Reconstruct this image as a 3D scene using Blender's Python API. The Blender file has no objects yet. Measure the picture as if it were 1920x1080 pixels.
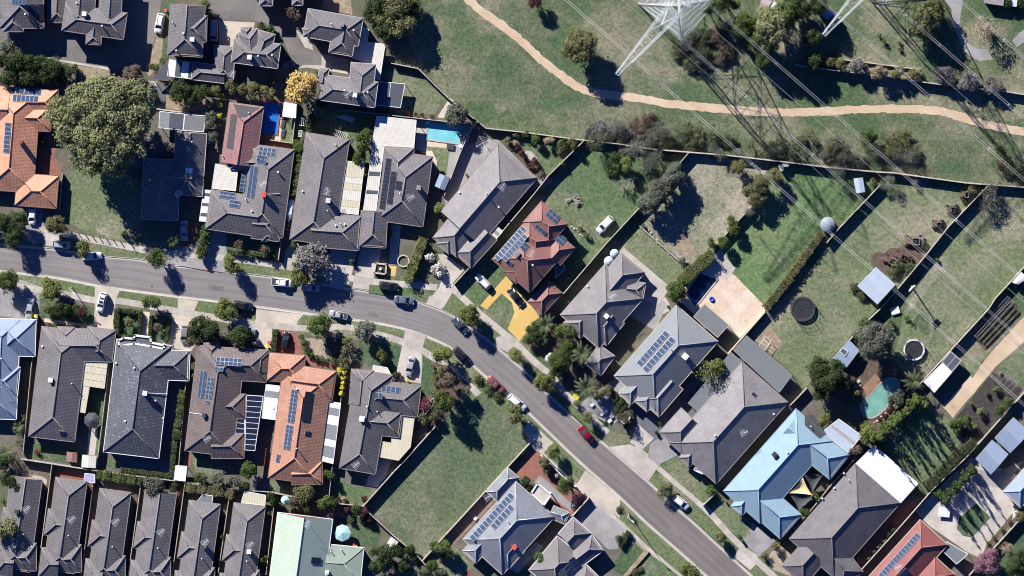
import bpy, math, random
import numpy as np
from mathutils import Vector, Matrix
random.seed(7)
scene = bpy.context.scene
COL = scene.collection
# ------------------------------------------------------------------ camera
CAM = Vector((60.0, 105.0, 1200.0))          # survey aircraft, a little north-east of the middle of the sheet
cd = bpy.data.cameras.new('camera')
cam = bpy.data.objects.new('camera', cd)
COL.objects.link(cam)
cam.location = CAM
cam.rotation_euler = (0, 0, 0)
cd.sensor_width = 36.0
cd.lens = 36.0 * CAM.z / 240.0
cd.shift_x = -CAM.x / 240.0
cd.shift_y = -CAM.y / 240.0
cd.clip_start = 50.0
cd.clip_end = 8000.0
scene.camera = cam
# ------------------------------------------------------------------ sky and sun
SUN_EL, SUN_AZ = math.radians(28.5), math.radians(-34.0)
world = bpy.data.worlds.new('World')
scene.world = world
world.use_nodes = True
wn = world.node_tree
bg = wn.nodes['Background']
sky = wn.nodes.new('ShaderNodeTexSky')
sky.sky_type = 'NISHITA'
sky.sun_disc = False
sky.sun_elevation = SUN_EL
sky.sun_rotation = SUN_AZ
sky.altitude = 2500.0
sky.dust_density = 0.2
sky.ozone_density = 2.0
tint = wn.nodes.new('ShaderNodeMix')               # the survey camera's cool balance: a clear deep blue autumn sky
tint.data_type, tint.blend_type = 'RGBA', 'MULTIPLY'
tint.inputs[0].default_value = 1.0
tint.inputs[7].default_value = (.25, .52, 1.2, 1)
wn.links.new(sky.outputs['Color'], tint.inputs[6])
wn.links.new(tint.outputs[2], bg.inputs['Color'])
bg.inputs['Strength'].default_value = 0.05
sd = bpy.data.lights.new('sun', 'SUN')
sd.energy = 5.0
sd.angle = math.radians(0.55)
sd.color = (1.0, 0.962, 0.925)
sun = bpy.data.objects.new('sun', sd)
COL.objects.link(sun)
tosun = Vector((math.sin(SUN_AZ) * math.cos(SUN_EL), math.cos(SUN_AZ) * math.cos(SUN_EL), math.sin(SUN_EL)))
sun.rotation_euler = (-tosun).to_track_quat('-Z', 'Y').to_euler()
sun.location = (0, 0, 100)
vs = scene.view_settings
vs.view_transform = 'Standard'
vs.look = 'None'
vs.gamma = 1.0
vs.exposure = 1.35
scene.cycles.filter_width = 1.05
scene.cycles.max_bounces = 5
scene.cycles.diffuse_bounces = 1
scene.cycles.transparent_max_bounces = 4

# ------------------------------------------------------------------ survey sheets
# plan data are read off 20 survey sheets (A0 .. E3), 28.8 units to the metre; sheet F is the whole map, 8 units to the metre
SHEET = {c + str(r): (ox, oy) for c, ox in zip('ABCDE', (0, 380, 760, 1140, 1520)) for r, oy in zip(range(4), (0, 260, 520, 780))}
CUR = ['F']
def sh(s): CUR[0] = s
def U(d):                                   # a length on the current sheet in metres
    return d / 8.0 if CUR[0] == 'F' else d / 28.8
def P(x, y, z=0.0):                         # a sheet point that was surveyed at height z
    if CUR[0] != 'F':
        ox, oy = SHEET[CUR[0]]
        x, y = ox + x / 3.6, oy + y / 3.6
    gx, gy = (x - 960) / 8.0, (540 - y) / 8.0
    k = (CAM.z - z) / CAM.z
    return Vector((CAM.x + (gx - CAM.x) * k, CAM.y + (gy - CAM.y) * k))
G0 = 0.12                                   # level of the blocks above the road

# ------------------------------------------------------------------ mesh helpers
class MB:
    def __init__(s): s.v, s.f, s.uv, s.mi = [], [], [], []
    def face(s, pts, uv=None, mi=0):
        i = len(s.v); s.v += [tuple(p) for p in pts]; s.f.append(list(range(i, i + len(pts)))); s.mi.append(mi)
        s.uv += list(uv) if uv else [(p[0], p[1]) for p in pts]
    def box(s, c, dx, dy, dz, ax=(1, 0), mi=0, top=1.0):      # c: centre of the bottom
        ax = Vector((ax[0], ax[1])).normalized(); ay = Vector((-ax.y, ax.x))
        b, t = [], []
        for sx, sy in ((-1, -1), (1, -1), (1, 1), (-1, 1)):
            q = ax * (sx * dx / 2) + ay * (sy * dy / 2)
            b.append((c[0] + q.x, c[1] + q.y, c[2])); t.append((c[0] + q.x * top, c[1] + q.y * top, c[2] + dz))
        s.prism_rings(b, t, mi)
    def prism_rings(s, b, t, mi=0, bottom=True):
        n = len(b); i = len(s.v); s.v += [tuple(p) for p in b] + [tuple(p) for p in t]
        def add(f):
            s.f.append(f); s.mi.append(mi); s.uv += [(s.v[k][0], s.v[k][1]) for k in f]
        if bottom: add([i + k for k in range(n)][::-1])
        add([i + n + k for k in range(n)])
        for k in range(n):
            k2 = (k + 1) % n; add([i + k, i + k2, i + n + k2, i + n + k])
    def prism(s, poly, z0, z1, mi=0):
        if area(poly) < 0: poly = poly[::-1]
        s.prism_rings([(p[0], p[1], z0) for p in poly], [(p[0], p[1], z1) for p in poly], mi)
    def tube(s, pts, r, n=6, mi=0, cap=True):
        pts = [Vector(p) for p in pts]; rs = r if isinstance(r, (list, tuple)) else [r] * len(pts)
        rings = []
        for k, p in enumerate(pts):
            d = (pts[min(k + 1, len(pts) - 1)] - pts[max(k - 1, 0)]).normalized()
            a = d.orthogonal().normalized(); b = d.cross(a)
            i = len(s.v)
            for j in range(n):
                t = 2 * math.pi * j / n; q = p + (a * math.cos(t) + b * math.sin(t)) * rs[k]; s.v.append(tuple(q))
            rings.append(i)
        def add(f):
            s.f.append(f); s.mi.append(mi); s.uv += [(s.v[k][0], s.v[k][1]) for k in f]
        for a, b in zip(rings, rings[1:]):
            for j in range(n): add([a + j, a + (j + 1) % n, b + (j + 1) % n, b + j])
        if cap:
            add([rings[0] + j for j in range(n)][::-1]); add([rings[-1] + j for j in range(n)])
    def lathe(s, c, prof, n=16, mi=0):
        rings = []
        for r, z in prof:
            i = len(s.v); rings.append(i)
            for j in range(n):
                t = 2 * math.pi * j / n; s.v.append((c[0] + r * math.cos(t), c[1] + r * math.sin(t), c[2] + z))
        def add(f):
            s.f.append(f); s.mi.append(mi); s.uv += [(s.v[k][0], s.v[k][1]) for k in f]
        for a, b in zip(rings, rings[1:]):
            for j in range(n): add([a + j, a + (j + 1) % n, b + (j + 1) % n, b + j])
        add([rings[-1] + j for j in range(n)])
    def mesh(s, name, mats, off=(0, 0, 0), smooth=False):
        me = bpy.data.meshes.new(name)
        ox, oy, oz = off[0], off[1], (off[2] if len(off) > 2 else 0)
        me.from_pydata([(x - ox, y - oy, z - oz) for x, y, z in s.v], [], s.f)
        ul = me.uv_layers.new(name='UVMap')
        ul.data.foreach_set('uv', [c for u in s.uv for c in u])
        for m in (mats if isinstance(mats, (list, tuple)) else [mats]): me.materials.append(M[m] if isinstance(m, str) else m)
        if any(s.mi): me.polygons.foreach_set('material_index', s.mi)
        if smooth: me.polygons.foreach_set('use_smooth', [True] * len(me.polygons))
        return me
def area(p): return sum(p[i][0] * p[(i + 1) % len(p)][1] - p[(i + 1) % len(p)][0] * p[i][1] for i in range(len(p))) / 2
def obj(name, me, parent=None, loc=(0, 0, 0)):
    o = bpy.data.objects.new(name, me); COL.objects.link(o); o.location = loc
    if parent: o.parent = parent
    return o
ALL = []                                   # every labelled thing: (object, label)
def tag(o, label, cat, group=None, kind=None):
    o['label'] = label; o['category'] = cat
    if group: o['group'] = group
    if kind: o['kind'] = kind
    ALL.append(o)
    return o
def empty(name, label, cat, loc, group=None, rz=0.0):
    o = bpy.data.objects.new(name, None); COL.objects.link(o); o.location = loc; o.rotation_euler = (0, 0, rz); o.empty_display_size = .3
    return tag(o, label, cat, group)
def part(name, mb, mats, parent, smooth=False):     # mb in map coordinates; the parent is an unrotated Empty
    l = parent.location
    return obj(name, mb.mesh(name, mats, (l.x, l.y, l.z), smooth), parent)
def subpart(name, mb, mats, par, root, smooth=False):
    l = root.location
    return obj(name, mb.mesh(name, mats, (l.x, l.y, l.z), smooth), par)
def copy_tree(o, parent=None):
    c = o.copy(); COL.objects.link(c); c.parent = parent
    for ch in list(o.children): copy_tree(ch, c)
    return c
# ------------------------------------------------------------------ materials
M = {}
class NT:
    def __init__(s, name):
        s.m = bpy.data.materials.new(name); s.m.use_nodes = True; s.t = s.m.node_tree; s.n = s.t.nodes; s.l = s.t.links
        s.b = s.n['Principled BSDF']; M[name] = s.m
    def new(s, t, **k):
        x = s.n.new('ShaderNode' + t)
        for a, v in k.items(): setattr(x, a, v)
        return x
    def link(s, a, b): s.l.new(a, b)
    def pos(s, obj_space=False):
        if obj_space: return s.new('TexCoord').outputs['Object']
        return s.new('NewGeometry').outputs['Position']
    def vadd(s, v, k):
        x = s.new('VectorMath', operation='ADD'); s.link(v, x.inputs[0]); x.inputs[1].default_value = (k, k * .7, 0); return x.outputs[0]
    def scl(s, v, k):
        x = s.new('VectorMath', operation='MULTIPLY'); s.link(v, x.inputs[0]); x.inputs[1].default_value = k; return x.outputs[0]
    def noise(s, vec, scale, detail=3.0, rough=.6):
        x = s.new('TexNoise'); x.inputs['Scale'].default_value = scale; x.inputs['Detail'].default_value = detail; x.inputs['Roughness'].default_value = rough
        s.link(vec, x.inputs['Vector']); return x.outputs['Fac']
    def rng(s, v, a, b, c=0.0, d=1.0):
        x = s.new('MapRange'); s.link(v, x.inputs[0])
        for i, q in enumerate((a, b, c, d)): x.inputs[1 + i].default_value = q
        return x.outputs[0]
    def math(s, op, a, b=None):
        x = s.new('Math', operation=op)
        for i, q in enumerate((a, b)):
            if q is None: continue
            if isinstance(q, (int, float)): x.inputs[i].default_value = q
            else: s.link(q, x.inputs[i])
        return x.outputs[0]
    def mix(s, f, a, b, mode='MIX'):
        x = s.new('Mix', data_type='RGBA', blend_type=mode)
        for sock, q in ((x.inputs[0], f), (x.inputs[6], a), (x.inputs[7], b)):
            if isinstance(q, (int, float)): sock.default_value = q
            elif isinstance(q, tuple): sock.default_value = (q[0], q[1], q[2], 1)
            else: s.link(q, sock)
        return x.outputs[2]
    def gain(s, col, fac):                 # col times a grey factor
        x = s.new('VectorMath', operation='SCALE')
        if isinstance(col, tuple): x.inputs[0].default_value = col
        else: s.link(col, x.inputs[0])
        if isinstance(fac, (int, float)): x.inputs['Scale'].default_value = fac
        else: s.link(fac, x.inputs['Scale'])
        return x.outputs[0]
    def bump(s, h, strength=.3, dist=.05):
        x = s.new('Bump'); x.inputs['Strength'].default_value = strength; x.inputs['Distance'].default_value = dist
        s.link(h, x.inputs['Height']); s.link(x.outputs[0], s.b.inputs['Normal'])
    def fin(s, col, rough=.9, metal=0.0, spec=.3):
        if isinstance(col, tuple): s.b.inputs['Base Color'].default_value = (*col, 1)
        else: s.link(col, s.b.inputs['Base Color'])
        s.b.inputs['Roughness'].default_value = rough; s.b.inputs['Metallic'].default_value = metal; s.b.inputs['Specular IOR Level'].default_value = spec
        return s.m
def m_plain(name, c, rough=.8, metal=0.0, spec=.3, var=.12, sc=1.5):
    t = NT(name); p = t.pos(); f = t.rng(t.noise(p, sc), .3, .7, 1 - var, 1 + var)
    return t.fin(t.gain(c, f), rough, metal, spec)
def m_patch(name, c1, c2, s1=.3, s2=5.0, a1=.15, a2=.2, rough=.95, c3=None, s3=.05, bump=0.0, lo=.38, hi=.62, ob=False):
    t = NT(name); p = t.pos(ob)
    col = t.mix(t.rng(t.noise(p, s1, 5.0, .65), lo, hi), c1, c2)
    if c3: col = t.mix(t.rng(t.noise(p, s3, 4.0, .6), .46, .64), col, c3)
    fine = t.noise(p, s2, 3.0, .7)
    col = t.gain(col, t.rng(fine, .3, .7, 1 - a2, 1 + a2))
    if bump: t.bump(fine, bump, .08)
    return t.fin(col, rough, 0, .2)
def m_grass(name, c1, c2, c3, dry=.5):
    t = NT(name); p = t.pos()
    a = t.noise(p, .055, 6.0, .68); a2 = t.noise(t.vadd(p, 37.0), .03, 5.0, .62); b = t.noise(p, .45, 5.0, .7); c = t.noise(p, 3.4, 3.0, .75); d = t.noise(p, 1.3, 4.0, .75)
    col = t.mix(t.rng(b, .36, .64), c1, c2)
    col = t.mix(t.rng(a, dry - .03, dry + .10), col, c3)
    col = t.mix(t.math('MULTIPLY', t.rng(a2, .46, .62), .75), col, tuple(x * f for x, f in zip(c2, (.72, .84, .78))))
    col = t.gain(col, t.rng(d, .3, .7, .64, 1.36))
    col = t.gain(col, t.rng(c, .26, .74, .52, 1.48))
    t.bump(c, .6, .14)
    return t.fin(col, 1.0, 0, .1)
def m_tile(name, c, row=.36, col_w=.33, var=.11, spots=None, spec=.35, rough=.6):
    t = NT(name); uv = t.new('UVMap').outputs[0]; p = t.pos()
    sx = t.new('SeparateXYZ'); t.link(uv, sx.inputs[0]); u, v = sx.outputs[0], sx.outputs[1]
    fv = t.math('FRACT', t.math('DIVIDE', v, row)); fu = t.math('FRACT', t.math('DIVIDE', u, col_w))
    wave = t.math('ABSOLUTE', t.math('SUBTRACT', fu, .5))
    h = t.math('ADD', t.math('MULTIPLY', t.math('SUBTRACT', 1.0, fv), .7), t.math('MULTIPLY', wave, 1.1))
    wn = t.new('TexWhiteNoise'); cb = t.new('CombineXYZ')
    t.link(t.math('FLOOR', t.math('DIVIDE', u, col_w)), cb.inputs[0]); t.link(t.math('FLOOR', t.math('DIVIDE', v, row)), cb.inputs[1]); t.link(cb.outputs[0], wn.inputs['Vector'])
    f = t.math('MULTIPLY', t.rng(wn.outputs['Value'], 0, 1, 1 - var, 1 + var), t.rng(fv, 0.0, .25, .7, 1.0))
    f = t.math('MULTIPLY', f, t.rng(t.noise(p, .35, 4.0, .65), .3, .7, .84, 1.16))
    c2 = t.mix(t.rng(t.noise(p, 1.1, 4.0, .7), .55, .75), c, tuple(x * .85 + .015 for x in c))
    if spots: c2 = t.mix(t.rng(wn.outputs['Value'], .93, .97), c2, spots)
    oi = t.new('ObjectInfo'); rd = oi.outputs['Random']
    f = t.math('MULTIPLY', f, t.rng(rd, 0, 1, .9, 1.1))
    st = t.noise(t.scl(p, (.16, .16, .5)), 1.0, 6.0, .7)                         # lichen and rain streaks
    c2 = t.mix(t.math('MULTIPLY', t.rng(st, .5, .72), .45), c2, tuple(x * .72 + .022 for x in c))
    hu = t.new('HueSaturation'); t.link(t.rng(t.math('FRACT', t.math('MULTIPLY', rd, 7.3)), 0, 1, .494, .506), hu.inputs['Hue']); t.link(t.gain(c2, f), hu.inputs['Color'])
    t.bump(h, .5, .05)
    return t.fin(hu.outputs[0], rough, 0, spec)
def m_metal(name, c, pitch=.5, rough=.65, var=.06, spec=.25, dirt=None):
    t = NT(name); uv = t.new('UVMap').outputs[0]; p = t.pos()
    sx = t.new('SeparateXYZ'); t.link(uv, sx.inputs[0])
    fu = t.math('FRACT', t.math('DIVIDE', sx.outputs[0], pitch)); rib = t.rng(fu, .0, .18, 1.0, 0.0)
    f = t.math('MULTIPLY', t.rng(t.noise(p, .5, 4.0, .6), .3, .7, 1 - var, 1 + var), t.rng(fu, .18, .3, .84, 1.0))
    col = t.gain(c, f)
    if dirt: col = t.mix(t.rng(t.noise(p, .9, 5.0, .7), .54, .68), col, dirt)
    t.bump(rib, .5, .04)
    return t.fin(col, rough, 0, spec)
def m_leaf(name, c1, c2, trans=.28):
    t = NT(name); at = t.new('Attribute', attribute_name='tint'); oi = t.new('ObjectInfo')
    col = t.mix(at.outputs['Fac'], c1, c2)
    col = t.gain(col, t.rng(oi.outputs['Random'], 0, 1, .82, 1.18))
    t.n.remove(t.b); d = t.new('BsdfDiffuse'); tr = t.new('BsdfTranslucent'); mx = t.new('MixShader')
    t.link(col, d.inputs[0]); t.link(t.gain(col, 1.1), tr.inputs[0]); mx.inputs[0].default_value = trans
    t.link(d.outputs[0], mx.inputs[1]); t.link(tr.outputs[0], mx.inputs[2]); t.link(mx.outputs[0], t.n['Material Output'].inputs[0])
    return t.m

m_grass('park_grass', (.082, .11, .054), (.06, .09, .044), (.172, .16, .108), .47)
m_grass('verge_grass', (.085, .12, .047), (.12, .14, .072), (.15, .14, .091), .52)
m_grass('lawn_green', (.07, .108, .052), (.098, .131, .064), (.15, .153, .098), .51)
m_grass('lawn_rich', (.048, .082, .042), (.068, .10, .05), (.11, .12, .08), .51)
m_grass('lawn_bright', (.088, .138, .06), (.118, .165, .072), (.15, .172, .092), .52)
m_grass('lawn_vacant', (.076, .102, .056), (.092, .116, .062), (.15, .145, .102), .47)
m_grass('lawn_dry', (.21, .195, .145), (.165, .168, .108), (.28, .245, .2), .47)
m_grass('lawn_mixed', (.10, .131, .064), (.132, .149, .082), (.195, .183, .125), .49)
m_patch('yard_soil', (.136, .115, .093), (.089, .081, .068), .5, 4.0, a2=.25, c3=(.076, .085, .047), bump=.2)
m_patch('garden_mulch', (.07, .05, .036), (.11, .08, .06), 1.2, 6.0, a2=.35, bump=.4)
m_patch('dark_compost', (.032, .028, .027), (.055, .048, .043), 1.0, 6.0, a2=.4, bump=.4)
m_patch('dry_garden', (.27, .217, .15), (.18, .143, .098), .8, 4.0, a2=.3, bump=.3)
m_patch('pebble', (.315, .262, .188), (.225, .18, .128), 2.5, 7.0, a2=.4, bump=.5)
m_patch('gravel_path', (.41, .305, .20), (.36, .27, .18), .35, 6.0, a2=.16, c3=(.45, .355, .25), s3=.1, bump=.15)
m_patch('asphalt', (.174, .16, .158), (.142, .131, .131), .15, 6.0, a2=.16, c3=(.197, .183, .179), s3=.07, bump=.1)
def m_road(name, c):
    t = NT(name); p = t.pos(); uv = t.new('UVMap').outputs[0]; sx = t.new('SeparateXYZ'); t.link(uv, sx.inputs[0]); u = sx.outputs[0]
    streak = t.noise(t.scl(uv, (11.0, .035, 0)), 1.0, 4.0, .6); f = t.rng(streak, .3, .7, .86, 1.13)
    lane = t.math('ABSOLUTE', t.math('SUBTRACT', t.math('FRACT', t.math('MULTIPLY', u, 2.0)), .5))                 # wheel paths
    f = t.math('MULTIPLY', f, t.rng(t.math('ABSOLUTE', t.math('SUBTRACT', lane, .22)), 0.0, .12, .9, 1.02))
    f = t.math('MULTIPLY', f, t.rng(t.noise(p, .09, 5.0, .65), .3, .7, .86, 1.12)); f = t.math('MULTIPLY', f, t.rng(t.noise(p, 5.0, 3.0, .75), .3, .7, .84, 1.16))
    blot = t.rng(t.noise(p, .8, 3.0, .6), .66, .74); f = t.math('MULTIPLY', f, t.rng(blot, 0, 1, 1.0, .8))
    col = t.mix(t.rng(sx.outputs[1], 110, 175), c, tuple(x * y for x, y in zip(c, (.82, .77, .745))))           # older, browner seal past the bend
    return t.fin(t.gain(col, f), .95, 0, .25)
m_road('road_asphalt', (.168, .156, .150))
def m_slab(name, c, bay=1.5):
    t = NT(name); p = t.pos(); uv = t.new('UVMap').outputs[0]; sx = t.new('SeparateXYZ'); t.link(uv, sx.inputs[0]); v = t.math('DIVIDE', sx.outputs[1], bay)
    wn = t.new('TexWhiteNoise', noise_dimensions='1D'); t.link(t.math('FLOOR', v), wn.inputs['W']); f = t.rng(wn.outputs['Value'], 0, 1, .86, 1.12)
    f = t.math('MULTIPLY', f, t.rng(t.math('FRACT', v), 0.0, .05, .6, 1.0)); f = t.math('MULTIPLY', f, t.rng(t.noise(p, .5, 5.0, .65), .3, .7, .86, 1.14)); f = t.math('MULTIPLY', f, t.rng(t.noise(p, 5.0, 3.0, .7), .3, .7, .9, 1.1))
    return t.fin(t.gain(c, f), .95, 0, .2)
m_slab('footpath_slab', (.336, .305, .262))
m_patch('asphalt_lane', (.131, .124, .118), (.103, .098, .095), .25, 5.0, a2=.15, c3=(.158, .145, .131), s3=.1)
m_patch('concrete', (.351, .317, .276), (.285, .259, .225), .35, 5.0, a2=.1, c3=(.406, .369, .323), s3=.15)
m_patch('concrete_pale', (.443, .387, .311), (.378, .33, .267), .3, 5.0, a2=.1, c3=(.322, .286, .242), s3=.12)
m_patch('concrete_grey', (.235, .225, .22), (.181, .176, .174), .4, 5.0, a2=.12, c3=(.274, .259, .244), s3=.12)
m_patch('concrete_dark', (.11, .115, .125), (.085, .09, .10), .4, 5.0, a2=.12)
m_patch('kerb_concrete', (.391, .357, .306), (.323, .297, .264), .4, 5.0, a2=.1)
m_patch('yellow_concrete', (.47, .315, .095), (.42, .28, .09), .3, 5.0, a2=.08, c3=(.50, .36, .15), s3=.15)
m_patch('red_paver', (.232, .101, .071), (.18, .083, .064), .9, 5.0, a2=.2)
m_patch('brick_red', (.203, .083, .06), (.15, .064, .049), 1.0, 7.0, a2=.2)
m_patch('brick_tan', (.3, .232, .165), (.247, .188, .135), 1.0, 7.0, a2=.2)
m_patch('brick_brown', (.2, .14, .11), (.15, .105, .085), 1.0, 7.0, a2=.2)
m_patch('render_cream', (.403, .364, .299), (.364, .325, .273), .5, 4.0, a2=.06)
m_patch('render_white', (.555, .547, .525), (.51, .503, .488), .5, 4.0, a2=.06)
m_patch('sandstone', (.49, .39, .295), (.42, .325, .24), .8, 3.0, a2=.16, c3=(.52, .44, .35), s3=.2)
m_patch('timber_fence', (.272, .238, .197), (.211, .184, .153), .6, 5.0, a2=.18)
m_patch('timber_cap', (.406, .364, .308), (.322, .287, .245), .6, 5.0, a2=.14)
m_patch('timber_deck', (.24, .15, .09), (.188, .116, .075), .8, 5.0, a2=.2)
m_patch('bark', (.12, .095, .075), (.08, .065, .05), 1.0, 6.0, a2=.3)
m_patch('bark_pale', (.27, .235, .2), (.19, .165, .145), 1.0, 6.0, a2=.3)
m_patch('soil_far', (.10, .11, .055), (.13, .115, .07), .05, 1.0)
m_patch('rust', (.13, .07, .05), (.06, .045, .04), 1.4, 6.0, a2=.4, rough=.85)
m_patch('scrap_steel', (.34, .3, .28), (.16, .13, .12), 1.6, 5.0, a2=.3, rough=.6)
m_patch('rock', (.315, .285, .24), (.225, .203, .173), 1.6, 5.0, a2=.3)
for n, c in dict(tile_ash=(.15, .139, .139), tile_grey=(.11, .101, .103), tile_umber=(.098, .075, .069), tile_slate=(.08, .084, .096), tile_terracotta=(.40, .20, .118), tile_terracotta_aged=(.285, .15, .095),
                 tile_red=(.175, .083, .067), tile_maroon=(.20, .098, .096), tile_pinkred=(.20, .07, .06), tile_bluegrey=(.15, .16, .175), tile_taupe=(.112, .103, .103)).items():
    m_tile(n, c, spots=(.17, .17, .18) if n == 'tile_slate' else None)
m_metal('metal_skyblue', (.185, .272, .325), .4)
m_metal('metal_paleblue', (.194, .243, .315), .4, dirt=(.217, .249, .298))
m_metal('metal_steelgrey', (.165, .177, .182), .45)
m_metal('metal_mint', (.304, .365, .286), .4)
m_metal('metal_sage', (.194, .238, .194), .4)
m_metal('metal_white', (.6, .6, .6), .5)
m_metal('metal_cream', (.432, .396, .288), .6)
m_metal('metal_ivory', (.484, .459, .397), .5)
m_metal('metal_grey', (.133, .144, .146), .45)
m_metal('metal_dark', (.048, .052, .058), .45)
m_metal('metal_zinc', (.323, .368, .43), .3, dirt=(.368, .384, .414))
m_metal('metal_rusty', (.30, .26, .25), .3, dirt=(.22, .13, .1))
m_plain('sheet_frosted', (.182, .19, .198), .35, 0, .5)
m_plain('sheet_dark', (.07, .075, .085), .3, 0, .5)
m_plain('sheet_navy', (.012, .017, .032), .2, 0, .5)
m_plain('white_paint', (.608, .608, .592), .5, 0, .4, .05)
m_plain('cream_paint', (.429, .377, .273), .5, 0, .4, .05)
m_plain('grey_paint', (.188, .188, .195), .5, 0, .4, .06)
m_plain('dark_paint', (.04, .042, .046), .5, 0, .4, .06)
m_plain('brown_paint', (.14, .10, .085), .5, 0, .4, .06)
m_plain('gutter_taupe', (.2, .18, .17), .6)
m_plain('gutter_pale', (.36, .34, .33), .6)
m_plain('cap_taupe', (.18, .162, .153), .7)
m_plain('cap_dark', (.102, .099, .102), .7)
m_plain('cap_terracotta', (.348, .156, .078), .7)
m_plain('cap_red', (.231, .105, .083), .7)
m_plain('red_plastic', (.5, .075, .05), .5)
m_plain('yellow_plastic', (.75, .52, .04), .5)
m_plain('green_plastic', (.05, .28, .16), .5)
m_plain('blue_plastic', (.03, .08, .42), .4)
m_plain('bin_green', (.03, .055, .035), .5)
m_plain('aqua_fabric', (.294, .462, .448), .8)
m_plain('yellow_fabric', (.54, .427, .21), .9)
m_plain('black_fabric', (.02, .021, .024), .9)
m_plain('charcoal_fabric', (.05, .05, .055), .9)
m_plain('galvanised', (.52, .54, .53), .5, .15, .4, .15)
m_plain('aluminium', (.80, .81, .82), .4, .3, .5, .04)
m_plain('cable_grey', (.62, .62, .62), .5, .2, .4, .25, .3)
m_plain('porcelain', (.3, .17, .11), .3)
m_plain('tank_grey', (.18, .21, .23), .6)
m_plain('glass', (.02, .025, .03), .08, 0, .6, .02)
m_plain('rubber', (.018, .018, .018), .8)
m_plain('lamp_clear', (.7, .7, .68), .2)
m_plain('lamp_red', (.35, .02, .02), .3)
m_plain('chrome', (.6, .6, .62), .2, .9)
m_plain('cell_blue', (.035, .052, .085), .18, 0, .55, .1)
m_plain('cell_black', (.018, .02, .026), .2, 0, .5, .1)
m_plain('mat_black', (.045, .046, .05), .75)
m_plain('solar_frame', (.35, .364, .385), .4, .3)
m_plain('lavender', (.288, .256, .416), .7)
for n, c, r in (('car_white', (.62, .62, .62), .3), ('car_silver', (.30, .315, .33), .28), ('car_grey', (.16, .17, .18), .28), ('car_black', (.014, .015, .018), .22), ('car_navy', (.035, .05, .075), .25),
             ('car_red', (.15, .006, .014), .25), ('car_maroon', (.16, .05, .05), .35), ('car_slate', (.10, .125, .15), .28)):
    m_plain(n, c, r, .15, .55, .03)
def m_water(name, c, c2):
    t = NT(name); p = t.pos()
    col = t.mix(t.rng(t.noise(p, .35, 3.0), .35, .65), c, c2); t.bump(t.noise(p, 1.8, 3.0), .12, .05)
    return t.fin(col, .12, 0, .5)
m_water('water_aqua', (.11, .36, .39), (.17, .43, .45))
m_water('water_blue', (.012, .085, .33), (.025, .15, .46))
m_water('water_navy', (.004, .010, .036), (.006, .016, .05))
m_water('water_green', (.10, .235, .19), (.15, .30, .245))
LEAF = dict(dark=((.032, .05, .022), (.062, .086, .034)), green=((.052, .085, .026), (.105, .14, .045)), light=((.095, .125, .038), (.175, .19, .068)), olive=((.10, .105, .045), (.175, .17, .085)),
            greygreen=((.085, .10, .07), (.17, .175, .135)), gold=((.46, .29, .07), (.80, .60, .25)), yellow=((.50, .46, .04), (.80, .74, .11)), plum=((.05, .02, .025), (.11, .045, .05)),
            brown=((.09, .068, .05), (.16, .125, .095)), silver=((.12, .113, .105), (.235, .22, .205)), elm=((.12, .135, .06), (.245, .245, .13)), straw=((.24, .19, .12), (.38, .31, .22)),
            redplum=((.16, .035, .045), (.27, .075, .085)), white=((.5, .5, .42), (.75, .73, .66)), frond=((.06, .09, .04), (.15, .17, .085)), bramble=((.065, .085, .042), (.13, .14, .078)), mauve=((.15, .07, .09), (.26, .14, .17)))
for n, (a, b) in LEAF.items(): m_leaf('leaf_' + n, a, b)
# ------------------------------------------------------------------ ground, road, kerbs, paths, lawns
def smooth(pts, step=2.0):
    pts = [Vector(p) for p in pts]; q = [pts[0] * 2 - pts[1]] + pts + [pts[-1] * 2 - pts[-2]]; out = []
    for i in range(1, len(q) - 2):
        a, b, c, d = q[i - 1:i + 3]; n = max(1, int((c - b).length / step))
        for k in range(n):
            t = k / n
            out.append(.5 * ((2 * b) + (c - a) * t + (2 * a - 5 * b + 4 * c - d) * t * t + (3 * b - a - 3 * c + d) * t ** 3))
    return out + [pts[-1]]
def offset(pts, d):                        # to the left of the direction of travel
    out = []
    for i, p in enumerate(pts):
        t = (pts[min(i + 1, len(pts) - 1)] - pts[max(i - 1, 0)]).normalized(); out.append(p + Vector((-t.y, t.x)) * d)
    return out
RG = random.Random(11)
def ragged(poly, amp=.12, step=1.1):
    out = []
    for a, b in zip(poly, poly[1:] + poly[:1]):
        n = max(1, int((b - a).length / step))
        for k in range(n):
            q = a.lerp(b, k / n)
            out.append(q + (Vector((RG.uniform(-amp, amp), RG.uniform(-amp, amp))) if k else Vector((0, 0))))
    return out
GRID = np.zeros((420, 640), dtype=np.int32)   # half metre cells: how many sheets already lie there
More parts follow.
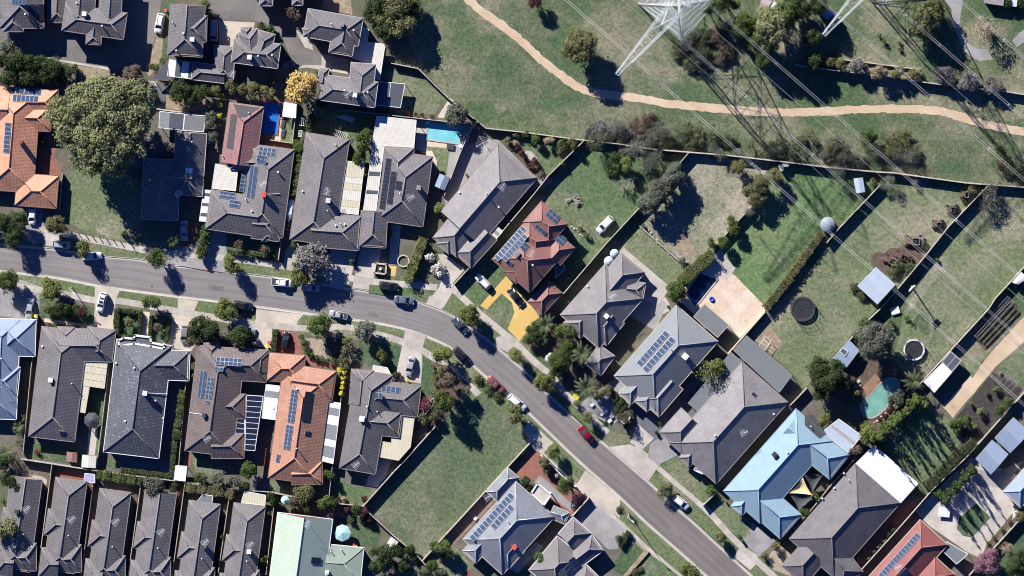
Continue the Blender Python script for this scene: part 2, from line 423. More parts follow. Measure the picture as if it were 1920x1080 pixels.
def lay(poly):
    xs = np.array([p.x for p in poly]); ys = np.array([p.y for p in poly])
    i0, i1 = max(0, int((xs.min() + 160) * 2) - 1), min(640, int((xs.max() + 160) * 2) + 2); j0, j1 = max(0, int((ys.min() + 105) * 2) - 1), min(420, int((ys.max() + 105) * 2) + 2)
    if i1 <= i0 or j1 <= j0: return G0 + .004
    X, Y = np.meshgrid((np.arange(i0, i1) + .5) / 2 - 160, (np.arange(j0, j1) + .5) / 2 - 105); m = np.zeros(X.shape, bool)
    x2, y2 = np.roll(xs, -1), np.roll(ys, -1)
    for a, b, c, d in zip(xs, ys, x2, y2):
        if b != d: m ^= ((b > Y) != (d > Y)) & (X < (c - a) * (Y - b) / (d - b) + a)
    for a, b, c, d in zip(xs, ys, x2, y2):                        # the outline's own cells too
        n = int(math.hypot(c - a, d - b) * 4) + 1
        for t in range(n + 1):
            i, j = int((a + (c - a) * t / n + 160) * 2) - i0, int((b + (d - b) * t / n + 105) * 2) - j0
            m[max(0, j - 1):max(0, j + 2), max(0, i - 1):max(0, i + 2)] = True
    g = GRID[j0:j1, i0:i1]; l = int(g[m].max()) + 1 if m.any() else 1; g[m] = l
    return G0 + .004 * l
def sheet(name, pts, mat, rag=0.0, world_pts=False):
    poly = pts if world_pts else [P(*p) for p in pts]
    if rag: poly = ragged(poly, rag)
    if area(poly) < 0: poly = poly[::-1]
    z = lay(poly); mb = MB(); mb.face([(p.x, p.y, z) for p in poly])
    o = obj(name, mb.mesh(name, mat)); o['kind'] = 'structure'
    return o
def strip(name, pts, w, mat, sm=True, rag=0.0):
    p = [P(*q) for q in pts]; p = smooth(p, .8 if rag else 2.0) if sm else p; vv = 0.0
    l, r = offset(p, w / 2), offset(p, -w / 2)
    if rag:
        for k in (l, r):
            for i in range(len(k)): k[i] = k[i] + Vector((RG.uniform(-rag, rag), RG.uniform(-rag, rag)))
    z = max(lay(l + r[::-1]), G0 + .03); mb = MB()
    for i in range(len(p) - 1):
        s = (p[i + 1] - p[i]).length; mb.face([(*l[i + 1], z), (*l[i], z), (*r[i], z), (*r[i + 1], z)], [(0, vv + s), (0, vv), (1, vv), (1, vv + s)]); vv += s
    o = obj(name, mb.mesh(name, mat)); o['kind'] = 'structure'
    return o
mb = MB(); R0 = 3000
mb.face([(-R0, -R0, -.1), (R0, -R0, -.1), (R0, R0, -.1), (-R0, R0, -.1)])
o = obj('ground', mb.mesh('ground', 'soil_far')); o['kind'] = 'structure'
sh('F')
NE = smooth([P(*q) for q in ((-40, 452), (0, 457), (50, 462), (97, 466), (189, 480), (258, 486), (305, 496), (380, 503), (469, 514), (550, 525), (638, 538), (708, 549), (760, 558), (800, 571), (832, 583), (860, 597), (900, 626), (943, 660), (999, 709), (1035, 746), (1077, 782), (1140, 838), (1218, 905), (1259, 944), (1298, 977), (1340, 1016), (1370, 1043), (1415, 1084), (1450, 1116))])
SE = smooth([P(*q) for q in ((-40, 505), (0, 509), (31, 513), (105, 522), (178, 536), (222, 543), (330, 557), (380, 563), (480, 576), (569, 588), (658, 600), (719, 609), (769, 621), (800, 632), (830, 645), (858, 662), (880, 680), (904, 702), (952, 741), (982, 767), (1038, 821), (1096, 876), (1160, 932), (1209, 979), (1251, 1016), (1293, 1053), (1340, 1096), (1370, 1124))])
def resample(line, n):
    d = [0.0]
    for p, q in zip(line, line[1:]): d.append(d[-1] + (q - p).length)
    out, j = [], 0
    for k in range(n):
        t = d[-1] * k / (n - 1)
        while j < len(line) - 2 and d[j + 1] < t: j += 1
        out.append(line[j].lerp(line[j + 1], min(1, max(0, (t - d[j]) / max(1e-6, d[j + 1] - d[j])))))
    return out
mb = MB(); rn, rs = resample(NE, 150), resample(SE, 150)
for i in range(149):
    for j in range(4):
        a, b = j / 4, (j + 1) / 4; q = [rs[i].lerp(rn[i], a), rs[i + 1].lerp(rn[i + 1], a), rs[i + 1].lerp(rn[i + 1], b), rs[i].lerp(rn[i], b)]
        mb.face([(*p, 0) for p in q], [(a, i * 1.42), (a, i * 1.42 + 1.42), (b, i * 1.42 + 1.42), (b, i * 1.42)])
o = obj('road', mb.mesh('road', 'road_asphalt')); o['kind'] = 'structure'
far_n = [(NE[-1].x, -400), (500, -400), (500, 400), (-500, 400), (-500, NE[0].y)]
far_s = [(-500, SE[0].y), (-500, -400), (SE[-1].x, -400)]
for nm, line, far in (('land_north', offset(NE, .12), far_n), ('land_south', offset(SE, -.12), far_s)):
    mb = MB(); poly = [(p.x, p.y) for p in line]
    poly = poly + far if nm == 'land_north' else poly[::-1] + far
    if area(poly) < 0: poly = poly[::-1]
    mb.face([(x, y, G0) for x, y in poly])
    o = obj(nm, mb.mesh(nm, 'park_grass' if nm == 'land_north' else 'lawn_mixed')); o['kind'] = 'structure'
for nm, line, s in (('kerb_north', NE, 1), ('kerb_south', SE, -1)):
    a, b, c = offset(line, -s * .42), line, offset(line, s * .18); mb = MB()
    for i in range(len(line) - 1):
        for (p, zp), (q, zq) in (((a, .006), (b, .010)), ((b, .010), (offset(line, s * .03), G0 + .012)), ((offset(line, s * .03), G0 + .012), (c, G0 + .012))):
            f = [(*p[i], zp), (*p[i + 1], zp), (*q[i + 1], zq), (*q[i], zq)]
            mb.face(f if s > 0 else f[::-1])
    o = obj(nm, mb.mesh(nm, 'kerb_concrete')); o['kind'] = 'structure'
# block bases
sheet('yard_ground', [(-60, -60), (700, -60), (740, 20), (790, 125), (840, 182), (911, 239), (1000, 250), (1094, 262), (1028, 328), (940, 436), (852, 530), (830, 533), (700, 505), (560, 480), (300, 452), (225, 450), (125, 435), (90, 440), (0, 420), (-60, 410)], 'yard_soil')
sheet('yard_ground', [(1166, 470), (1262, 560), (1310, 560), (1380, 640), (1434, 585), (1500, 740), (1562, 672), (1700, 700), (1980, 660), (1980, 1130), (1490, 1130), (1420, 1020), (1240, 850), (1150, 800), (1060, 690), (985, 640), (1045, 562)], 'yard_soil')
sheet('yard_ground', [(-60, 560), (60, 560), (140, 560), (330, 590), (480, 620), (700, 640), (790, 690), (830, 790), (690, 945), (795, 1055), (850, 990), (990, 838), (1040, 880), (1190, 1010), (1290, 1100), (1290, 1140), (-60, 1140)], 'yard_soil')
# footpaths
strip('footpath', [(60, 424), (133, 441), (232, 461), (300, 473), (427, 484), (549, 502), (600, 512), (700, 528), (760, 533), (820, 539)], 1.5, 'footpath_slab')
strip('footpath', [(848, 540), (900, 588), (965, 642), (1000, 676), (1035, 706), (1060, 738), (1100, 775), (1140, 812)], 1.5, 'footpath_slab')
strip('footpath', [(1190, 838), (1232, 874), (1318, 949), (1379, 1014), (1450, 1080), (1480, 1108)], 1.45, 'footpath_slab')
strip('footpath', [(-20, 528), (40, 538), (130, 553), (178, 563), (222, 564), (336, 584), (420, 598), (463, 606), (580, 616), (650, 613), (710, 627), (755, 641), (796, 659), (820, 676), (850, 698), (885, 727), (971, 813), (1018, 855), (1074, 908), (1104, 932), (1157, 978), (1212, 1029), (1279, 1086)], 1.5, 'footpath_slab')
strip('gravel_path', [(840, -30), (873, -5), (905, 22), (960, 62), (1010, 107), (1060, 147), (1100, 170), (1150, 179), (1200, 185), (1260, 195), (1330, 202), (1400, 208), (1470, 211), (1540, 209), (1610, 205), (1680, 204), (1740, 206), (1780, 213), (1830, 228), (1880, 240), (1960, 254)], 1.9, 'gravel_path', rag=.17)
# verges
for q in ([(180, 462), (255, 474), (258, 484), (189, 478), (150, 470)], [(440, 490), (545, 505), (550, 521), (470, 511), (435, 506)], [(694, 522), (770, 535), (770, 556), (694, 545)], [(850, 547), (942, 628), (930, 640), (900, 622), (856, 592), (832, 578)],
          [(118, 528), (178, 541), (178, 557), (118, 546)], [(222, 545), (334, 562), (330, 577), (216, 562)], [(366, 565), (480, 580), (480, 598), (366, 590)], [(562, 592), (660, 605), (655, 612), (558, 608)], [(700, 612), (764, 628), (762, 640), (700, 624)], [(803, 638), (842, 652), (846, 664), (815, 676), (793, 655)],
          [(890, 704), (940, 742), (995, 790), (972, 800), (930, 760), (886, 716)], [(1035, 832), (1095, 885), (1090, 899), (1022, 848)], [(1165, 945), (1290, 1058), (1320, 1085), (1280, 1085), (1215, 1026), (1147, 952)], [(1224, 882), (1262, 915), (1340, 985), (1395, 1040), (1375, 1042), (1298, 972), (1218, 902)], [(1415, 1055), (1450, 1090), (1420, 1085), (1406, 1070)],
          [(955, 650), (1000, 690), (1060, 748), (1130, 815), (1120, 828), (1070, 776), (1000, 706), (950, 662)]):
    sheet('verge', q, 'verge_grass', .08)
# --- drives and lanes, north side
sh('A0')
sheet('lane', [(0, 150), (300, 150), (470, -120), (1110, -120), (1090, 0), (1050, 250), (980, 450), (850, 470), (740, 465), (600, 430), (420, 405), (200, 390), (0, 370)], 'asphalt_lane')
sheet('lane_edge', [(730, 455), (745, 475), (420, 418), (320, 395), (320, 387)], 'concrete')
sheet('verge', [(1125, -100), (1175, -100), (1140, 390), (1090, 390)], 'lawn_rich', .05)
sheet('garden_bed', [(1060, 240), (1100, 160), (1095, 390), (1010, 520), (975, 470)], 'dry_garden', .1)
sheet('garden_bed', [(420, 425), (760, 480), (800, 560), (560, 560), (520, 470)], 'dry_garden', .1)
sheet('paving', [(1000, 545), (1062, 545), (1040, 735), (985, 730)], 'concrete')
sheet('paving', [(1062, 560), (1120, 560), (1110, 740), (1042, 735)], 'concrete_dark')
sheet('paving', [(1120, 590), (1390, 640), (1390, 770), (1190, 740), (1120, 735)], 'dry_garden')
sheet('paving', [(255, 870), (330, 870), (380, 1000), (330, 1180), (240, 1180)], 'red_paver')
sh('A1')
sheet('lawn', [(450, 300), (480, 200), (700, 150), (960, 300), (960, 560), (830, 690), (640, 660), (450, 560)], 'lawn_mixed', .12)
sheet('bare_patch', [(640, 600), (720, 600), (750, 660), (660, 645)], 'lawn_dry', .25)
sheet('driveway', [(170, 450), (280, 460), (300, 640), (330, 700), (180, 700)], 'concrete_grey')
sheet('driveway', [(300, 620), (400, 660), (400, 730), (300, 720)], 'concrete')
sheet('paving', [(320, 130), (380, 130), (420, 240), (330, 250)], 'red_paver')
sheet('driveway', [(1200, 550), (1340, 560), (1320, 720), (1440, 730), (1440, 900), (1120, 840), (1180, 720)], 'red_paver')
sheet('driveway_apron', [(1190, 725), (1500, 745), (1520, 905), (1120, 842)], 'concrete_grey')
sh('B0')
sheet('lane', [(20, -100), (330, -100), (470, 150), (580, 235), (620, 190), (680, 330), (800, 362), (800, 440), (630, 440), (560, 310), (470, 180), (360, 140), (100, 130), (40, 60)], 'asphalt_lane')
sheet('driveway', [(110, 140), (355, 152), (340, 200), (270, 190), (225, 240), (205, 330), (110, 310)], 'concrete_pale')
sheet('driveway', [(620, 190), (690, 240), (740, 300), (745, 340), (690, 320)], 'concrete')
sheet('driveway', [(802, 362), (840, 372), (870, 440), (985, 490), (985, 500), (700, 455), (640, 462), (680, 438), (802, 440)], 'concrete_pale')
sheet('driveway', [(840, 372), (990, 400), (985, 490), (872, 440)], 'concrete_grey')
sheet('lawn', [(470, 190), (540, 250), (560, 330), (520, 400), (475, 260)], 'lawn_rich', .08)
sheet('garden_bed', [(790, 60), (870, -100), (1000, -60), (1010, 100)], 'dry_garden', .15)
sheet('lawn', [(1200, 470), (1300, 480), (1420, 505), (1660, 670), (1560, 770), (1440, 770), (1200, 740)], 'lawn_green', .05)
sheet('pool_paving', [(380, 660), (650, 680), (610, 1080), (380, 1040)], 'red_paver')
sheet('pool_paving', [(500, 790), (545, 795), (525, 950), (462, 940), (470, 910), (500, 905)], 'sandstone')
sheet('lawn', [(575, 800), (640, 800), (610, 965), (530, 950)], 'lawn_green')
sheet('lawn', [(860, 740), (1140, 760), (1120, 1180), (1010, 1000), (860, 960)], 'lawn_green', .05)
sh('B1')
sheet('paving', [(530, 80), (610, 90), (590, 420), (530, 400)], 'red_paver')
sheet('driveway', [(30, 610), (200, 640), (160, 780), (140, 900), (0, 880), (-60, 720)], 'concrete_grey')
sheet('driveway', [(600, 700), (700, 720), (620, 860), (545, 860), (555, 760)], 'concrete')
sheet('driveway', [(860, 740), (1045, 755), (985, 1000), (860, 985)], 'concrete')
sheet('driveway', [(1060, 740), (1210, 745), (1180, 860), (1130, 1020), (1010, 1005), (1040, 880)], 'concrete')
sheet('paving', [(1270, 580), (1340, 580), (1310, 850), (1260, 850)], 'concrete')
sheet('paving', [(1250, 855), (1310, 860), (1300, 930), (1245, 925)], 'yellow_concrete')
sheet('lawn', [(1130, 945), (1440, 990), (1440, 1090), (1120, 1040)], 'lawn_green')
sheet('lawn', [(160, 640), (500, 690), (500, 815), (160, 760)], 'lawn_rich')
sh('C0')
sheet('pool_paving', [(80, 800), (460, 850), (390, 1060), (70, 1010)], 'concrete')
sheet('pool_deck', [(150, 935), (370, 968), (380, 1005), (140, 985)], 'sandstone')
sheet('paving', [(215, 790), (300, 660), (330, 680), (260, 800)], 'concrete_pale')
sheet('lawn', [(690, 940), (1190, 950), (1060, 1110), (960, 1190), (860, 1090)], 'lawn_green', .1)
sh('C1')
sheet('lawn', [(140, 55), (375, 70), (310, 240), (215, 230), (215, 170)], 'lawn_mixed', .08)
sheet('paving', [(110, 90), (180, 80), (215, 150), (210, 210), (170, 130)], 'sandstone', .05)
sheet('paving', [(300, 60), (620, 0), (650, 30), (900, 280), (960, 250), (1000, 290), (900, 340), (280, 520), (260, 400)], 'concrete_grey')
sheet('garden_bed', [(680, 10), (720, 10), (900, 180), (960, 250), (880, 280)], 'garden_mulch', .1)
sheet('paving', [(800, 80), (850, 85), (890, 130), (880, 160), (830, 150)], 'concrete')
sheet('lawn', [(1030, 320), (1210, 60), (1330, -40), (1500, 60), (1750, 130), (1640, 300), (1560, 480), (1440, 640), (1160, 940), (1130, 900), (1150, 640), (940, 420)], 'lawn_green', .1)
sheet('driveway', [(220, 780), (270, 780), (400, 880), (320, 975), (340, 1000), (240, 1085), (140, 1110), (230, 1000), (260, 900)], 'concrete')
sheet('front_lawn', [(340, 990), (580, 800), (670, 880), (640, 920), (700, 980), (620, 1100), (480, 1160)], 'lawn_green')
sh('C2')
sheet('driveway', [(160, 130), (300, 70), (345, 60), (260, 200), (240, 215), (140, 180)], 'concrete')
sheet('driveway', [(505, 190), (680, -10), (740, 60), (840, 170), (905, 270), (770, 430), (690, 350), (735, 240), (720, 170), (650, 108), (548, 218)], 'yellow_concrete')
sheet('driveway_apron', [(610, 410), (690, 370), (770, 430), (690, 505), (620, 470)], 'concrete')
sheet('front_lawn', [(548, 222), (650, 112), (715, 165), (735, 230), (690, 345)], 'lawn_green')
sheet('garden_bed', [(780, 430), (1040, 240), (1420, 640), (1380, 800), (1140, 780), (1000, 600), (940, 560)], 'garden_mulch', .1)
sheet('driveway', [(1150, 870), (1480, 640), (1560, 760), (1500, 900), (1400, 1000)], 'concrete_grey')
sh('F')
sheet('paving', [(1165, 470), (1250, 560), (1262, 580), (1240, 590), (1190, 520), (1150, 480)], 'concrete')
sheet('paving', [(1150, 490), (1250, 570), (1230, 620), (1120, 560)], 'concrete_grey')
sh('D1')
sheet('lawn', [(60, 700), (220, 600), (545, 885), (420, 1000), (260, 860)], 'lawn_mixed', .05)
sheet('paving', [(100, 730), (420, 1000), (340, 1130), (240, 1080), (80, 760)], 'concrete')
sheet('lawn', [(545, 110), (1100, 150), (970, 455), (720, 730), (560, 880), (220, 580), (260, 520)], 'lawn_dry', .1)
sheet('lawn', [(980, 450), (1130, 180), (1800, 250), (1640, 530), (1440, 660), (1060, 1130), (840, 920), (740, 770)], 'lawn_bright', .08)
sheet('bare_patch', [(440, 650), (520, 640), (600, 780), (560, 810), (450, 740)], 'dry_garden', .3)
sh('D2')
sheet('patio_paving', [(520, 30), (690, -130), (860, -10), (1065, 200), (1060, 235), (890, 410), (810, 330), (640, 190), (580, 250), (500, 170)], 'sandstone')
sheet('patio_paving', [(690, -125), (760, -190), (860, -60), (800, 20), (740, 10)], 'concrete')
sheet('lawn', [(1260, 60), (1700, -440), (1990, -260), (1640, 300), (1520, 500), (1340, 740), (1150, 560), (950, 390)], 'lawn_mixed', .1)
sheet('paving', [(1010, 440), (1090, 330), (1180, 440), (1110, 530)], 'dry_garden', .05)
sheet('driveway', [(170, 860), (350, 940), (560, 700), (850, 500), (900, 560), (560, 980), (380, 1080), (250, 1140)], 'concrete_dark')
sh('E0')
sheet('lane', [(860, -60), (1030, -60), (1020, 60), (1000, 180), (1060, 290), (1130, 330), (1190, 330), (1230, 400), (1140, 412), (1060, 370), (980, 220), (955, 170), (950, 60)], 'concrete_grey', .12)
sheet('lane', [(1360, 270), (1460, 180), (1500, 230), (1390, 320)], 'concrete_grey', .12)
sh('E1')
sheet('lawn', [(180, 640), (470, 330), (800, 330), (1180, 330), (930, 590), (590, 1000), (300, 1300), (120, 1500), (-130, 1300), (-10, 900)], 'lawn_mixed', .12)
sheet('lawn', [(1210, 380), (1440, 400), (1500, 420), (1440, 860), (1240, 1090), (700, 1680), (560, 1500), (640, 1120), (800, 830)], 'lawn_mixed', .12)
sheet('bare_patch', [(820, 850), (930, 830), (700, 1140), (620, 1180)], 'lawn_dry', .3)
sheet('bare_patch', [(420, 780), (760, 690), (760, 800), (640, 900), (430, 930)], 'garden_mulch', .5)
sh('E2')
sheet('driveway', [(890, 870), (1100, 640), (1440, 260), (1500, 220), (1500, 380), (1250, 600), (960, 950)], 'gravel_path', .12)
sheet('garden_bed', [(970, 960), (1230, 640), (1430, 760), (1180, 1070), (1100, 1130), (980, 1040)], 'dark_compost', .1)
sheet('garden_bed', [(1085, 390), (1330, 130), (1430, 240), (1180, 500)], 'garden_mulch')
sheet('lawn', [(1270, 600), (1500, 400), (1500, 760), (1430, 755)], 'lawn_green', .05)
sheet('lawn', [(1180, 500), (1000, 540), (1090, 680), (1180, 530), (1440, 260), (1430, 240)], 'lawn_mixed', .05)
sheet('pool_paving', [(200, 640), (480, 500), (740, 720), (430, 1080), (340, 1000), (330, 860)], 'garden_mulch')
sheet('veg_patch', [(690, 290), (740, 240), (800, 280), (800, 390), (760, 380)], 'lawn_rich', .15)
sh('E3')
sheet('lawn', [(440, 190), (740, -60), (960, 30), (1010, 190), (770, 460), (690, 400), (560, 300)], 'lawn_green', .05)
sheet('driveway', [(700, 640), (1080, 280), (1400, 400), (1430, 600), (1190, 860), (1150, 960), (1060, 920), (800, 740)], 'concrete')
sheet('driveway', [(1000, 340), (1250, 380), (1440, 300), (1300, 490), (1200, 470)], 'concrete_grey')
sheet('lawn', [(1000, 690), (1120, 590), (1215, 685), (1090, 820), (1030, 810), (985, 760)], 'lawn_rich', .05)
sheet('lawn', [(1070, 1070), (1440, 680), (1500, 700), (1500, 1140), (1070, 1140)], 'lawn_rich')
sheet('garden_bed', [(1180, 910), (1200, 860), (1380, 630), (1410, 660), (1100, 1000)], 'garden_mulch', .05)
sheet('paving', [(300, 960), (600, 600), (780, 540), (340, 1050)], 'red_paver')
# --- south side
sh('A2')
sheet('driveway', [(-20, 0), (130, 10), (270, 60), (260, 290), (-20, 260)], 'concrete_grey')
sheet('driveway', [(640, 60), (810, 80), (780, 160), (770, 360), (580, 330), (620, 310), (640, 200)], 'concrete_pale')
sheet('driveway', [(1200, 140), (1340, 160), (1310, 230), (1440, 260), (1290, 500), (1130, 470), (1150, 250), (1200, 230)], 'concrete_pale')
sheet('garden_bed', [(275, 140), (640, 200), (630, 315), (270, 270)], 'lawn_rich')
sheet('paving', [(300, 275), (575, 315), (570, 335), (300, 300)], 'sandstone')
sheet('front_lawn', [(800, 215), (960, 235), (945, 400), (800, 385)], 'lawn_rich')
sheet('front_lawn', [(1020, 250), (1145, 265), (1120, 430), (1010, 400)], 'lawn_rich')
sheet('paving', [(965, 230), (1012, 235), (1000, 400), (950, 390)], 'sandstone')
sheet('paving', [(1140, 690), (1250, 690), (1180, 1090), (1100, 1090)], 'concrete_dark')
sheet('lawn', [(660, 760), (700, 760), (690, 1150), (630, 1200)], 'lawn_green')
sheet('paving', [(600, 1010), (660, 1030), (640, 1200), (590, 1200)], 'concrete')
sh('A3')
sheet('lawn', [(190, 180), (460, 210), (560, 260), (545, 330), (160, 280)], 'lawn_rich')
sheet('lawn', [(725, 250), (800, 345), (715, 345)], 'lawn_green')
sheet('paving', [(800, 260), (1150, 300), (1140, 400), (800, 370)], 'concrete_dark')
sheet('paving', [(150, 380), (290, 410), (330, 440), (300, 470), (150, 410)], 'concrete')
sheet('paving', [(360, 360), (580, 400), (560, 430), (360, 410)], 'brick_red')
for k, (x, y) in enumerate(((303, 560), (590, 560), (900, 600), (1170, 640), (1480, 660))):
    sheet('side_path', [(x + 20, y - 160), (x + 60, y - 160), (x - 30, y + 500), (x - 70, y + 500)], 'brick_red' if k % 2 else 'garden_mulch')
sheet('paving', [(1250, 245), (1290, 250), (1290, 330), (1240, 330)], 'red_paver')
sheet('lawn', [(1290, 260), (1440, 330), (1430, 400), (1320, 380)], 'lawn_green')
sh('B2')
sheet('driveway', [(360, 215), (680, 250), (640, 300), (640, 350), (510, 345), (460, 480), (350, 460), (330, 330), (360, 280)], 'concrete_pale')
sheet('driveway', [(510, 345), (640, 370), (680, 520), (760, 560), (920, 590), (920, 620), (690, 590), (690, 530), (480, 505)], 'red_paver')
sheet('garden_bed', [(690, 410), (800, 415), (880, 530), (860, 560), (740, 530), (690, 480)], 'pebble', .06)
sheet('garden_bed', [(805, 400), (960, 420), (930, 570), (890, 540)], 'garden_mulch')
sheet('front_lawn', [(1060, 420), (1370, 470), (1330, 620), (1030, 580)], 'lawn_rich')
sheet('driveway', [(1385, 380), (1450, 380), (1480, 560), (1440, 710), (1330, 690), (1350, 500)], 'concrete')
sh('B3')
sheet('lawn', [(880, 420), (940, 430), (1010, 480), (1110, 480), (1140, 520), (1090, 590), (880, 570)], 'lawn_green', .05)
sheet('paving', [(1165, 270), (1280, 290), (1230, 420), (1180, 480), (1100, 470)], 'concrete')
sheet('lawn', [(970, 690), (1090, 620), (1200, 790), (1180, 880), (1060, 880), (1000, 830)], 'lawn_rich', .05)
sheet('lawn', [(455, 430), (520, 430), (560, 530), (450, 500)], 'lawn_green')
sheet('lawn', [(1330, 900), (1440, 950), (1440, 1120), (1330, 1120)], 'lawn_green', .05)
sheet('paving', [(330, 400), (445, 380), (445, 510), (325, 500)], 'concrete_dark')
sh('C2')
sheet('driveway', [(0, 350), (140, 390), (110, 500), (120, 720), (0, 700), (-60, 640), (-30, 500)], 'concrete')
sheet('front_lawn', [(120, 530), (190, 570), (205, 700), (160, 800), (100, 780)], 'lawn_rich')
sheet('garden_bed', [(190, 570), (290, 600), (450, 740), (330, 900), (150, 1060), (120, 940), (200, 790)], 'garden_mulch', .1)
sh('F')
sheet('vacant_lot', [(905, 735), (985, 815), (992, 830), (795, 1048), (683, 948), (835, 785)], 'lawn_vacant', .1)
sh('C3')
sheet('driveway', [(830, 200), (930, 260), (1130, 470), (1220, 540), (1095, 695), (1010, 640), (985, 540), (890, 440), (760, 420), (750, 380)], 'red_paver')
sheet('driveway', [(905, 400), (960, 440), (1100, 570), (1160, 590), (1120, 640), (1000, 560), (870, 450)], 'concrete_grey')
sheet('driveway', [(1240, 560), (1440, 720), (1440, 900), (1350, 870), (1140, 690)], 'concrete_grey')
sheet('driveway_apron', [(1215, 365), (1450, 560), (1450, 690), (1240, 550), (1150, 470)], 'concrete_pale')
sheet('driveway_apron', [(830, 30), (1000, 180), (930, 250), (860, 200), (800, 110)], 'concrete_pale')
sheet('garden_bed', [(900, 270), (960, 290), (1150, 480), (1090, 540), (930, 390)], 'garden_mulch')
sheet('side_path', [(545, 510), (620, 560), (390, 810), (330, 870), (270, 800)], 'brick_brown')
sheet('lawn', [(150, 970), (330, 870), (460, 1020), (400, 1130), (150, 1130)], 'lawn_mixed', .06)
sheet('paving', [(390, 1060), (430, 1040), (500, 1110), (380, 1110)], 'brick_red')
sheet('paving', [(700, 1030), (880, 850), (930, 880), (760, 1060)], 'concrete')
sh('D3')
sheet('driveway', [(0, 660), (110, 760), (60, 900), (0, 900), (-120, 780)], 'concrete_grey')
sheet('front_lawn', [(20, 1030), (150, 820), (245, 910), (110, 1075)], 'lawn_rich', .04)
sheet('path_edge', [(150, 820), (165, 818), (275, 915), (120, 1085), (100, 1080), (240, 912)], 'dry_garden')
sheet('front_lawn', [(275, 920), (480, 1080), (460, 1120), (140, 1120)], 'lawn_green')
sheet('driveway_apron', [(0, 210), (150, 190), (230, 230), (340, 340), (275, 435), (45, 245)], 'concrete')
sheet('driveway', [(150, 180), (200, 50), (310, 150), (230, 230)], 'concrete')
sheet('driveway', [(340, 330), (270, 280), (280, 190), (370, 130), (500, 250), (470, 265)], 'concrete_grey')
sheet('front_lawn', [(345, 335), (470, 270), (720, 470), (640, 590)], 'lawn_green', .05)
sheet('front_lawn', [(680, 640), (760, 560), (960, 720), (960, 790), (920, 850)], 'lawn_dry', .05)
sheet('front_lawn', [(690, 632), (760, 556), (950, 700), (930, 830), (900, 830)], 'lawn_mixed', .05)
sheet('driveway', [(970, 715), (1130, 840), (1020, 950), (900, 840), (955, 800)], 'concrete_grey')
sheet('driveway_apron', [(900, 870), (1010, 940), (1000, 1000), (960, 1040), (850, 950)], 'concrete')
sheet('garden_bed', [(1070, 960), (1150, 860), (1300, 990), (1230, 1080), (1120, 1040)], 'pebble', .08)
# ------------------------------------------------------------------ houses
LM = []                                     # landmarks that labels refer to: (phrase, point)
WIN = None
def rot_to(u, n):
    n = n.normalized(); u = (u - n * u.dot(n)).normalized(); v = n.cross(u)
    return Matrix((u, v, n)).transposed()
class Block:
    def __init__(s, a, b, w, e, eave, pitch):
        s.a, s.b, s.w, s.e = a, b, w, e; s.L = (b - a).length; s.u = (b - a).normalized(); s.t = Vector((-s.u.y, s.u.x)); s.c = (a + b) / 2
        s.eave, s.k = eave, math.tan(math.radians(pitch))
    def loc(s, p): d = p - s.c; return d.dot(s.u), d.dot(s.t)
    def dist(s, p):
        x, y = s.loc(p); d = [(s.w / 2 - abs(y), 't+' if y > 0 else 't-')]
        d.append((s.L / 2 + x if s.e[0] == 'h' else (9e9 if s.L / 2 + x >= 0 else -1), 'u-')); d.append((s.L / 2 - x if s.e[1] == 'h' else (9e9 if s.L / 2 - x >= 0 else -1), 'u+'))
        return min(d)
    def z(s, p):
        d, f = s.dist(p); return -1 if d < 0 else s.eave + d * s.k
    def normal(s, p):
        d, f = s.dist(p); g = {'t+': s.t, 't-': -s.t, 'u+': s.u, 'u-': -s.u}[f]
        return Vector((g.x * s.k, g.y * s.k, 1)).normalized()
    def pts(s):
        hw = s.w / 2; L2 = s.L / 2
        q = lambda x, y, z: Vector((*(s.c + s.u * x + s.t * y), z))
        i0 = min(hw, L2) if s.e[0] == 'h' else 0; i1 = min(hw, L2) if s.e[1] == 'h' else 0
        if s.e == 'hh' and hw > L2: hwz = L2
        else: hwz = hw
        zr = s.eave + hwz * s.k
        E = [q(-L2, -hw, s.eave), q(L2, -hw, s.eave), q(L2, hw, s.eave), q(-L2, hw, s.eave)]
        if s.e == 'hh' and hw > L2:         # wider than long: the ridge runs across
            return E, [q(0, -(hw - L2), zr), q(0, hw - L2, zr)], True
        return E, [q(-L2 + i0, 0, zr), q(L2 - i1, 0, zr)], False
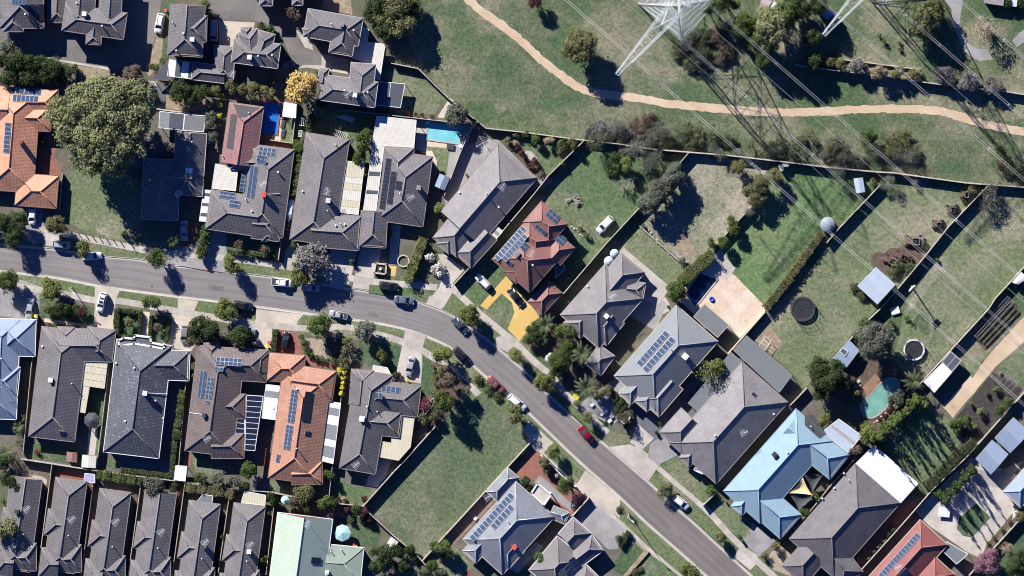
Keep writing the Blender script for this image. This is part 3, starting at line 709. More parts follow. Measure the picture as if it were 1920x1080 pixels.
class House:
    def __init__(s, short, label, blocks, roof='tile_taupe', cap='cap_taupe', gut='white_paint', wall='brick_brown', eave=2.75, pitch=25.0, name='house', cat='house', windows=4, scale_z=0):
        s.B = []
        for i, bl in enumerate(blocks):
            x1, y1, x2, y2, w = bl[:5]; e = bl[5] if len(bl) > 5 else 'hh'; dz = bl[6] if len(bl) > 6 else 0.0; pt = bl[7] if len(bl) > 7 else pitch
            ev = eave + dz + .003 * i
            s.B.append(Block(P(x1, y1, ev), P(x2, y2, ev), U(w), e, ev, pt))
        c = s.B[0].c
        s.o = empty(name, label, cat, (c.x, c.y, G0), 'detached houses' if cat == 'house' else None); s.c = c; s.short = short
        if short: LM.append((short, c))
        s.seen = {}
        mr, mw, mg, mc = MB(), MB(), MB(), MB()
        for b in s.B:
            E, R, cross = b.pts(); n = len(R); sl = math.sqrt(1 + b.k * b.k)
            def face(vs, e0, e1):
                d = (e1 - e0); d.z = 0; d.normalize(); nn = Vector((-d.y, d.x, 0))
                mr.face(vs, [((v - e0).dot(d), (v - e0).dot(nn) * sl) for v in vs])
            if cross:
                face([E[0], E[1], R[0]], E[0], E[1]); face([E[1], E[2], R[1], R[0]], E[1], E[2]); face([E[2], E[3], R[1]], E[2], E[3]); face([E[3], E[0], R[0], R[1]], E[3], E[0])
                caps = [(R[0], R[1]), (E[0], R[0]), (E[1], R[0]), (E[2], R[1]), (E[3], R[1])]
            else:
                face([E[0], E[1], R[1], R[0]], E[0], E[1]); face([E[2], E[3], R[0], R[1]], E[2], E[3]); caps = [(R[0], R[1])]
                if b.e[1] == 'h': face([E[1], E[2], R[1]], E[1], E[2]); caps += [(E[1], R[1]), (E[2], R[1])]
                if b.e[0] == 'h': face([E[3], E[0], R[0]], E[3], E[0]); caps += [(E[3], R[0]), (E[0], R[0])]
            for p, q in caps:
                if (p - q).length > .2: mc.tube([p + Vector((0, 0, .02)), q + Vector((0, 0, .02))], .10, 6)
            hw, L2 = b.w / 2, b.L / 2
            for (x, y, dx, dy) in ((0, -hw - .05, b.L + .2, .13), (0, hw + .05, b.L + .2, .13), (-L2 - .05, 0, .13, b.w), (L2 + .05, 0, .13, b.w)):
                q = b.c + b.u * x + b.t * y; mg.box((q.x, q.y, b.eave - .16), dx, dy, .18, b.u)
            iw = .5; zz = b.eave + iw * b.k - .05
            if b.w > 1.6 and b.L > 1.6:
                mw.box((b.c.x, b.c.y, G0), b.L - 2 * iw if b.e == 'hh' else b.L - .5, b.w - 2 * iw, zz - G0, b.u)
                for k, en in enumerate(b.e):
                    if en == 'g':
                        m_ = b.c + b.u * ((L2 - .3) * (1 if k else -1)); f = [Vector((*(m_ + b.t * (hw - iw)), zz)), Vector((*m_, b.eave + hw * b.k - .08)), Vector((*(m_ - b.t * (hw - iw)), zz))]
                        mw.face(f); mw.face(f[::-1])
        s.roof = part('roof', mr, roof, s.o); part('ridge_capping', mc, cap, s.o, True); part('gutter', mg, gut, s.o); part('wall', mw, wall, s.o)
        s.windows(windows)
    def windows(s, n):
        global WIN
        if WIN is None:
            mb = MB(); mb.box((0, 0, -.65), 1.7, .10, 1.3); mb.box((0, -.06, -.57), 1.5, .04, 1.14, mi=1); WIN = mb.mesh('window', ['white_paint', 'glass'])
        for b in s.B:
            for sd in (-1, 1):
                if n <= 0: return
                for x in ((0,) if b.L < 9 else (-b.L * .25, b.L * .25)):
                    q = b.c + b.u * x + b.t * (sd * (b.w / 2 - .48)); out = q + b.t * (sd * .9)
                    if any(o is not b and o.dist(out)[0] > 0 for o in s.B) or n <= 0 or b.w < 3: continue
                    o = obj('window', WIN, s.o, (q.x - s.c.x, q.y - s.c.y, 1.6 - G0)); d = b.t * sd; o.rotation_euler = (0, 0, math.atan2(d.y, d.x) + math.pi / 2); n -= 1
    def top(s, p): return max(s.B, key=lambda b: b.z(p))
    def spot(s, x, y):
        p = P(x, y, s.B[0].eave + 1.0); b = s.top(p); z = b.z(p)
        return p, (z if z > 0 else s.B[0].eave), b
    def panels(s, x1, y1, x2, y2, nv, along=None, pu=1.0, pv=1.65, mat='cell_blue', off=0.0, name='solar_panel', skip=()):
        # a row of panels whose middle line runs from (x1,y1) to (x2,y2); nv rows across
        p1, p2 = P(x1, y1, s.B[0].eave + 1), P(x2, y2, s.B[0].eave + 1); c = (p1 + p2) / 2; b = s.top(c); n = b.normal(c) if b.z(c) > 0 else Vector((0, 0, 1))
        zc = b.z(c) if b.z(c) > 0 else s.B[0].eave; d = p2 - p1; L = d.length; nu = max(1, round(L / (pu * .97))); u = Vector((d.x, d.y, 0)).normalized()
        # follow the roof: snap to the eave direction of the face
        g = Vector((n.x, n.y)); 
        if g.length > .01:
            e = Vector((-g.y, g.x)).normalized(); g = g.normalized(); best = max((e, -e, g, -g), key=lambda q: q.dot(d))
            if best.dot(d) > .8 * L: u = Vector((best.x, best.y, 0))
        R = rot_to(u, n); uu, vv = R.col[0], R.col[1]; key = (round(pu, 2), round(pv, 2), mat)
        if key not in PANEL:
            mb = MB(); mb.box((0, 0, .06), pu - .02, pv - .02, .05); mb.box((0, 0, .075), pu - .10, pv - .10, .04, mi=1); PANEL[key] = mb.mesh('solar_panel', ['solar_frame' if mat != 'cell_black' else 'dark_paint', mat])
        for i in range(nu):
            for j in range(nv):
                if (i, j) in skip: continue
                q = Vector((c.x, c.y, zc + .05)) + uu * ((i - (nu - 1) / 2) * L / nu) + vv * ((j - (nv - 1) / 2) * pv)
                o = obj(name, PANEL[key], s.o); o.matrix_local = Matrix.Translation(q - s.o.location) @ R.to_4x4()
    def patch(s, pts, mat, name='heating_mat', lift=.06):
        q = [P(x, y, s.B[0].eave + 1) for x, y in pts]; c = sum(q, Vector((0, 0))) / len(q); b = s.top(c); n = b.normal(c); z = b.z(c); mb = MB()
        if area(q) < 0: q = q[::-1]
        v = [Vector((p.x, p.y, z - ((p.x - c.x) * n.x + (p.y - c.y) * n.y) / n.z + lift)) for p in q]
        mb.prism_rings([w - Vector((0, 0, .05)) for w in v], v); part(name, mb, mat, s.o)
    def cooler(s, x, y, mat='white_paint', size=1.0, duct=None):
        p, z, b = s.spot(x, y); mb = MB(); a = b.u
        mb.box((p.x, p.y, z - .25), size * .7, size * .7, .55, a, mi=1); mb.box((p.x, p.y, z + .3), size, size, .75, a, top=.93); mb.box((p.x, p.y, z + 1.05), size * 1.02, size * 1.02, .06, a)
        mb.box((p.x, p.y, z + 1.11), size * .5, size * .5, .05, a)
        for k in range(3):
            mb.box((p.x, p.y, z + .4 + k * .2), size * 1.03, size * .8, .05, a, mi=1)
        o = part('rooftop_cooler', mb, [mat, 'grey_paint'], s.o)
        if duct:
            q = P(*duct, s.B[0].eave + 1); zq = s.top(q).z(q); zq = zq if zq > 0 else s.B[0].eave; m2 = MB(); m2.tube([(p.x, p.y, z + .12), (q.x, q.y, zq + .12)], .06); part('water_pipe', m2, 'white_paint', s.o)
    def vent(s, x, y, kind='whirly'):
        p, z, b = s.spot(x, y); mb = MB()
        if kind == 'whirly':
            mb.lathe((p.x, p.y, z - .1), [(.12, 0), (.12, .3), (.2, .36), (.24, .5), (.2, .64), (.08, .7)], 10); part('roof_vent', mb, 'aluminium', s.o, True)
        elif kind == 'flue':
            mb.lathe((p.x, p.y, z - .1), [(.09, 0), (.09, .9), (.17, .92), (.17, 1.02), (.03, 1.12)], 8); part('flue', mb, 'galvanised', s.o)
        elif kind == 'skylight':
            n = b.normal(p); R = rot_to(Vector((b.u.x, b.u.y, 0)), n); m2 = MB(); m2.box((0, 0, 0), 1.0, 1.3, .14); m2.box((0, 0, .12), .8, 1.1, .05, mi=1)
            o = obj('skylight', m2.mesh('skylight', ['grey_paint', 'glass']), s.o); o.matrix_local = Matrix.Translation(Vector((p.x, p.y, z)) - s.o.location) @ R.to_4x4()
    def antenna(s, x, y, ang=30):
        p, z, b = s.spot(x, y); mb = MB(); a = math.radians(ang); u = Vector((math.cos(a), math.sin(a), 0)); v = Vector((-u.y, u.x, 0)); c = Vector((p.x, p.y, z))
        h = 1.9; mb.tube([c, c + Vector((0, 0, h))], .035, 5); mb.tube([c + u * -.9 + Vector((0, 0, h)), c + u * .9 + Vector((0, 0, h))], .03, 5)
        for k in range(7):
            q = c + u * (-.85 + k * .28) + Vector((0, 0, h)); w = .95 - k * .07; mb.tube([q - v * w, q + v * w], .022, 4)
        part('tv_antenna', mb, 'aluminium', s.o)
    def chimney(s, x, y, mat='brick_red', size=.9):
        p, z, b = s.spot(x, y); mb = MB(); mb.box((p.x, p.y, z - .4), size, size * .8, 1.9, b.u); mb.box((p.x, p.y, z + 1.5), size * 1.15, size, .12, b.u); mb.lathe((p.x, p.y, z + 1.6), [(.16, 0), (.14, .3), (.1, .3)], 8)
        part('chimney', mb, mat, s.o)
PANEL = {}
H = House
BR = dict(roof='tile_taupe', cap='cap_taupe', gut='gutter_taupe', wall='brick_tan')
GY = dict(roof='tile_grey', cap='cap_taupe', gut='gutter_pale', wall='brick_brown')
TC = dict(roof='tile_terracotta', cap='cap_terracotta', gut='brown_paint', wall='brick_red')
sh('A0')
h = H('the corner lane house', 'grey tiled house with dark solar panels in the upper corner of the photo', [(140, -400, 145, 190, 300), (90, 60, 90, 213, 135)], eave=4.6, **BR)
h.panels(80, 5, 190, 5, 1); h.panels(222, 30, 214, 140, 1, mat='cell_black'); h.panels(275, 30, 267, 140, 1, mat='cell_black'); h.vent(175, 95)
h = H('the lane house with porch', 'taupe tiled house with a small gabled porch facing the shaded lane', [(430, 115, 845, 178, 180), (757, -200, 737, 200, 150), (560, -200, 530, 200, 195), (640, 120, 630, 300, 100, 'gh', -.05)], eave=5.2, **BR)
h.cooler(572, 92); h.vent(520, 20); h.vent(690, 175); h.patch([(600, -60), (690, -40), (680, 45), (602, 38)], 'white_paint', 'roof_panel')
H(None, 'narrow dark grey garage roof between two taupe houses by the lane', [(395, -250, 385, 152, 130)], name='garage', cat='garage', windows=1, **BR)
h = H('the house beside the lane car', 'taupe tiled house with a narrow green strip beside the lane car', [(1268, 35, 1247, 378, 232, 'gh'), (1230, 190, 1395, 195, 175, 'gh')], eave=5.2, **BR)
h.cooler(1300, 264); h.vent(1240, 225); h.vent(1165, 150, 'flue'); h.vent(1190, 342)
h = H('the orange tiled house', 'large orange terracotta tiled house with solar arrays and red chimney', [(112, 600, 62, 1290, 325), (100, 688, 392, 690, 165, 'gh'), (100, 790, 345, 800, 175, 'gh'), (108, 1276, 388, 1298, 218, 'hh', -.1), (90, 1150, 92, 1286, 100, 'gh', -.1), (-120, 720, 60, 740, 300, 'hg')], **TC)
h.panels(75, 610, 275, 625, 1); h.panels(85, 662, 258, 670, 1); h.panels(62, 825, 48, 1030, 1); h.chimney(147, 962)
sh('B0')
h = H('the upper edge roof tips', 'dark tiled house cut by the upper edge beside the lane', [(430, -150, 427, 38, 88), (640, -150, 640, 35, 70), (300, -120, 760, -100, 160)], eave=5.0, **GY)
h = H('the upper courtyard house', 'grey tiled house with a wing reaching down to the courtyard drive', [(695, 152, 1066, 218, 190), (962, 180, 930, 366, 160, 'gh'), (770, 180, 690, 226, 75, 'gh')], eave=5.0, **GY)
h.cooler(942, 166, 'grey_paint', .9); h.vent(870, 160, 'flue'); h.vent(1020, 205)
h = H('the golden tree house', 'grey tiled house with cooler box just right of the golden tree', [(795, 588, 1172, 640, 172), (1085, 428, 1066, 640, 165, 'hg'), (818, 462, 812, 560, 66, 'hg', -.05)], eave=5.0, **GY)
h.cooler(1030, 640); h.vent(960, 610); h.vent(1115, 622); h.antenna(985, 630, 40)
h = H('the stepped grey house', 'grey tiled house with stepped gables above a clipped hedge row', [(203, 338, 516, 380, 165), (305, 205, 335, 370, 130, 'hg'), (292, 183, 300, 300, 72, 'hg'), (432, 218, 395, 350, 120, 'hg'), (150, 312, 140, 536, 132, 'hh', -2.3), (-70, 478, 150, 505, 115, 'hg', -2.3)], eave=5.0, **GY)
h.cooler(318, 385); h.vent(375, 378); h.vent(470, 372); h.antenna(195, 500, 60)
h = H('the maroon wing', 'maroon tiled wing with dark heating mats beside the blue pool', [(297, 707, 240, 1110, 232, 'hg')], roof='tile_maroon', cap='cap_red', gut='gutter_taupe', wall='brick_brown', windows=2)
h.patch([(190, 770), (232, 775), (205, 1010), (158, 1000)], 'mat_black'); h.patch([(205, 705), (385, 728), (290, 790), (240, 790)], 'mat_black'); h.vent(312, 760, 'flue')
sh('B1')
h = H('the red boxed house', 'grey tiled house with red cooler box and many solar panels', [(468, 55, 390, 650, 300), (38, 476, 380, 528, 265, 'hg'), (340, 570, 527, 592, 205, 'gh'), (428, 580, 440, 688, 75, 'gh'), (190, 150, 400, 165, 110, 'hg')], **BR)
h.panels(380, 68, 492, 84, 1, pv=.95); h.panels(376, 96, 488, 112, 1, pv=.95); h.panels(366, 122, 436, 132, 1, pv=.9); h.panels(364, 148, 434, 158, 1, pv=.9); h.panels(290, 222, 270, 362, 2, pv=.95); h.panels(350, 185, 322, 398, 2, pv=.98); h.panels(112, 378, 218, 393, 2, pv=.9); h.panels(180, 436, 250, 446, 2, pv=.9)
h.cooler(418, 373, 'red_plastic', 1.1, (520, 372)); h.antenna(415, 300, 35); h.vent(290, 408, 'flue'); h.vent(335, 487); h.vent(512, 225); h.vent(132, 115, 'flue')
h = H('the cream ribbed patio house', 'long taupe tiled house with a cream ribbed patio roof along its side', [(845, -18, 735, 702, 296), (735, 612, 1062, 640, 232, 'gh')], **BR)
h.cooler(850, 415); h.vent(900, 585); h.vent(932, 574, 'flue'); h.vent(960, 578); h.vent(845, 485, 'flue'); h.vent(675, 355); h.vent(897, 38, 'flue'); h.antenna(845, 350, 80)
h = H('the long white patio house', 'taupe tiled house with black solar strips beside a long white patio', [(1394, 100, 1328, 572, 318), (1327, 58, 1312, 300, 200, 'hg'), (1160, 490, 1146, 732, 178, 'gh')], **BR)
h.panels(1254, 135, 1214, 475, 1, pv=1.45, mat='cell_black'); h.panels(1290, 222, 1264, 440, 1, pv=1.45, mat='cell_black'); h.panels(1330, 283, 1322, 345, 1, mat='cell_black'); h.vent(1335, 365, 'flue'); h.antenna(1410, 390, 20); h.cooler(1460, 330, 'grey_paint')
sh('A1')
h = H('the tree shaded house', 'dark grey tiled house lying mostly in the huge tree shadow', [(1292, -40, 1262, 382, 205, 'gh'), (1095, 140, 1078, 548, 245), (1100, 250, 1300, 270, 200, 'gg')], **GY)
h.vent(1300, 20, 'flue'); h.patch([(1255, 195), (1300, 198), (1298, 235), (1255, 232)], 'white_paint', 'skylight')
h.antenna(1215, 370, 10)
sh('C1')
h = H('the long charcoal house', 'long charcoal tiled house set diagonally with a small yellow side roof', [(757, 152, 372, 602, 347, 'hg'), (400, 570, 266, 735, 210, 'gh', -.05), (560, 630, 385, 822, 158, 'gh', -.08), (340, 640, 252, 745, 112, 'gh', -.1)], roof='tile_ash', cap='cap_dark', gut='gutter_taupe', wall='brick_tan')
h.vent(550, 365, 'flue'); h.vent(365, 365); h.vent(632, 462); h.antenna(660, 315, 50)
h = H('the red tiled house', 'red tiled two storey house with blue solar arrays on four slopes', [(712, 926, 921, 688, 338), (921, 607, 800, 745, 228), (1007, 500, 885, 640, 237), (1090, 690, 990, 805, 147, 'hg', -.4), (708, 940, 800, 840, 120, 'hg', -.3)], roof='tile_red', cap='cap_red', gut='brown_paint', wall='brick_brown', eave=4.6, pitch=26)
h.panels(802, 600, 614, 816, 1, pv=1.45); h.panels(814, 652, 668, 820, 1, pv=1.45); h.panels(824, 706, 786, 749, 1, pv=1.45); h.panels(716, 830, 700, 848, 1, pv=1.45); h.panels(872, 595, 940, 655, 2, pv=1.1); h.panels(960, 492, 1030, 558, 2, pv=1.1); h.panels(1030, 668, 1070, 705, 2, pv=1.1)
h.cooler(757, 772, 'grey_paint', 1.2); h.vent(862, 852); h.antenna(855, 770, 60)
sh('C2')
H(None, 'red tiled garage roof standing between yellow driveway and red tiled house', [(876, 208, 1012, 62, 132)], roof='tile_red', cap='cap_red', gut='brown_paint', wall='brick_brown', name='garage', cat='garage', windows=1)
sh('F')
h = H('the octagonal bay house', 'taupe tiled house with octagonal bay and two grey water tanks', [(1170, 528, 1087, 622, 96), (1187, 492, 1125, 566, 58, 'hg'), (1117, 632, 1150, 590, 52, 'hg', -.05), (1073, 620, 1105, 585, 42, 'hg', -.05), (1112, 693, 1138, 657, 37, 'hh', -.15), (1175, 540, 1208, 546, 30, 'gh', -.1)], roof='tile_ash', cap='cap_taupe', gut='gutter_pale', wall='brick_tan')
sh('C2'); h.cooler(1360, 258); h.vent(1230, 62); h.antenna(1400, 120, 30)
sh('D2')
h = H('the pale metal house', 'pale grey metal roofed house with sixteen solar panels', [(602, 310, 182, 788, 372), (277, 882, 437, 697, 180, 'hg', -.05), (115, 822, 210, 715, 112, 'hg', -.1), (222, 872, 300, 780, 110, 'hg', -.05)], roof='metal_steelgrey', cap='grey_paint', wall='render_cream', gut='cream_paint', pitch=23.5)
h.panels(208, 590, 402, 372, 1, pv=1.55, pu=1.15); h.panels(248, 628, 442, 410, 1, pv=1.55, pu=1.15); h.cooler(523, 530, 'white_paint', 1.3); h.vent(425, 478, 'flue')
h = H('the skylight charcoal house', 'big charcoal tiled house with skylight and wide flat rear awning', [(1060, 707, 574, 1256, 414), (420, 1116, 570, 950, 205, 'hg', -.05), (512, 1250, 595, 1155, 96, 'hg', -.15)], roof='tile_ash', cap='cap_dark', gut='gutter_taupe', wall='brick_tan')
h.vent(985, 790, 'skylight'); h.vent(725, 1060); h.vent(1120, 925); h.antenna(920, 1040, 15)
sh('F')
h = H('the sky blue house', 'sky blue metal roofed house wrapped around a courtyard with sails', [(1527, 797, 1391, 951, 92), (1478, 800, 1574, 876, 58, 'gh'), (1412, 925, 1483, 988, 60, 'gh', -.05), (1381, 958, 1400, 934, 28, 'hg', -.1)], roof='metal_skyblue', cap='metal_skyblue', gut='metal_skyblue', wall='render_cream', pitch=23.5)
sh('D3'); h.cooler(1125, 256, 'dark_paint', 1.1); h.vent(1370, 70, 'flue'); h.vent(1212, 240)
sh('E2'); h.patch([(-40, 935), (20, 930), (105, 1060), (60, 1090), (-40, 1000)], 'mat_black')
sh('E3')
h = H('the white rear roof house', 'big charcoal tiled house with a white flat roof behind it', [(452, 455, 8, 962, 402), (150, 940, 282, 1110, 185, 'gh', -.05), (-120, 1080, 20, 920, 200, 'hg', -.05)], roof='tile_grey', cap='cap_dark', gut='gutter_taupe', wall='brick_brown')
h.vent(160, 490); h.vent(225, 390); h.vent(80, 560); h.vent(255, 432, 'flue')
h = H('the lower corner red house', 'pinkish red tiled house with cream gutter and a long solar strip', [(832, 785, 400, 1262, 251), (905, 1008, 740, 1190, 185, 'hg', -.05)], roof='tile_pinkred', cap='cap_red', gut='cream_paint', wall='brick_red')
h.panels(732, 800, 470, 1085, 1, pv=1.5); h.panels(655, 1035, 580, 1110, 1, pv=1.5); h.antenna(590, 1010, 20)
h = H('the far edge blue roof', 'pale blue metal roofed house cut by the photo edge', [(1358, 566, 1560, 340, 160, 'hg')], roof='metal_paleblue', cap='metal_paleblue', gut='cream_paint', wall='render_cream')
sh('A2')
h = H('the pale blue metal house', 'pale blue metal roofed house with stepped gables and white car drive', [(20, 280, -8, 955, 235), (112, 282, 104, 530, 262, 'hh'), (-60, 690, 126, 708, 200, 'gh', .1)], roof='metal_paleblue', cap='metal_paleblue', gut='white_paint', wall='render_cream')
h.antenna(5, 705, 70); h.vent(15, 545, 'flue')
h = H('the L patio house', 'taupe tiled house with an L shaped cream patio roof', [(438, 350, 348, 1092, 312), (300, 450, 762, 462, 218), (447, 335, 440, 480, 112, 'hg'), (688, 345, 668, 500, 190, 'hg')], **BR)
h.cooler(348, 688); h.vent(487, 716, 'flue'); h.vent(285, 467); h.vent(420, 1048, 'skylight')
h = H('the slate house', 'dark slate tiled house with a white portico and cooler box', [(975, 440, 885, 1200, 375), (1000, 588, 1278, 598, 200, 'gh')], roof='tile_slate', cap='cap_dark', gut='white_paint', wall='render_white')
h.cooler(985, 776, 'white_paint', 1.0, (1128, 790)); h.vent(1052, 832); h.vent(912, 607); h.vent(850, 966); h.vent(1100, 955); h.vent(782, 580)
sh('B2')
h = H('the umber house', 'umber brown tiled house with two solar arrays and a dark glazed pergola', [(128, 478, 40, 1190, 322), (0, 572, 436, 600, 215), (400, 500, 388, 640, 105, 'hg'), (60, 442, 60, 600, 105, 'hg'), (60, 1138, 278, 1138, 168, 'gh'), (60, 868, 288, 872, 165, 'gh')], roof='tile_umber', cap='cap_dark', gut='gutter_taupe', wall='brick_red')
h.panels(92, 560, 265, 578, 2, pv=.95); h.panels(78, 612, 146, 620, 1, pv=.95); h.panels(8, 630, -12, 812, 2, pv=.84); h.panels(62, 672, 42, 815, 2, pv=.84); h.panels(28, 838, 50, 840, 1, pu=1.0, pv=.8)
h.cooler(14, 925, 'dark_paint', .9, (-90, 916)); h.antenna(40, 1080, 30)
h = H('the middle row orange house', 'orange terracotta house with long solar strips and a striped white patio', [(706, 640, 606, 1376, 332), (440, 603, 686, 622, 190), (600, 690, 888, 735, 205, 'gh'), (600, 1325, 808, 1322, 150, 'gh'), (805, 630, 800, 720, 90, 'hg')], roof='tile_terracotta_aged', cap='cap_terracotta', gut='brown_paint', wall='brick_red')
h.panels(626, 757, 596, 978, 2, pv=.9); h.panels(722, 768, 694, 966, 2, pv=.95, mat='cell_black'); h.panels(592, 995, 568, 1160, 2, pv=.9); h.panels(494, 1220, 526, 1224, 1, pv=1.9); h.vent(708, 1048, 'skylight'); h.vent(640, 750); h.vent(640, 1148, 'flue')
h = H('the empty lot taupe house', 'taupe tiled house with cream rear patio beside the empty lot', [(1160, 640, 1044, 1308, 245), (1085, 790, 1462, 838, 212), (1078, 625, 1062, 860, 148, 'hg'), (1120, 966, 1338, 992, 180, 'gh')], **BR)
h.panels(1145, 742, 1332, 765, 1, pu=1.05, pv=1.5); h.panels(1130, 788, 1222, 800, 1, pu=1.05, pv=1.4); h.cooler(1078, 950, 'white_paint', 1.2); h.vent(1112, 870); h.vent(1180, 905, 'flue'); h.antenna(1040, 1260, 40)
sh('B3')
h = H('the mint green house', 'long mint green metal roofed house with a red parapet end', [(692, 675, 622, 1230, 372, 'gg')], roof='metal_mint', cap='metal_mint', gut='white_paint', wall='brick_red', pitch=28, eave=3.0)
h.panels(730, 972, 800, 975, 1, pu=1.2, pv=1.5, mat='cell_black'); h.antenna(715, 715, 60)
h = H(None, 'sage green metal garage roof joined to the mint green roof', [(830, 985, 1075, 1010, 240, 'gh')], roof='metal_sage', cap='metal_sage', gut='white_paint', wall='brick_red', pitch=10, name='garage', cat='garage', windows=0)
h.vent(935, 905, 'flue'); h.vent(865, 915, 'flue'); h.cooler(840, 1055, 'white_paint', .8)
sh('A3')
UN = ['leftmost', 'second', 'third', 'fourth', 'fifth', 'sixth']
for k, (dx, dy) in enumerate(((-303, -10), (0, 0), (297, 75), (603, 85), (900, 155), (1203, 172))):
    hip = 'h' if k not in (0, 3) else 'g'
    h = H('the %s lower unit' % UN[k], '%s narrow taupe tiled unit in the lower row counted from the left edge' % UN[k],
          [(482 + dx, 428 + dy, 398 + dx, 1050 + dy, 212, hip + 'h'), (312 + dx, 715 + dy, 450 + dx, 738 + dy, 178, 'hg'), (272 + dx, 985 + dy, 400 + dx, 1000 + dy, 195, 'hg'), (420 + dx, 962 + dy, 548 + dx, 962 + dy, 185, 'gh')], **BR)
    h.antenna(492 + dx, 690 + dy - (60 if k in (0, 2) else 0), 40); h.vent(465 + dx, 805 + dy, 'flue')
    if k in (0, 4): h.cooler(420 + dx + (0 if k == 0 else 65), 650 + dy + (0 if k == 0 else 75), 'dark_paint', 1.0)
    if k == 5: h.cooler(480 + dx, 740 + dy, 'white_paint', 1.0)
    for a in (-122, -128): pass
sh('C3')
h = H('the blue grey tiled house', 'blue grey tiled house with fifteen solar panels beside the empty lot', [(877, 560, 522, 952, 357), (730, 383, 585, 545, 102), (432, 952, 545, 825, 122, 'hg', -.05), (640, 985, 750, 862, 150, 'hg', -.05), (1092, 692, 985, 645, 84, 'hg', -.2)], roof='tile_bluegrey', cap='solar_frame', gut='render_cream', wall='render_cream')
h.panels(722, 530, 448, 835, 1, pv=1.6, pu=1.1); h.panels(722, 605, 592, 755, 1, pv=1.6, pu=1.1); h.cooler(737, 882, 'red_plastic', 1.0); h.vent(695, 705, 'flue'); h.antenna(560, 545, 30)
h = H('the lower edge house', 'taupe tiled house with four gables at the lower edge', [(1120, 890, 930, 1120, 250), (1195, 738, 1095, 850, 168, 'hg'), (1298, 855, 1090, 1010, 130, 'hg'), (1260, 1040, 1150, 1150, 120, 'hg', -.1)], roof='tile_taupe', cap='cap_taupe', wall='render_cream')
h.panels(1108, 960, 1190, 1040, 1); h.panels(1080, 1010, 1150, 1075, 1)
# ------------------------------------------------------------------ patio roofs, sheds, pools
def roof_quad(mb, q, zs, t=.06, mi=0):
    # q: 4 plan points, zs: heights; the sheet ribs run across the first edge
    v = [Vector((p.x, p.y, z)) for p, z in zip(q, zs)]
    if area(q) < 0: v = v[::-1]
    d = (v[1] - v[0]); d.z = 0; d.normalize(); n = Vector((-d.y, d.x, 0)); i = len(mb.v)
    mb.face(v, [((w - v[0]).dot(d), (w - v[0]).dot(n)) for w in v], mi); dn = Vector((0, 0, -t))
    mb.face([w + dn for w in v][::-1], None, mi)
    for k in range(len(v)):
        a, b = v[k], v[(k + 1) % len(v)]; mb.face([a + dn, b + dn, b, a], None, mi)
def patio(label, pts, mat, h=2.45, strips=None, frame='white_paint', name='patio_awning', cat='awning', slope=.25, posts=True, battens=0):
    # strips: list of (t0, t1, material) bands along the side from point 0 to point 3 (4-point roofs only)
    q = [P(x, y, h) for x, y in pts]; c = sum(q, Vector((0, 0))) / len(q); o = empty(name, label, cat, (c.x, c.y, G0)); mb = MB()
    if len(q) == 4 and strips:
        for k, (t0, t1, m) in enumerate(strips):
            s = MB(); a, b = q[0].lerp(q[3], t0), q[1].lerp(q[2], t0); c2, d = q[1].lerp(q[2], t1 - .004), q[0].lerp(q[3], t1 - .004)
            roof_quad(s, [a, b, c2, d], [h + .004 * (k % 2)] * 4); part('roof_sheet', s, m, o)
    else:
        roof_quad(mb, q, [h] * len(q)); part('roof_sheet', mb, mat, o)
    fb = MB()
    for a, b in zip(q, q[1:] + q[:1]):
        m = (a + b) / 2; fb.box((m.x, m.y, h - .17), (b - a).length, .12, .2, b - a)
    part('edge_beam', fb, frame, o)
    if battens:
        for k in range(1, battens):
            a, b = q[0].lerp(q[3], k / battens), q[1].lerp(q[2], k / battens); m = (a + b) / 2; bb = MB(); bb.box((m.x, m.y, h + .002), (b - a).length, .09, .06, b - a); part('rafter', bb, frame, o)
    if posts:
        for p in q:
            d = (c - p).normalized() * .25; pb = MB(); pb.box((p.x + d.x, p.y + d.y, G0), .11, .11, h - G0 - .1); part('post', pb, frame, o)
    return o
def shed(label, pts, mat, h=2.2, rise=.35, wall='metal_grey', name='garden_shed', mats2=None, short=None):
    # 4 corners; the ridge runs from the middle of side 0-1 to the middle of side 2-3
    q = [P(x, y, h) for x, y in pts]; c = sum(q, Vector((0, 0))) / 4; o = empty(name, label, 'shed', (c.x, c.y, G0)); mb = MB()
    a, b = (q[0] + q[1]) / 2, (q[2] + q[3]) / 2
    if area(q) < 0: pass
    w = MB(); ins = [p.lerp(c, .05) for p in q]; w.prism(ins, G0, h - .06); part('wall', w, wall, o)
    m1, m2 = MB(), MB()
    roof_quad(m1, [q[0], a, b, q[3]], [h, h + rise, h + rise, h]); roof_quad(m2, [a, q[1], q[2], b], [h + rise, h, h, h + rise])
    part('roof_sheet', m1, mat, o); part('roof_sheet', m2, mats2 or mat, o)
    d = MB(); e = (ins[2] + ins[3]) / 2; dr = (ins[3] - ins[2]).normalized(); d.box((e.x, e.y, G0), .95, .06, 1.75, dr); part('door', d, 'grey_paint', o)
    if short: LM.append((short, c))
    return o
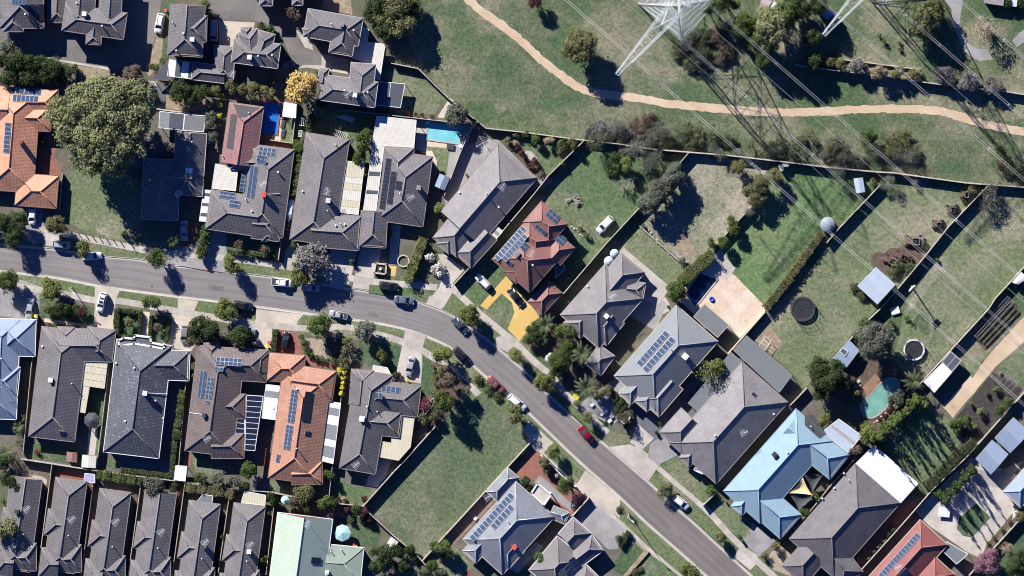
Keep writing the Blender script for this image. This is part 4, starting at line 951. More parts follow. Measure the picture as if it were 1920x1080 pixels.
def pool(label, pts, water, coping, rag=False, short=None):
    q = [P(*p) for p in pts]
    if rag: q = smooth(q + q[:1], .7)[:-1]
    if area(q) < 0: q = q[::-1]
    c = sum(q, Vector((0, 0))) / len(q); o = empty('swimming_pool', label, 'pool', (c.x, c.y, G0)); l = .16
    n = len(q); out = []
    for i in range(n):
        t = ((q[(i + 1) % n] - q[i]).normalized() + (q[i] - q[i - 1]).normalized()).normalized(); out.append(q[i] + Vector((t.y, -t.x)) * .42)
    mb = MB(); z = G0 + .17
    for i in range(n):
        j = (i + 1) % n; mb.face([(*out[i], z), (*out[j], z), (*q[j], z), (*q[i], z)]); mb.face([(*q[i], z), (*q[j], z), (*q[j], z - .2), (*q[i], z - .2)][::-1]); mb.face([(*out[i], G0), (*out[j], G0), (*out[j], z), (*out[i], z)])
    part('coping', mb, coping, o); w = MB(); w.face([(*p, z - .05) for p in q]); part('water', w, water, o)
    if short: LM.append((short, c))
    return o
sh('A0')
patio('white flat patio roof with two dark strips below the taupe lane house', [(1142, 402), (1130, 512), (1312, 535), (1320, 425)], 'metal_white', strips=[(0, .27, 'metal_white'), (.27, .5, 'sheet_dark'), (.5, .76, 'metal_white'), (.76, .9, 'sheet_dark'), (.9, 1, 'metal_white')])
patio('small dark pergola roof beside the white striped patio roof', [(1130, 400), (1140, 545), (1020, 535), (1085, 470)], 'sheet_dark', frame='brown_paint')
patio('glazed courtyard roof with white frame above the tree shaded house', [(1078, 752), (1072, 862), (1235, 880), (1245, 770)], 'sheet_frosted', strips=[(0, .42, 'sheet_frosted'), (.42, 1, 'sheet_dark')])
patio('grey flat glazed roof joined to the tree shaded house', [(1248, 772), (1238, 880), (1375, 890), (1386, 782)], 'metal_grey')
sh('B0')
patio('pale flat roof stepped between two grey courtyard houses', [(1020, 285), (1060, 160), (1122, 200), (1110, 285), (1232, 298), (1195, 540), (1160, 530), (1168, 445), (1000, 390)], 'metal_ivory', h=2.3)
patio('white framed glazed pergola beside the grey house with cooler', [(1175, 550), (1170, 710), (1335, 726), (1366, 566)], 'sheet_dark', battens=2, h=2.4)
patio('small white square shade roof at the blue pool corner', [(550, 690), (538, 785), (628, 796), (632, 705)], 'metal_white', h=2.2)
patio('large ivory ribbed carport roof left of the aqua pool', [(1175, 783), (1143, 975), (1425, 1002), (1442, 812)], 'metal_ivory', h=2.5)
sh('B1')
patio('white patio roof joined to the grey house with red box', [(86, 170), (62, 335), (222, 352), (238, 200)], 'metal_ivory', h=2.4)
patio('cream and white ribbed patio roof along the long taupe house', [(945, 148), (1092, 165), (1050, 512), (900, 496)], 'metal_cream', h=2.6, strips=[(0, .3, 'metal_cream'), (.3, .42, 'metal_ivory'), (.42, .55, 'metal_cream'), (.55, .75, 'metal_ivory'), (.75, .88, 'metal_cream'), (.88, 1, 'metal_ivory')])
patio('long narrow white side patio with two dark gaps', [(1148, 45), (1224, 48), (1166, 518), (1080, 512)], 'metal_ivory', h=2.5, strips=[(0, .38, 'metal_ivory'), (.38, .44, 'sheet_dark'), (.44, .65, 'metal_ivory'), (.65, .70, 'sheet_dark'), (.70, 1, 'metal_ivory')])
sh('A1')
patio('slatted white carport roof left of the red boxed house', [(1375, 345), (1425, 350), (1400, 560), (1345, 555)], 'metal_paleblue', h=2.4, strips=[(0, .1, 'metal_white'), (.1, .2, 'sheet_dark'), (.2, .42, 'metal_white'), (.42, .52, 'sheet_dark'), (.52, .74, 'metal_white'), (.74, .85, 'sheet_dark'), (.85, 1, 'metal_white')])
sh('C1')
patio('small yellow side roof joined to the long charcoal house', [(606, 582), (658, 625), (600, 692), (552, 645)], 'metal_cream', h=2.5, strips=[(0, .3, 'metal_cream'), (.3, .55, 'sheet_frosted'), (.55, 1, 'metal_cream')])
patio('small grey glazed porch roof beside the red tiled house', [(1010, 850), (1060, 830), (1080, 880), (1015, 940)], 'sheet_dark', h=2.4)
sh('C1'); shed('small white metal shed between aqua pool house and charcoal house', [(232, 235), (300, 265), (265, 350), (198, 320)], 'metal_paleblue', short='the small white shed')
sh('D2')
patio('grey green flat roof joined to the pale metal house', [(652, 180), (816, 322), (740, 406), (578, 266)], 'metal_grey', h=2.6, frame='render_cream')
patio('wide dark grey flat awning behind the big charcoal house', [(936, 394), (1242, 662), (1156, 778), (846, 492)], 'metal_grey', h=2.5, frame='grey_paint')
patio('grey side awning strip beside the pale metal house', [(830, 505), (905, 570), (610, 905), (540, 850)], 'metal_grey', h=2.4, frame='grey_paint')
sh('E3')
patio('pale blue metal patio with a rusty strip behind the sky blue house', [(190, 20), (345, 132), (252, 248), (78, 108)], 'metal_zinc', h=2.5, strips=[(0, .42, 'metal_zinc'), (.42, .56, 'metal_rusty'), (.56, 1, 'metal_zinc')])
patio('large white flat roof behind the big charcoal house', [(430, 198), (725, 455), (602, 592), (305, 320)], 'metal_white', h=2.7)
patio('dark triangular carport roof beside the pinkish red house', [(922, 850), (1062, 932), (985, 1000), (885, 905)], 'metal_grey', h=2.4, frame='white_paint')
shed('two tone metal garage by the far edge beside a long fence', [(1226, 160), (1112, 290), (1216, 396), (1336, 258)], 'metal_paleblue', h=2.8, rise=.7, mats2='metal_paleblue', name='metal_garage')
shed('larger two tone metal garage touching the photo edge', [(1370, 8), (1240, 150), (1346, 252), (1480, 110)], 'metal_paleblue', h=2.8, rise=.7, name='metal_garage')
sh('A2')
patio('cream patio roof with three seams beside the taupe house', [(578, 545), (726, 570), (704, 750), (556, 728)], 'metal_cream', h=2.55, battens=4, frame='cream_paint')
patio('narrow cream roof running down from the seamed cream patio', [(557, 732), (604, 738), (574, 916), (528, 906)], 'metal_cream', h=2.5, battens=2, frame='cream_paint')
sh('B2')
o = patio('dark glazed pergola with white rafters beside the umber house', [(296, 795), (408, 803), (352, 1170), (284, 1165)], 'sheet_navy', h=2.7, battens=10)
patio('lower dark glazed wing of the pergola with white rafters', [(220, 946), (282, 948), (284, 1064), (213, 1048)], 'sheet_navy', h=2.66, battens=3)
patio('white side roof with one grey strip left of the orange house', [(428, 723), (526, 735), (494, 962), (400, 950)], 'metal_white', h=2.5, strips=[(0, .18, 'metal_white'), (.18, .37, 'sheet_frosted'), (.37, 1, 'metal_white')])
patio('striped white and grey patio roof right of the orange house', [(818, 832), (932, 850), (880, 1258), (754, 1226)], 'metal_white', h=2.5, strips=[(0, .1, 'metal_white'), (.1, .22, 'sheet_frosted'), (.22, .38, 'metal_white'), (.38, .62, 'sheet_frosted'), (.62, .74, 'metal_white'), (.74, .92, 'sheet_frosted'), (.92, 1, 'metal_white')])
patio('cream entry roof beside the lawn and silver car', [(1150, 595), (1246, 610), (1292, 698), (1143, 684)], 'metal_ivory', h=2.4)
sh('B3')
patio('cream rear patio roof with many seams beside the empty lot', [(1338, -20), (1432, -8), (1402, 210), (1322, 300), (1172, 272), (1186, 168), (1272, 182), (1282, 98), (1332, 94)], 'metal_cream', h=2.5, frame='cream_paint', posts=False)
patio('cream shade roof at the head of the sixth unit', [(282, 508), (425, 535), (420, 605), (260, 585)], 'metal_cream', h=2.2)
patio('small grey roof at the head of the fifth unit', [(0, 530), (70, 538), (62, 590), (-40, 580)], 'metal_grey', h=2.2)
sh('A3')
patio('small white square shade roof beside the back fence of the slate house', [(1186, 335), (1262, 340), (1250, 440), (1174, 430)], 'metal_white', h=2.2)
patio('small lavender shade roof beside the second unit', [(572, 388), (640, 395), (640, 452), (566, 440)], 'lavender', h=2.2)
shed('cream cube shed at the end of a garden path', [(555, 262), (652, 272), (645, 352), (548, 345)], 'metal_ivory', h=2.1, rise=.2, short='the cream cube shed')
shed('small brown play house beside the cream cube shed', [(450, 242), (522, 250), (518, 315), (448, 305)], 'tile_maroon', h=1.7, rise=.3, wall='timber_deck')
sh('E1')
shed('grey corrugated metal shed with a rusty patch in the field', [(440, 865), (315, 995), (450, 1120), (572, 985)], 'metal_zinc', h=2.6, rise=.25, wall='metal_zinc', short='the corrugated field shed')
shed('tiny clear greenhouse shed against the park fence', [(288, 268), (352, 262), (368, 360), (308, 368)], 'metal_zinc', h=2.0, rise=.25)
shed('small pale shed at the photo edge behind the last fence', [(1420, 900), (1470, 940), (1400, 985), (1360, 970)], 'metal_white', h=2.0, rise=.2)
sh('E2')
shed('small pale blue shed with two dark panels under grey green trees', [(258, 420), (152, 545), (242, 610), (330, 492)], 'metal_paleblue', h=2.2, rise=.3, short='the small pale blue shed')
patio('two dark roof panels resting on the small pale blue shed', [(215, 475), (252, 500), (232, 530), (196, 500)], 'sheet_dark', h=2.62, posts=False, name='dark_awning', cat='awning')
shed('white skillion shed with black panels beside the gravel drive', [(890, 575), (760, 705), (835, 780), (956, 640)], 'metal_white', h=2.5, rise=.1, short='the white shed by the gravel drive')
patio('black panelled lean to roof joined to the white skillion shed', [(945, 500), (886, 572), (952, 636), (1016, 562)], 'sheet_dark', h=2.4, battens=2, frame='galvanised')
sh('D0')
shed('old weathered corrugated shed under green trees by the park', [(1040, -20), (1020, 50), (1060, 75), (1110, 10)], 'metal_rusty', h=2.2, rise=.2)
shed('narrow pale lean to beside the old weathered shed', [(1120, 10), (1075, 72), (1100, 82), (1150, 30)], 'metal_white', h=2.0, rise=.1)
sh('E0')
shed('blue grey shed lying in tree shade left of the second pylon arm', [(40, 15), (20, 60), (110, 135), (180, 90)], 'metal_paleblue', h=2.4, rise=.3)
shed('dark roofed shed at the upper corner near the gravel drive', [(1160, -60), (1170, 20), (1300, 40), (1310, -40)], 'metal_rusty', h=2.4, rise=.2)
shed('pale shed at the upper corner of the park houses', [(1330, -60), (1340, 40), (1390, 45), (1400, -50)], 'metal_white', h=2.2, rise=.2)
# white portico of the slate house
def ring_parapet(label, pts, roofmat, h=3.0, w=.35, name='portico', cat='portico', mat='render_white'):
    q = [P(x, y, h) for x, y in pts]; c = sum(q, Vector((0, 0))) / len(q); o = empty(name, label, cat, (c.x, c.y, G0)); mb = MB(); f = MB()
    for a, b in zip(q, q[1:] + q[:1]):
        m = (a + b) / 2; mb.box((m.x, m.y, h - .3), (b - a).length + w, w, .6 + .002, b - a)
    part('parapet', mb, mat, o); q2 = [p.lerp(c, .06) for p in q]; f.prism(q2, h - .2, h); part('flat_roof', f, roofmat, o)
    for p in q:
        pb = MB(); r = p.lerp(c, .08); pb.lathe((r.x, r.y, G0), [(.2, 0), (.2, .15), (.14, .2), (.13, h - .55), (.2, h - .5), (.2, h - .32)], 10); part('column', pb, mat, o, True)
    return o
sh('A2')
ring_parapet('white parapet portico at the front of the slate house', [(800, 425), (835, 408), (900, 415), (912, 392), (1015, 405), (1020, 440), (1110, 460), (1105, 482), (1020, 465), (905, 448), (805, 462)], 'tile_slate', h=2.95, w=.4)
sh('C3')
ring_parapet('white square portico at the front of the blue grey house', [(893, 455), (985, 530), (935, 603), (850, 520)], 'concrete', h=3.0)
# pools
sh('B0'); pool('blue swimming pool in shade beside the maroon roofed wing', [(418, 690), (524, 696), (500, 905), (398, 896)], 'water_blue', 'red_paver', short='the blue pool')
sh('C0'); pool('aqua swimming pool with sandstone edge beside the ivory carport', [(152, 832), (376, 852), (366, 968), (148, 938)], 'water_aqua', 'concrete', short='the aqua pool')
sh('D2'); pool('dark navy swimming pool beside the pale sandstone terrace', [(620, -30), (735, 15), (590, 195), (520, 110)], 'water_navy', 'sandstone', short='the navy pool')
sh('E2'); pool('green rounded swimming pool beside a small timber deck', [(340, 860), (400, 800), (470, 722), (530, 684), (582, 696), (588, 750), (540, 830), (480, 900), (420, 940), (362, 930)], 'water_green', 'rock', True, short='the green pool')
o = MB(); q = [P(*p) for p in ((350, 742), (432, 652), (476, 686), (382, 806))]; c = sum(q, Vector((0, 0))) / 4
e = empty('timber_deck', 'weathered timber deck boards at the end of the green pool', 'deck', (c.x, c.y, G0))
for k in range(9):
    mb = MB(); a, b = q[0].lerp(q[1], k / 9), q[0].lerp(q[1], (k + .93) / 9); c2, d = q[3].lerp(q[2], (k + .93) / 9), q[3].lerp(q[2], k / 9); mb.prism([a, b, c2, d], G0 + .1, G0 + .22 + .004 * (k % 3)); part('plank', mb, 'timber_deck', e)

# ------------------------------------------------------------------ fences and walls
def fence(label, pts, h=1.8, mat='timber_fence', cap='timber_cap', cw=.2, name='fence', cat='fence', t=.05):
    p = [P(*q) for q in pts]; c = p[len(p) // 2]; o = empty(name, label, cat, (c.x, c.y, G0), 'boundary fences' if name == 'fence' else None); pal, capm = MB(), MB()
    for a, b in zip(p, p[1:]):
        L = (b - a).length; d = (b - a) / L; nn = Vector((-d.y, d.x)); n = max(1, int(L / .45))
        if name == 'fence':
            for k in range(n):
                m = a + d * ((k + .5) * L / n) + nn * (.025 if k % 2 else -.025); pal.box((m.x, m.y, G0), L / n + .03, t, h - G0 - .02 + RG.uniform(-.03, .0), d)
        else:
            m = (a + b) / 2; pal.box((m.x, m.y, G0 - .02), L + t * .9, t, h - G0, d)
        m = (a + b) / 2; capm.box((m.x, m.y, h - .02), L + cw * .8, cw, .06, d)
        if name == 'fence':
            for z in (.5, 1.4): capm.box((m.x, m.y, z), L, .05, .08, d)
    part('palings' if name == 'fence' else 'wall_body', pal, mat, o); part('capping', capm, cap, o)
    for q in p:
        pb = MB(); pb.box((q.x, q.y, G0), .16, .16, h - G0 + .07); part('post', pb, cap, o)
    return o
sh('F')
fence('long pale park fence running behind the diagonal back yards', [(1226, 279), (1362, 290), (1432, 298), (1540, 311)], 1.9, cw=.28)
fence('long pale park fence running behind the field of rusty machines', [(1540, 311.5), (1640, 321), (1675, 323), (1812, 342), (1920, 350), (1960, 354)], 1.9, cw=.28)
fence('timber fence between the park lawn and the aqua pool', [(735, 118), (785, 128), (840, 182), (911, 239)], 1.8, cw=.16)
fence('pale timber fence between the park and the charcoal house', [(911, 239.5), (982, 247), (1093, 262)], 1.8, cw=.22)
fence('timber fence half buried in grey scrub along the park', [(1094, 262), (1160, 269), (1225, 279)], 1.8, cw=.18)
fence('pale fence along the upper park beside flowering shrubs', [(1492, 121), (1520, 126), (1625, 138), (1759, 157), (1892, 172), (1960, 183)], 1.9, cw=.24)
fence('garden edging fence above the flowering shrub row', [(1545, 107), (1640, 119), (1725, 130)], .8, cw=.2)
fence('tall timber fence between charcoal and red tiled houses', [(1095, 263), (1029, 328), (999, 366), (938, 438), (852, 532)], 1.9, cw=.2)
fence('timber fence between red tiled house and water tanks', [(1291, 286), (1270, 310), (1195, 393), (1140, 452), (1057, 549)], 1.9, cw=.2)
fence('timber fence between dry yard and green striped lawn', [(1409, 386), (1341, 460)], 1.8, cw=.18)
fence('low stone edging between dry yard and small lawn', [(1200, 424), (1245, 464), (1291, 504)], .55, 'rock', 'rock', .3, 'retaining_wall', 'wall', .28)
fence('red brick edging wall at the corner of the small lawn', [(1291, 505), (1271, 529)], .7, 'brick_red', 'brick_red', .3, 'brick_wall', 'wall', .25)
fence('timber fence between greenhouse shed and machine field', [(1650, 346), (1571, 429), (1550, 454)], 1.8, cw=.2)
fence('rendered wall between sandstone terrace and dark trampoline', [(1434, 584), (1365, 662)], 1.6, 'render_cream', 'sandstone', .3, 'garden_wall', 'wall', .2)
fence('long diagonal fence right of the rusty machines', [(1853, 346), (1778, 424), (1736, 477), (1684, 539)], 1.8, cw=.2)
fence('timber fence between field shed and round trampoline', [(1684, 540), (1648, 580), (1617, 609), (1562, 671)], 1.8, cw=.2)
fence('short pale fence between big charcoal and sky blue houses', [(1512, 727), (1480, 760)], 1.7, cw=.22)
fence('long pale fence left of the vegetable rows', [(1960, 462), (1920, 499), (1866, 558), (1853, 578), (1723, 720)], 1.8, cw=.22)
fence('curving dark fence below the green pool', [(1723, 721), (1690, 755), (1645, 809)], 1.5, 'brown_paint', 'brown_paint', .12)
fence('long fence between compost beds and the metal garages', [(1960, 697), (1920, 734), (1876, 783), (1812, 855), (1745, 919)], 1.8, cw=.22)
fence('pale fence beside the red house in the lower corner', [(1745, 919.5), (1687, 986), (1614, 1067), (1585, 1098)], 1.8, cw=.24)
fence('fence beside the mauve tree in the lower corner', [(1960, 925), (1920, 963), (1817, 1077)], 1.8, cw=.2)
fence('white rendered wall along the empty lot', [(993, 830), (913, 917), (835, 1002), (793, 1049)], 1.5, 'render_cream', 'render_cream', .3, 'garden_wall', 'wall', .2)
fence('timber fence between cream patio and empty lot', [(816, 799), (760, 861), (740, 882), (681, 948)], 1.9, cw=.26)
fence('timber fence below the empty lot corner', [(681, 948.5), (738, 1002), (780, 1036), (799, 1058), (820, 1090)], 1.8, cw=.16)
fence('pale back fence above the mint green roof', [(513, 922), (588, 938), (681, 947)], 1.8, cw=.16)
fence('back fence between cream patio house and second unit', [(42, 859), (100, 868), (178, 880)], 1.8, cw=.24)
fence('back fence between slate house and third unit', [(179, 880.5), (267, 892), (347, 902)], 1.8, cw=.18)
fence('back fence between umber house and sixth unit', [(350, 903), (440, 916), (512, 921)], 1.8, cw=.18)
for k, (x1, y1, x2, y2) in enumerate(((99, 870, 70, 1090), (178, 890, 152, 1090), (267, 895, 240, 1090), (348, 905, 322, 1090), (431, 930, 408, 1090), (516, 935, 500, 1075))):
    fence('thin pale dividing fence right of the %s unit in the lower row' % UN[k], [(x1, y1), (x2, y2)], 1.7, cw=.14)
fence('timber fence between taupe cream patio house and slate house', [(213, 622), (192, 800), (182, 880)], 1.8, cw=.12)
fence('timber fence between pale blue metal house and taupe house', [(72, 590), (60, 690), (45, 850)], 1.8, cw=.12)
fence('timber fence between slate house and umber house', [(352, 690), (345, 770), (335, 890)], 1.8, cw=.12)
fence('red railing fence beside the orange middle house', [(500, 840), (492, 905)], 1.3, 'brick_red', 'brick_red', .1)
fence('timber fence between orange house and empty lot house', [(648, 700), (632, 800), (618, 930)], 1.8, cw=.12)
fence('pale fence beside the covered boat', [(539, 371), (523, 486)], 1.7, cw=.18)
fence('pale gate fence at the boat driveway', [(533, 429), (551, 431)], 1.6, cw=.16)
fence('pool fence along the lawn beside the blue pool', [(558, 190), (549, 268), (508, 262)], 1.3, 'sheet_frosted', 'cream_paint', .2)
fence('fence between orange house and lawn of the huge tree', [(119, 326), (112, 390)], 1.7, cw=.14)
fence('pale retaining wall behind the tree shaded house', [(295, 204), (340, 210), (395, 216)], 1.0, 'render_cream', 'render_cream', .25, 'retaining_wall', 'wall', .2)
fence('timber fence corner above the huge tree crown', [(145, 128), (141, 162)], 1.8, cw=.12)
fence('thin fence below the cooler boxed grey house', [(640, 205), (740, 216), (880, 232)], 1.7, cw=.14)
fence('dark fence between aqua pool yard and charcoal house', [(884, 238), (862, 290), (834, 365)], 1.8, cw=.16)
fence('pale wall along the concrete court of the lower edge houses', [(1104, 932), (1066, 974)], 1.7, 'render_cream', 'render_cream', .3, 'garden_wall', 'wall', .2)
fence('brown side fence between charcoal and sky blue houses', [(1340, 925), (1318, 946)], 1.7, cw=.2)
fence('low pale fence between verge lawn and charcoal house', [(1435, 884), (1480, 830)], 1.7, cw=.14)
fence('fence between sky blue house and white roofed house', [(1520, 955), (1560, 905), (1600, 862)], 1.7, cw=.16)
fence('side fence left of the big white rear roof', [(1490, 990), (1530, 945), (1562, 905)], 1.6, cw=.12)
fence('pale front wall with piers beside the red brick drive', [(1014, 852), (1036, 873), (1056, 893), (1080, 912)], .9, 'render_white', 'render_white', .25, 'garden_wall', 'wall', .2)
fence('brick edging around the small corner lawn below', [(1216, 1034), (1178, 1078)], .6, 'dry_garden', 'dry_garden', .3, 'retaining_wall', 'wall', .25)
# ------------------------------------------------------------------ trees and plants
RN = np.random.default_rng(5)
def unit(n):
    v = RN.normal(size=(n, 3)); return v / np.linalg.norm(v, axis=1)[:, None]
def leaves_mesh(name, pts, nrm, size, tint):
    n = len(pts); nrm = nrm + RN.normal(size=(n, 3)) * .55; nrm /= np.linalg.norm(nrm, axis=1)[:, None] + 1e-9
    a = np.cross(nrm, unit(n)); a /= np.linalg.norm(a, axis=1)[:, None] + 1e-9; b = np.cross(nrm, a)
    s = size * RN.uniform(.6, 1.35, (n, 1)); asp = RN.uniform(.55, 1.0, (n, 1))
    v = np.empty((n, 4, 3)); v[:, 0] = pts - a * s; v[:, 1] = pts - b * s * asp + nrm * s * .15; v[:, 2] = pts + a * s; v[:, 3] = pts + b * s * asp - nrm * s * .1
    me = bpy.data.meshes.new(name); me.vertices.add(4 * n); me.vertices.foreach_set('co', v.reshape(-1)); me.loops.add(4 * n); me.loops.foreach_set('vertex_index', np.arange(4 * n, dtype=np.int32))
    me.polygons.add(n); me.polygons.foreach_set('loop_start', np.arange(0, 4 * n, 4, dtype=np.int32)); me.update(calc_edges=True)
    at = me.attributes.new('tint', 'FLOAT', 'FACE'); at.data.foreach_set('value', np.clip(tint, 0, 1).astype(np.float32))
    me.materials.append(None)
    return me
def crown_cloud(R, Hc, n, nl, lr, shape='round', flat=.0):
    # lobes over an ellipsoid; leaves on the lobes' outer shells. centre of the crown at the origin, half height Hc
    d = unit(nl * 3); d = d[d[:, 2] > -.55][:nl]
    rad = RN.uniform(.45, .82, len(d))[:, None]
    C = d * rad
    if shape == 'cone':
        t = RN.uniform(0, 1, len(d)) ** 1.3; ang = RN.uniform(0, 6.28, len(d)); rr = (1 - t) * .75; C = np.stack([rr * np.cos(ang), rr * np.sin(ang), t * 1.9 - 1], 1); L = lr * (1.15 - t * .85)
    else: L = lr * RN.uniform(.7, 1.25, len(d))
    which = RN.choice(len(C), n, p=(L ** 2) / (L ** 2).sum()); u = unit(n); u[:, 2] = np.abs(u[:, 2]) * .9 + u[:, 2] * .1 * 1.0
    low = RN.random(n) < .28; u[low, 2] *= -1
    r = L[which] * RN.uniform(.62, 1.05, n); p = C[which] + u * r[:, None]
    tint = RN.uniform(-.22, .22, len(C))[which] + .5 + RN.normal(size=n) * .16
    out = RN.random(n) < .1; p[out] += u[out] * (L[which][out] * RN.uniform(.1, .55, out.sum()))[:, None]        # stray twigs break the outline
    p = p * np.array([R, R, Hc]); nr = u * np.array([1, 1, 1.0]); nr[:, 2] += .35
    return p, nr, tint
LIB = {}
def lib(key, var):
    k = (key, var)
    if k in LIB: return LIB[k]
    spec = dict(street=(2.2, 1.9, 2300, 20, .40, .155), medium=(3.4, 2.6, 4600, 34, .33, .185), big=(5.2, 4.0, 9000, 60, .27, .22), shrub=(.8, .7, 420, 9, .5, .1), ball=(.7, .68, 420, 26, .34, .075), airy=(3.0, 2.4, 900, 20, .42, .15),
                cone=(1.5, 3.2, 1300, 34, .34, .15), wispy=(2.0, 1.4, 620, 14, .5, .11), giant=(12.0, 6.0, 62000, 300, .135, .215), low=(2.6, .9, 1700, 24, .36, .14))[key]
    R, Hc, n, nl, lr, s = spec
    p, nr, t = crown_cloud(R, Hc, n, nl, lr, 'cone' if key == 'cone' else 'round')
    if key == 'giant':
        # spreading old crown: uneven outline
        a = np.arctan2(p[:, 1], p[:, 0]); f = 1 + .07 * np.sin(3 * a + 1.0) + .06 * np.sin(5 * a + 2.2) + .04 * np.sin(9 * a); p[:, 0] *= f; p[:, 1] *= f
    LIB[k] = (leaves_mesh('crown', p, nr, s, t), R, Hc)
    return LIB[k]
WOOD = {}
def wood(key, var):
    k = (key, var)
    if k in WOOD: return WOOD[k]
    rg = random.Random(sum(map(ord, key)) * 7 + var); mb = MB()
    spec = dict(street=(2.2, 1.9, 1.3), medium=(3.4, 2.6, 1.2), big=(5.2, 4.0, 2.0), shrub=(.8, .7, .2), ball=(.7, .68, .3), airy=(3.0, 2.4, 1.5), cone=(1.5, 3.2, .3), wispy=(2.0, 1.4, 1.2), giant=(12.0, 6.0, 4.5), low=(2.6, .9, .2))[key]
    R, Hc, T = spec; tr = R * .055 + .02; top = T + Hc * 1.2
    mb.tube([(0, 0, 0), (0, 0, T * .5), (R * .03, 0, T), (0, R * .03, top)], [tr * 1.3, tr, tr * .8, tr * .25], 7)
    for j in range(10 if key in ('airy', 'wispy') else 6):
        a = rg.uniform(0, 6.28); z = T * rg.uniform(.8, 1.2); e = R * rg.uniform(.55, .9); zt = T + Hc * rg.uniform(.5, 1.6)
        mid = (e * .45 * math.cos(a + .2), e * .45 * math.sin(a + .2), z + (zt - z) * .55); end = (e * math.cos(a), e * math.sin(a), zt)
        mb.tube([(0, 0, z * .9), mid, end], [tr * .6, tr * .4, tr * .12], 5)
        if key in ('airy', 'wispy', 'medium', 'big', 'giant'):
            for m in range(3):
                b = a + rg.uniform(-.9, .9); l = R * rg.uniform(.25, .45)
                mb.tube([mid, (mid[0] + l * math.cos(b), mid[1] + l * math.sin(b), mid[2] + l * rg.uniform(.1, .7))], [tr * .3, tr * .08], 4)
    me = mb.mesh('trunk', 'bark'); me.materials.clear(); me.materials.append(None); WOOD[k] = (me, T); return WOOD[k]
PENDING = []                                # (object, description, point) labelled once all landmarks exist
def setmat(o, m):
    o.material_slots[0].link = 'OBJECT'; o.material_slots[0].material = M[m]
DESC = dict(dark='dark green tree', green='leafy green tree', light='light green tree', olive='olive green tree', greygreen='grey green tree', gold='golden autumn tree', yellow='bright yellow conifer', plum='dark plum shrub', brown='brownish tree',
            silver='silvery grey tree', elm='huge pale green tree', straw='dry straw coloured shrub', redplum='red leaved tree', white='white flowering shrub', bramble='dark bramble bush', mauve='mauve blossoming tree')
TN = [0]
def T(leaf, x, y, r, form=None, desc=None, hs=1.0, group=None):
    R = U(r); TN[0] += 1
    if form is None: form = 'shrub' if R < 1.15 else 'street' if R < 2.7 else 'medium' if R < 4.2 else 'big'
    me, Rb, Hc = lib(form, TN[0] % 3 if form != 'giant' else 0); wo, tk = wood(form, TN[0] % 2); s = R / (Rb * (.9 if form in ('ball', 'shrub') else 1.06)); sz = s * hs
    zc = (tk + Hc) * sz; p = P(x, y, zc)
    small = form in ('shrub', 'ball', 'low')
    d = desc or DESC[leaf]
    if small and d.endswith('tree'): d = d[:-4] + ('ball shrub' if form == 'ball' else 'shrub')
    nm = 'shrub' if small else ('conifer' if form == 'cone' else 'tree')
    o = bpy.data.objects.new(nm, None); COL.objects.link(o); o.location = (p.x, p.y, G0); o.empty_display_size = .3
    o.rotation_euler = (0, 0, RG.uniform(0, 6.28)); o.scale = (s, s, sz)
    c = obj('crown', me, o, (0, 0, tk + Hc)); setmat(c, 'leaf_' + leaf)
    w = obj('trunk', wo, o); setmat(w, 'bark_pale' if form in ('airy', 'wispy', 'giant') or leaf in ('silver', 'greygreen') else 'bark')
    PENDING.append((o, d, p, 'shrub' if small else 'conifer' if form == 'cone' else 'tree', group, R))
    return o
def hedge(label, pts, w, leaf='green', h=1.6, name='hedge', dens=60, ls=.11):
    p = [P(x, y, h * .8) for x, y in pts]; W = U(w); V, N, TT = [], [], []
    for a, b in zip(p, p[1:]):
        L = (b - a).length; n = int(L * (W + 2 * h) * dens); d = (b - a) / L; nn = np.array([-d.y, d.x, 0]); dd = np.array([d.x, d.y, 0]); s = RN.uniform(0, 1, n) * (L + W * .4) - W * .2
        face = RN.random(n); top = face < (W / (W + 1.2 * h)); t = np.where(top, RN.uniform(-.5, .5, n) * W, np.where(RN.random(n) < .5, -.5, .5) * W); z = np.where(top, h, RN.uniform(.05, 1, n) * h)
        wob = .09 * np.sin(s * 2.1 + a.x) + .06 * np.sin(s * 5.3 + a.y); t = t * (1 + wob) + RN.normal(size=n) * .05; z = z * (1 + wob * .8) + RN.normal(size=n) * .05
        q = np.array([a.x, a.y, G0])[None] + dd[None] * s[:, None] + nn[None] * t[:, None]; q[:, 2] += z; V.append(q); N.append(np.where(top[:, None], np.array([0, 0, 1.0])[None], nn[None] * np.sign(t)[:, None] + np.array([0, 0, .3])[None])); TT.append(.5 + .25 * np.sin(s * 1.7) + RN.normal(size=n) * .18)
    me = leaves_mesh('foliage', np.concatenate(V), np.concatenate(N), ls, np.concatenate(TT)); c = p[len(p) // 2]
    me.transform(Matrix.Translation((-c.x, -c.y, -G0))); o = empty(name, label, 'hedge', (c.x, c.y, G0)); f = obj('foliage', me, o); setmat(f, 'leaf_' + leaf)
    core = MB()
    for a, b in zip(p, p[1:]):
        m = (a + b) / 2; core.box((m.x, m.y, G0), (b - a).length, W * .75, h * .85, b - a)
    part('branch_core', core, 'bark', o)
    return o
FROND = {}
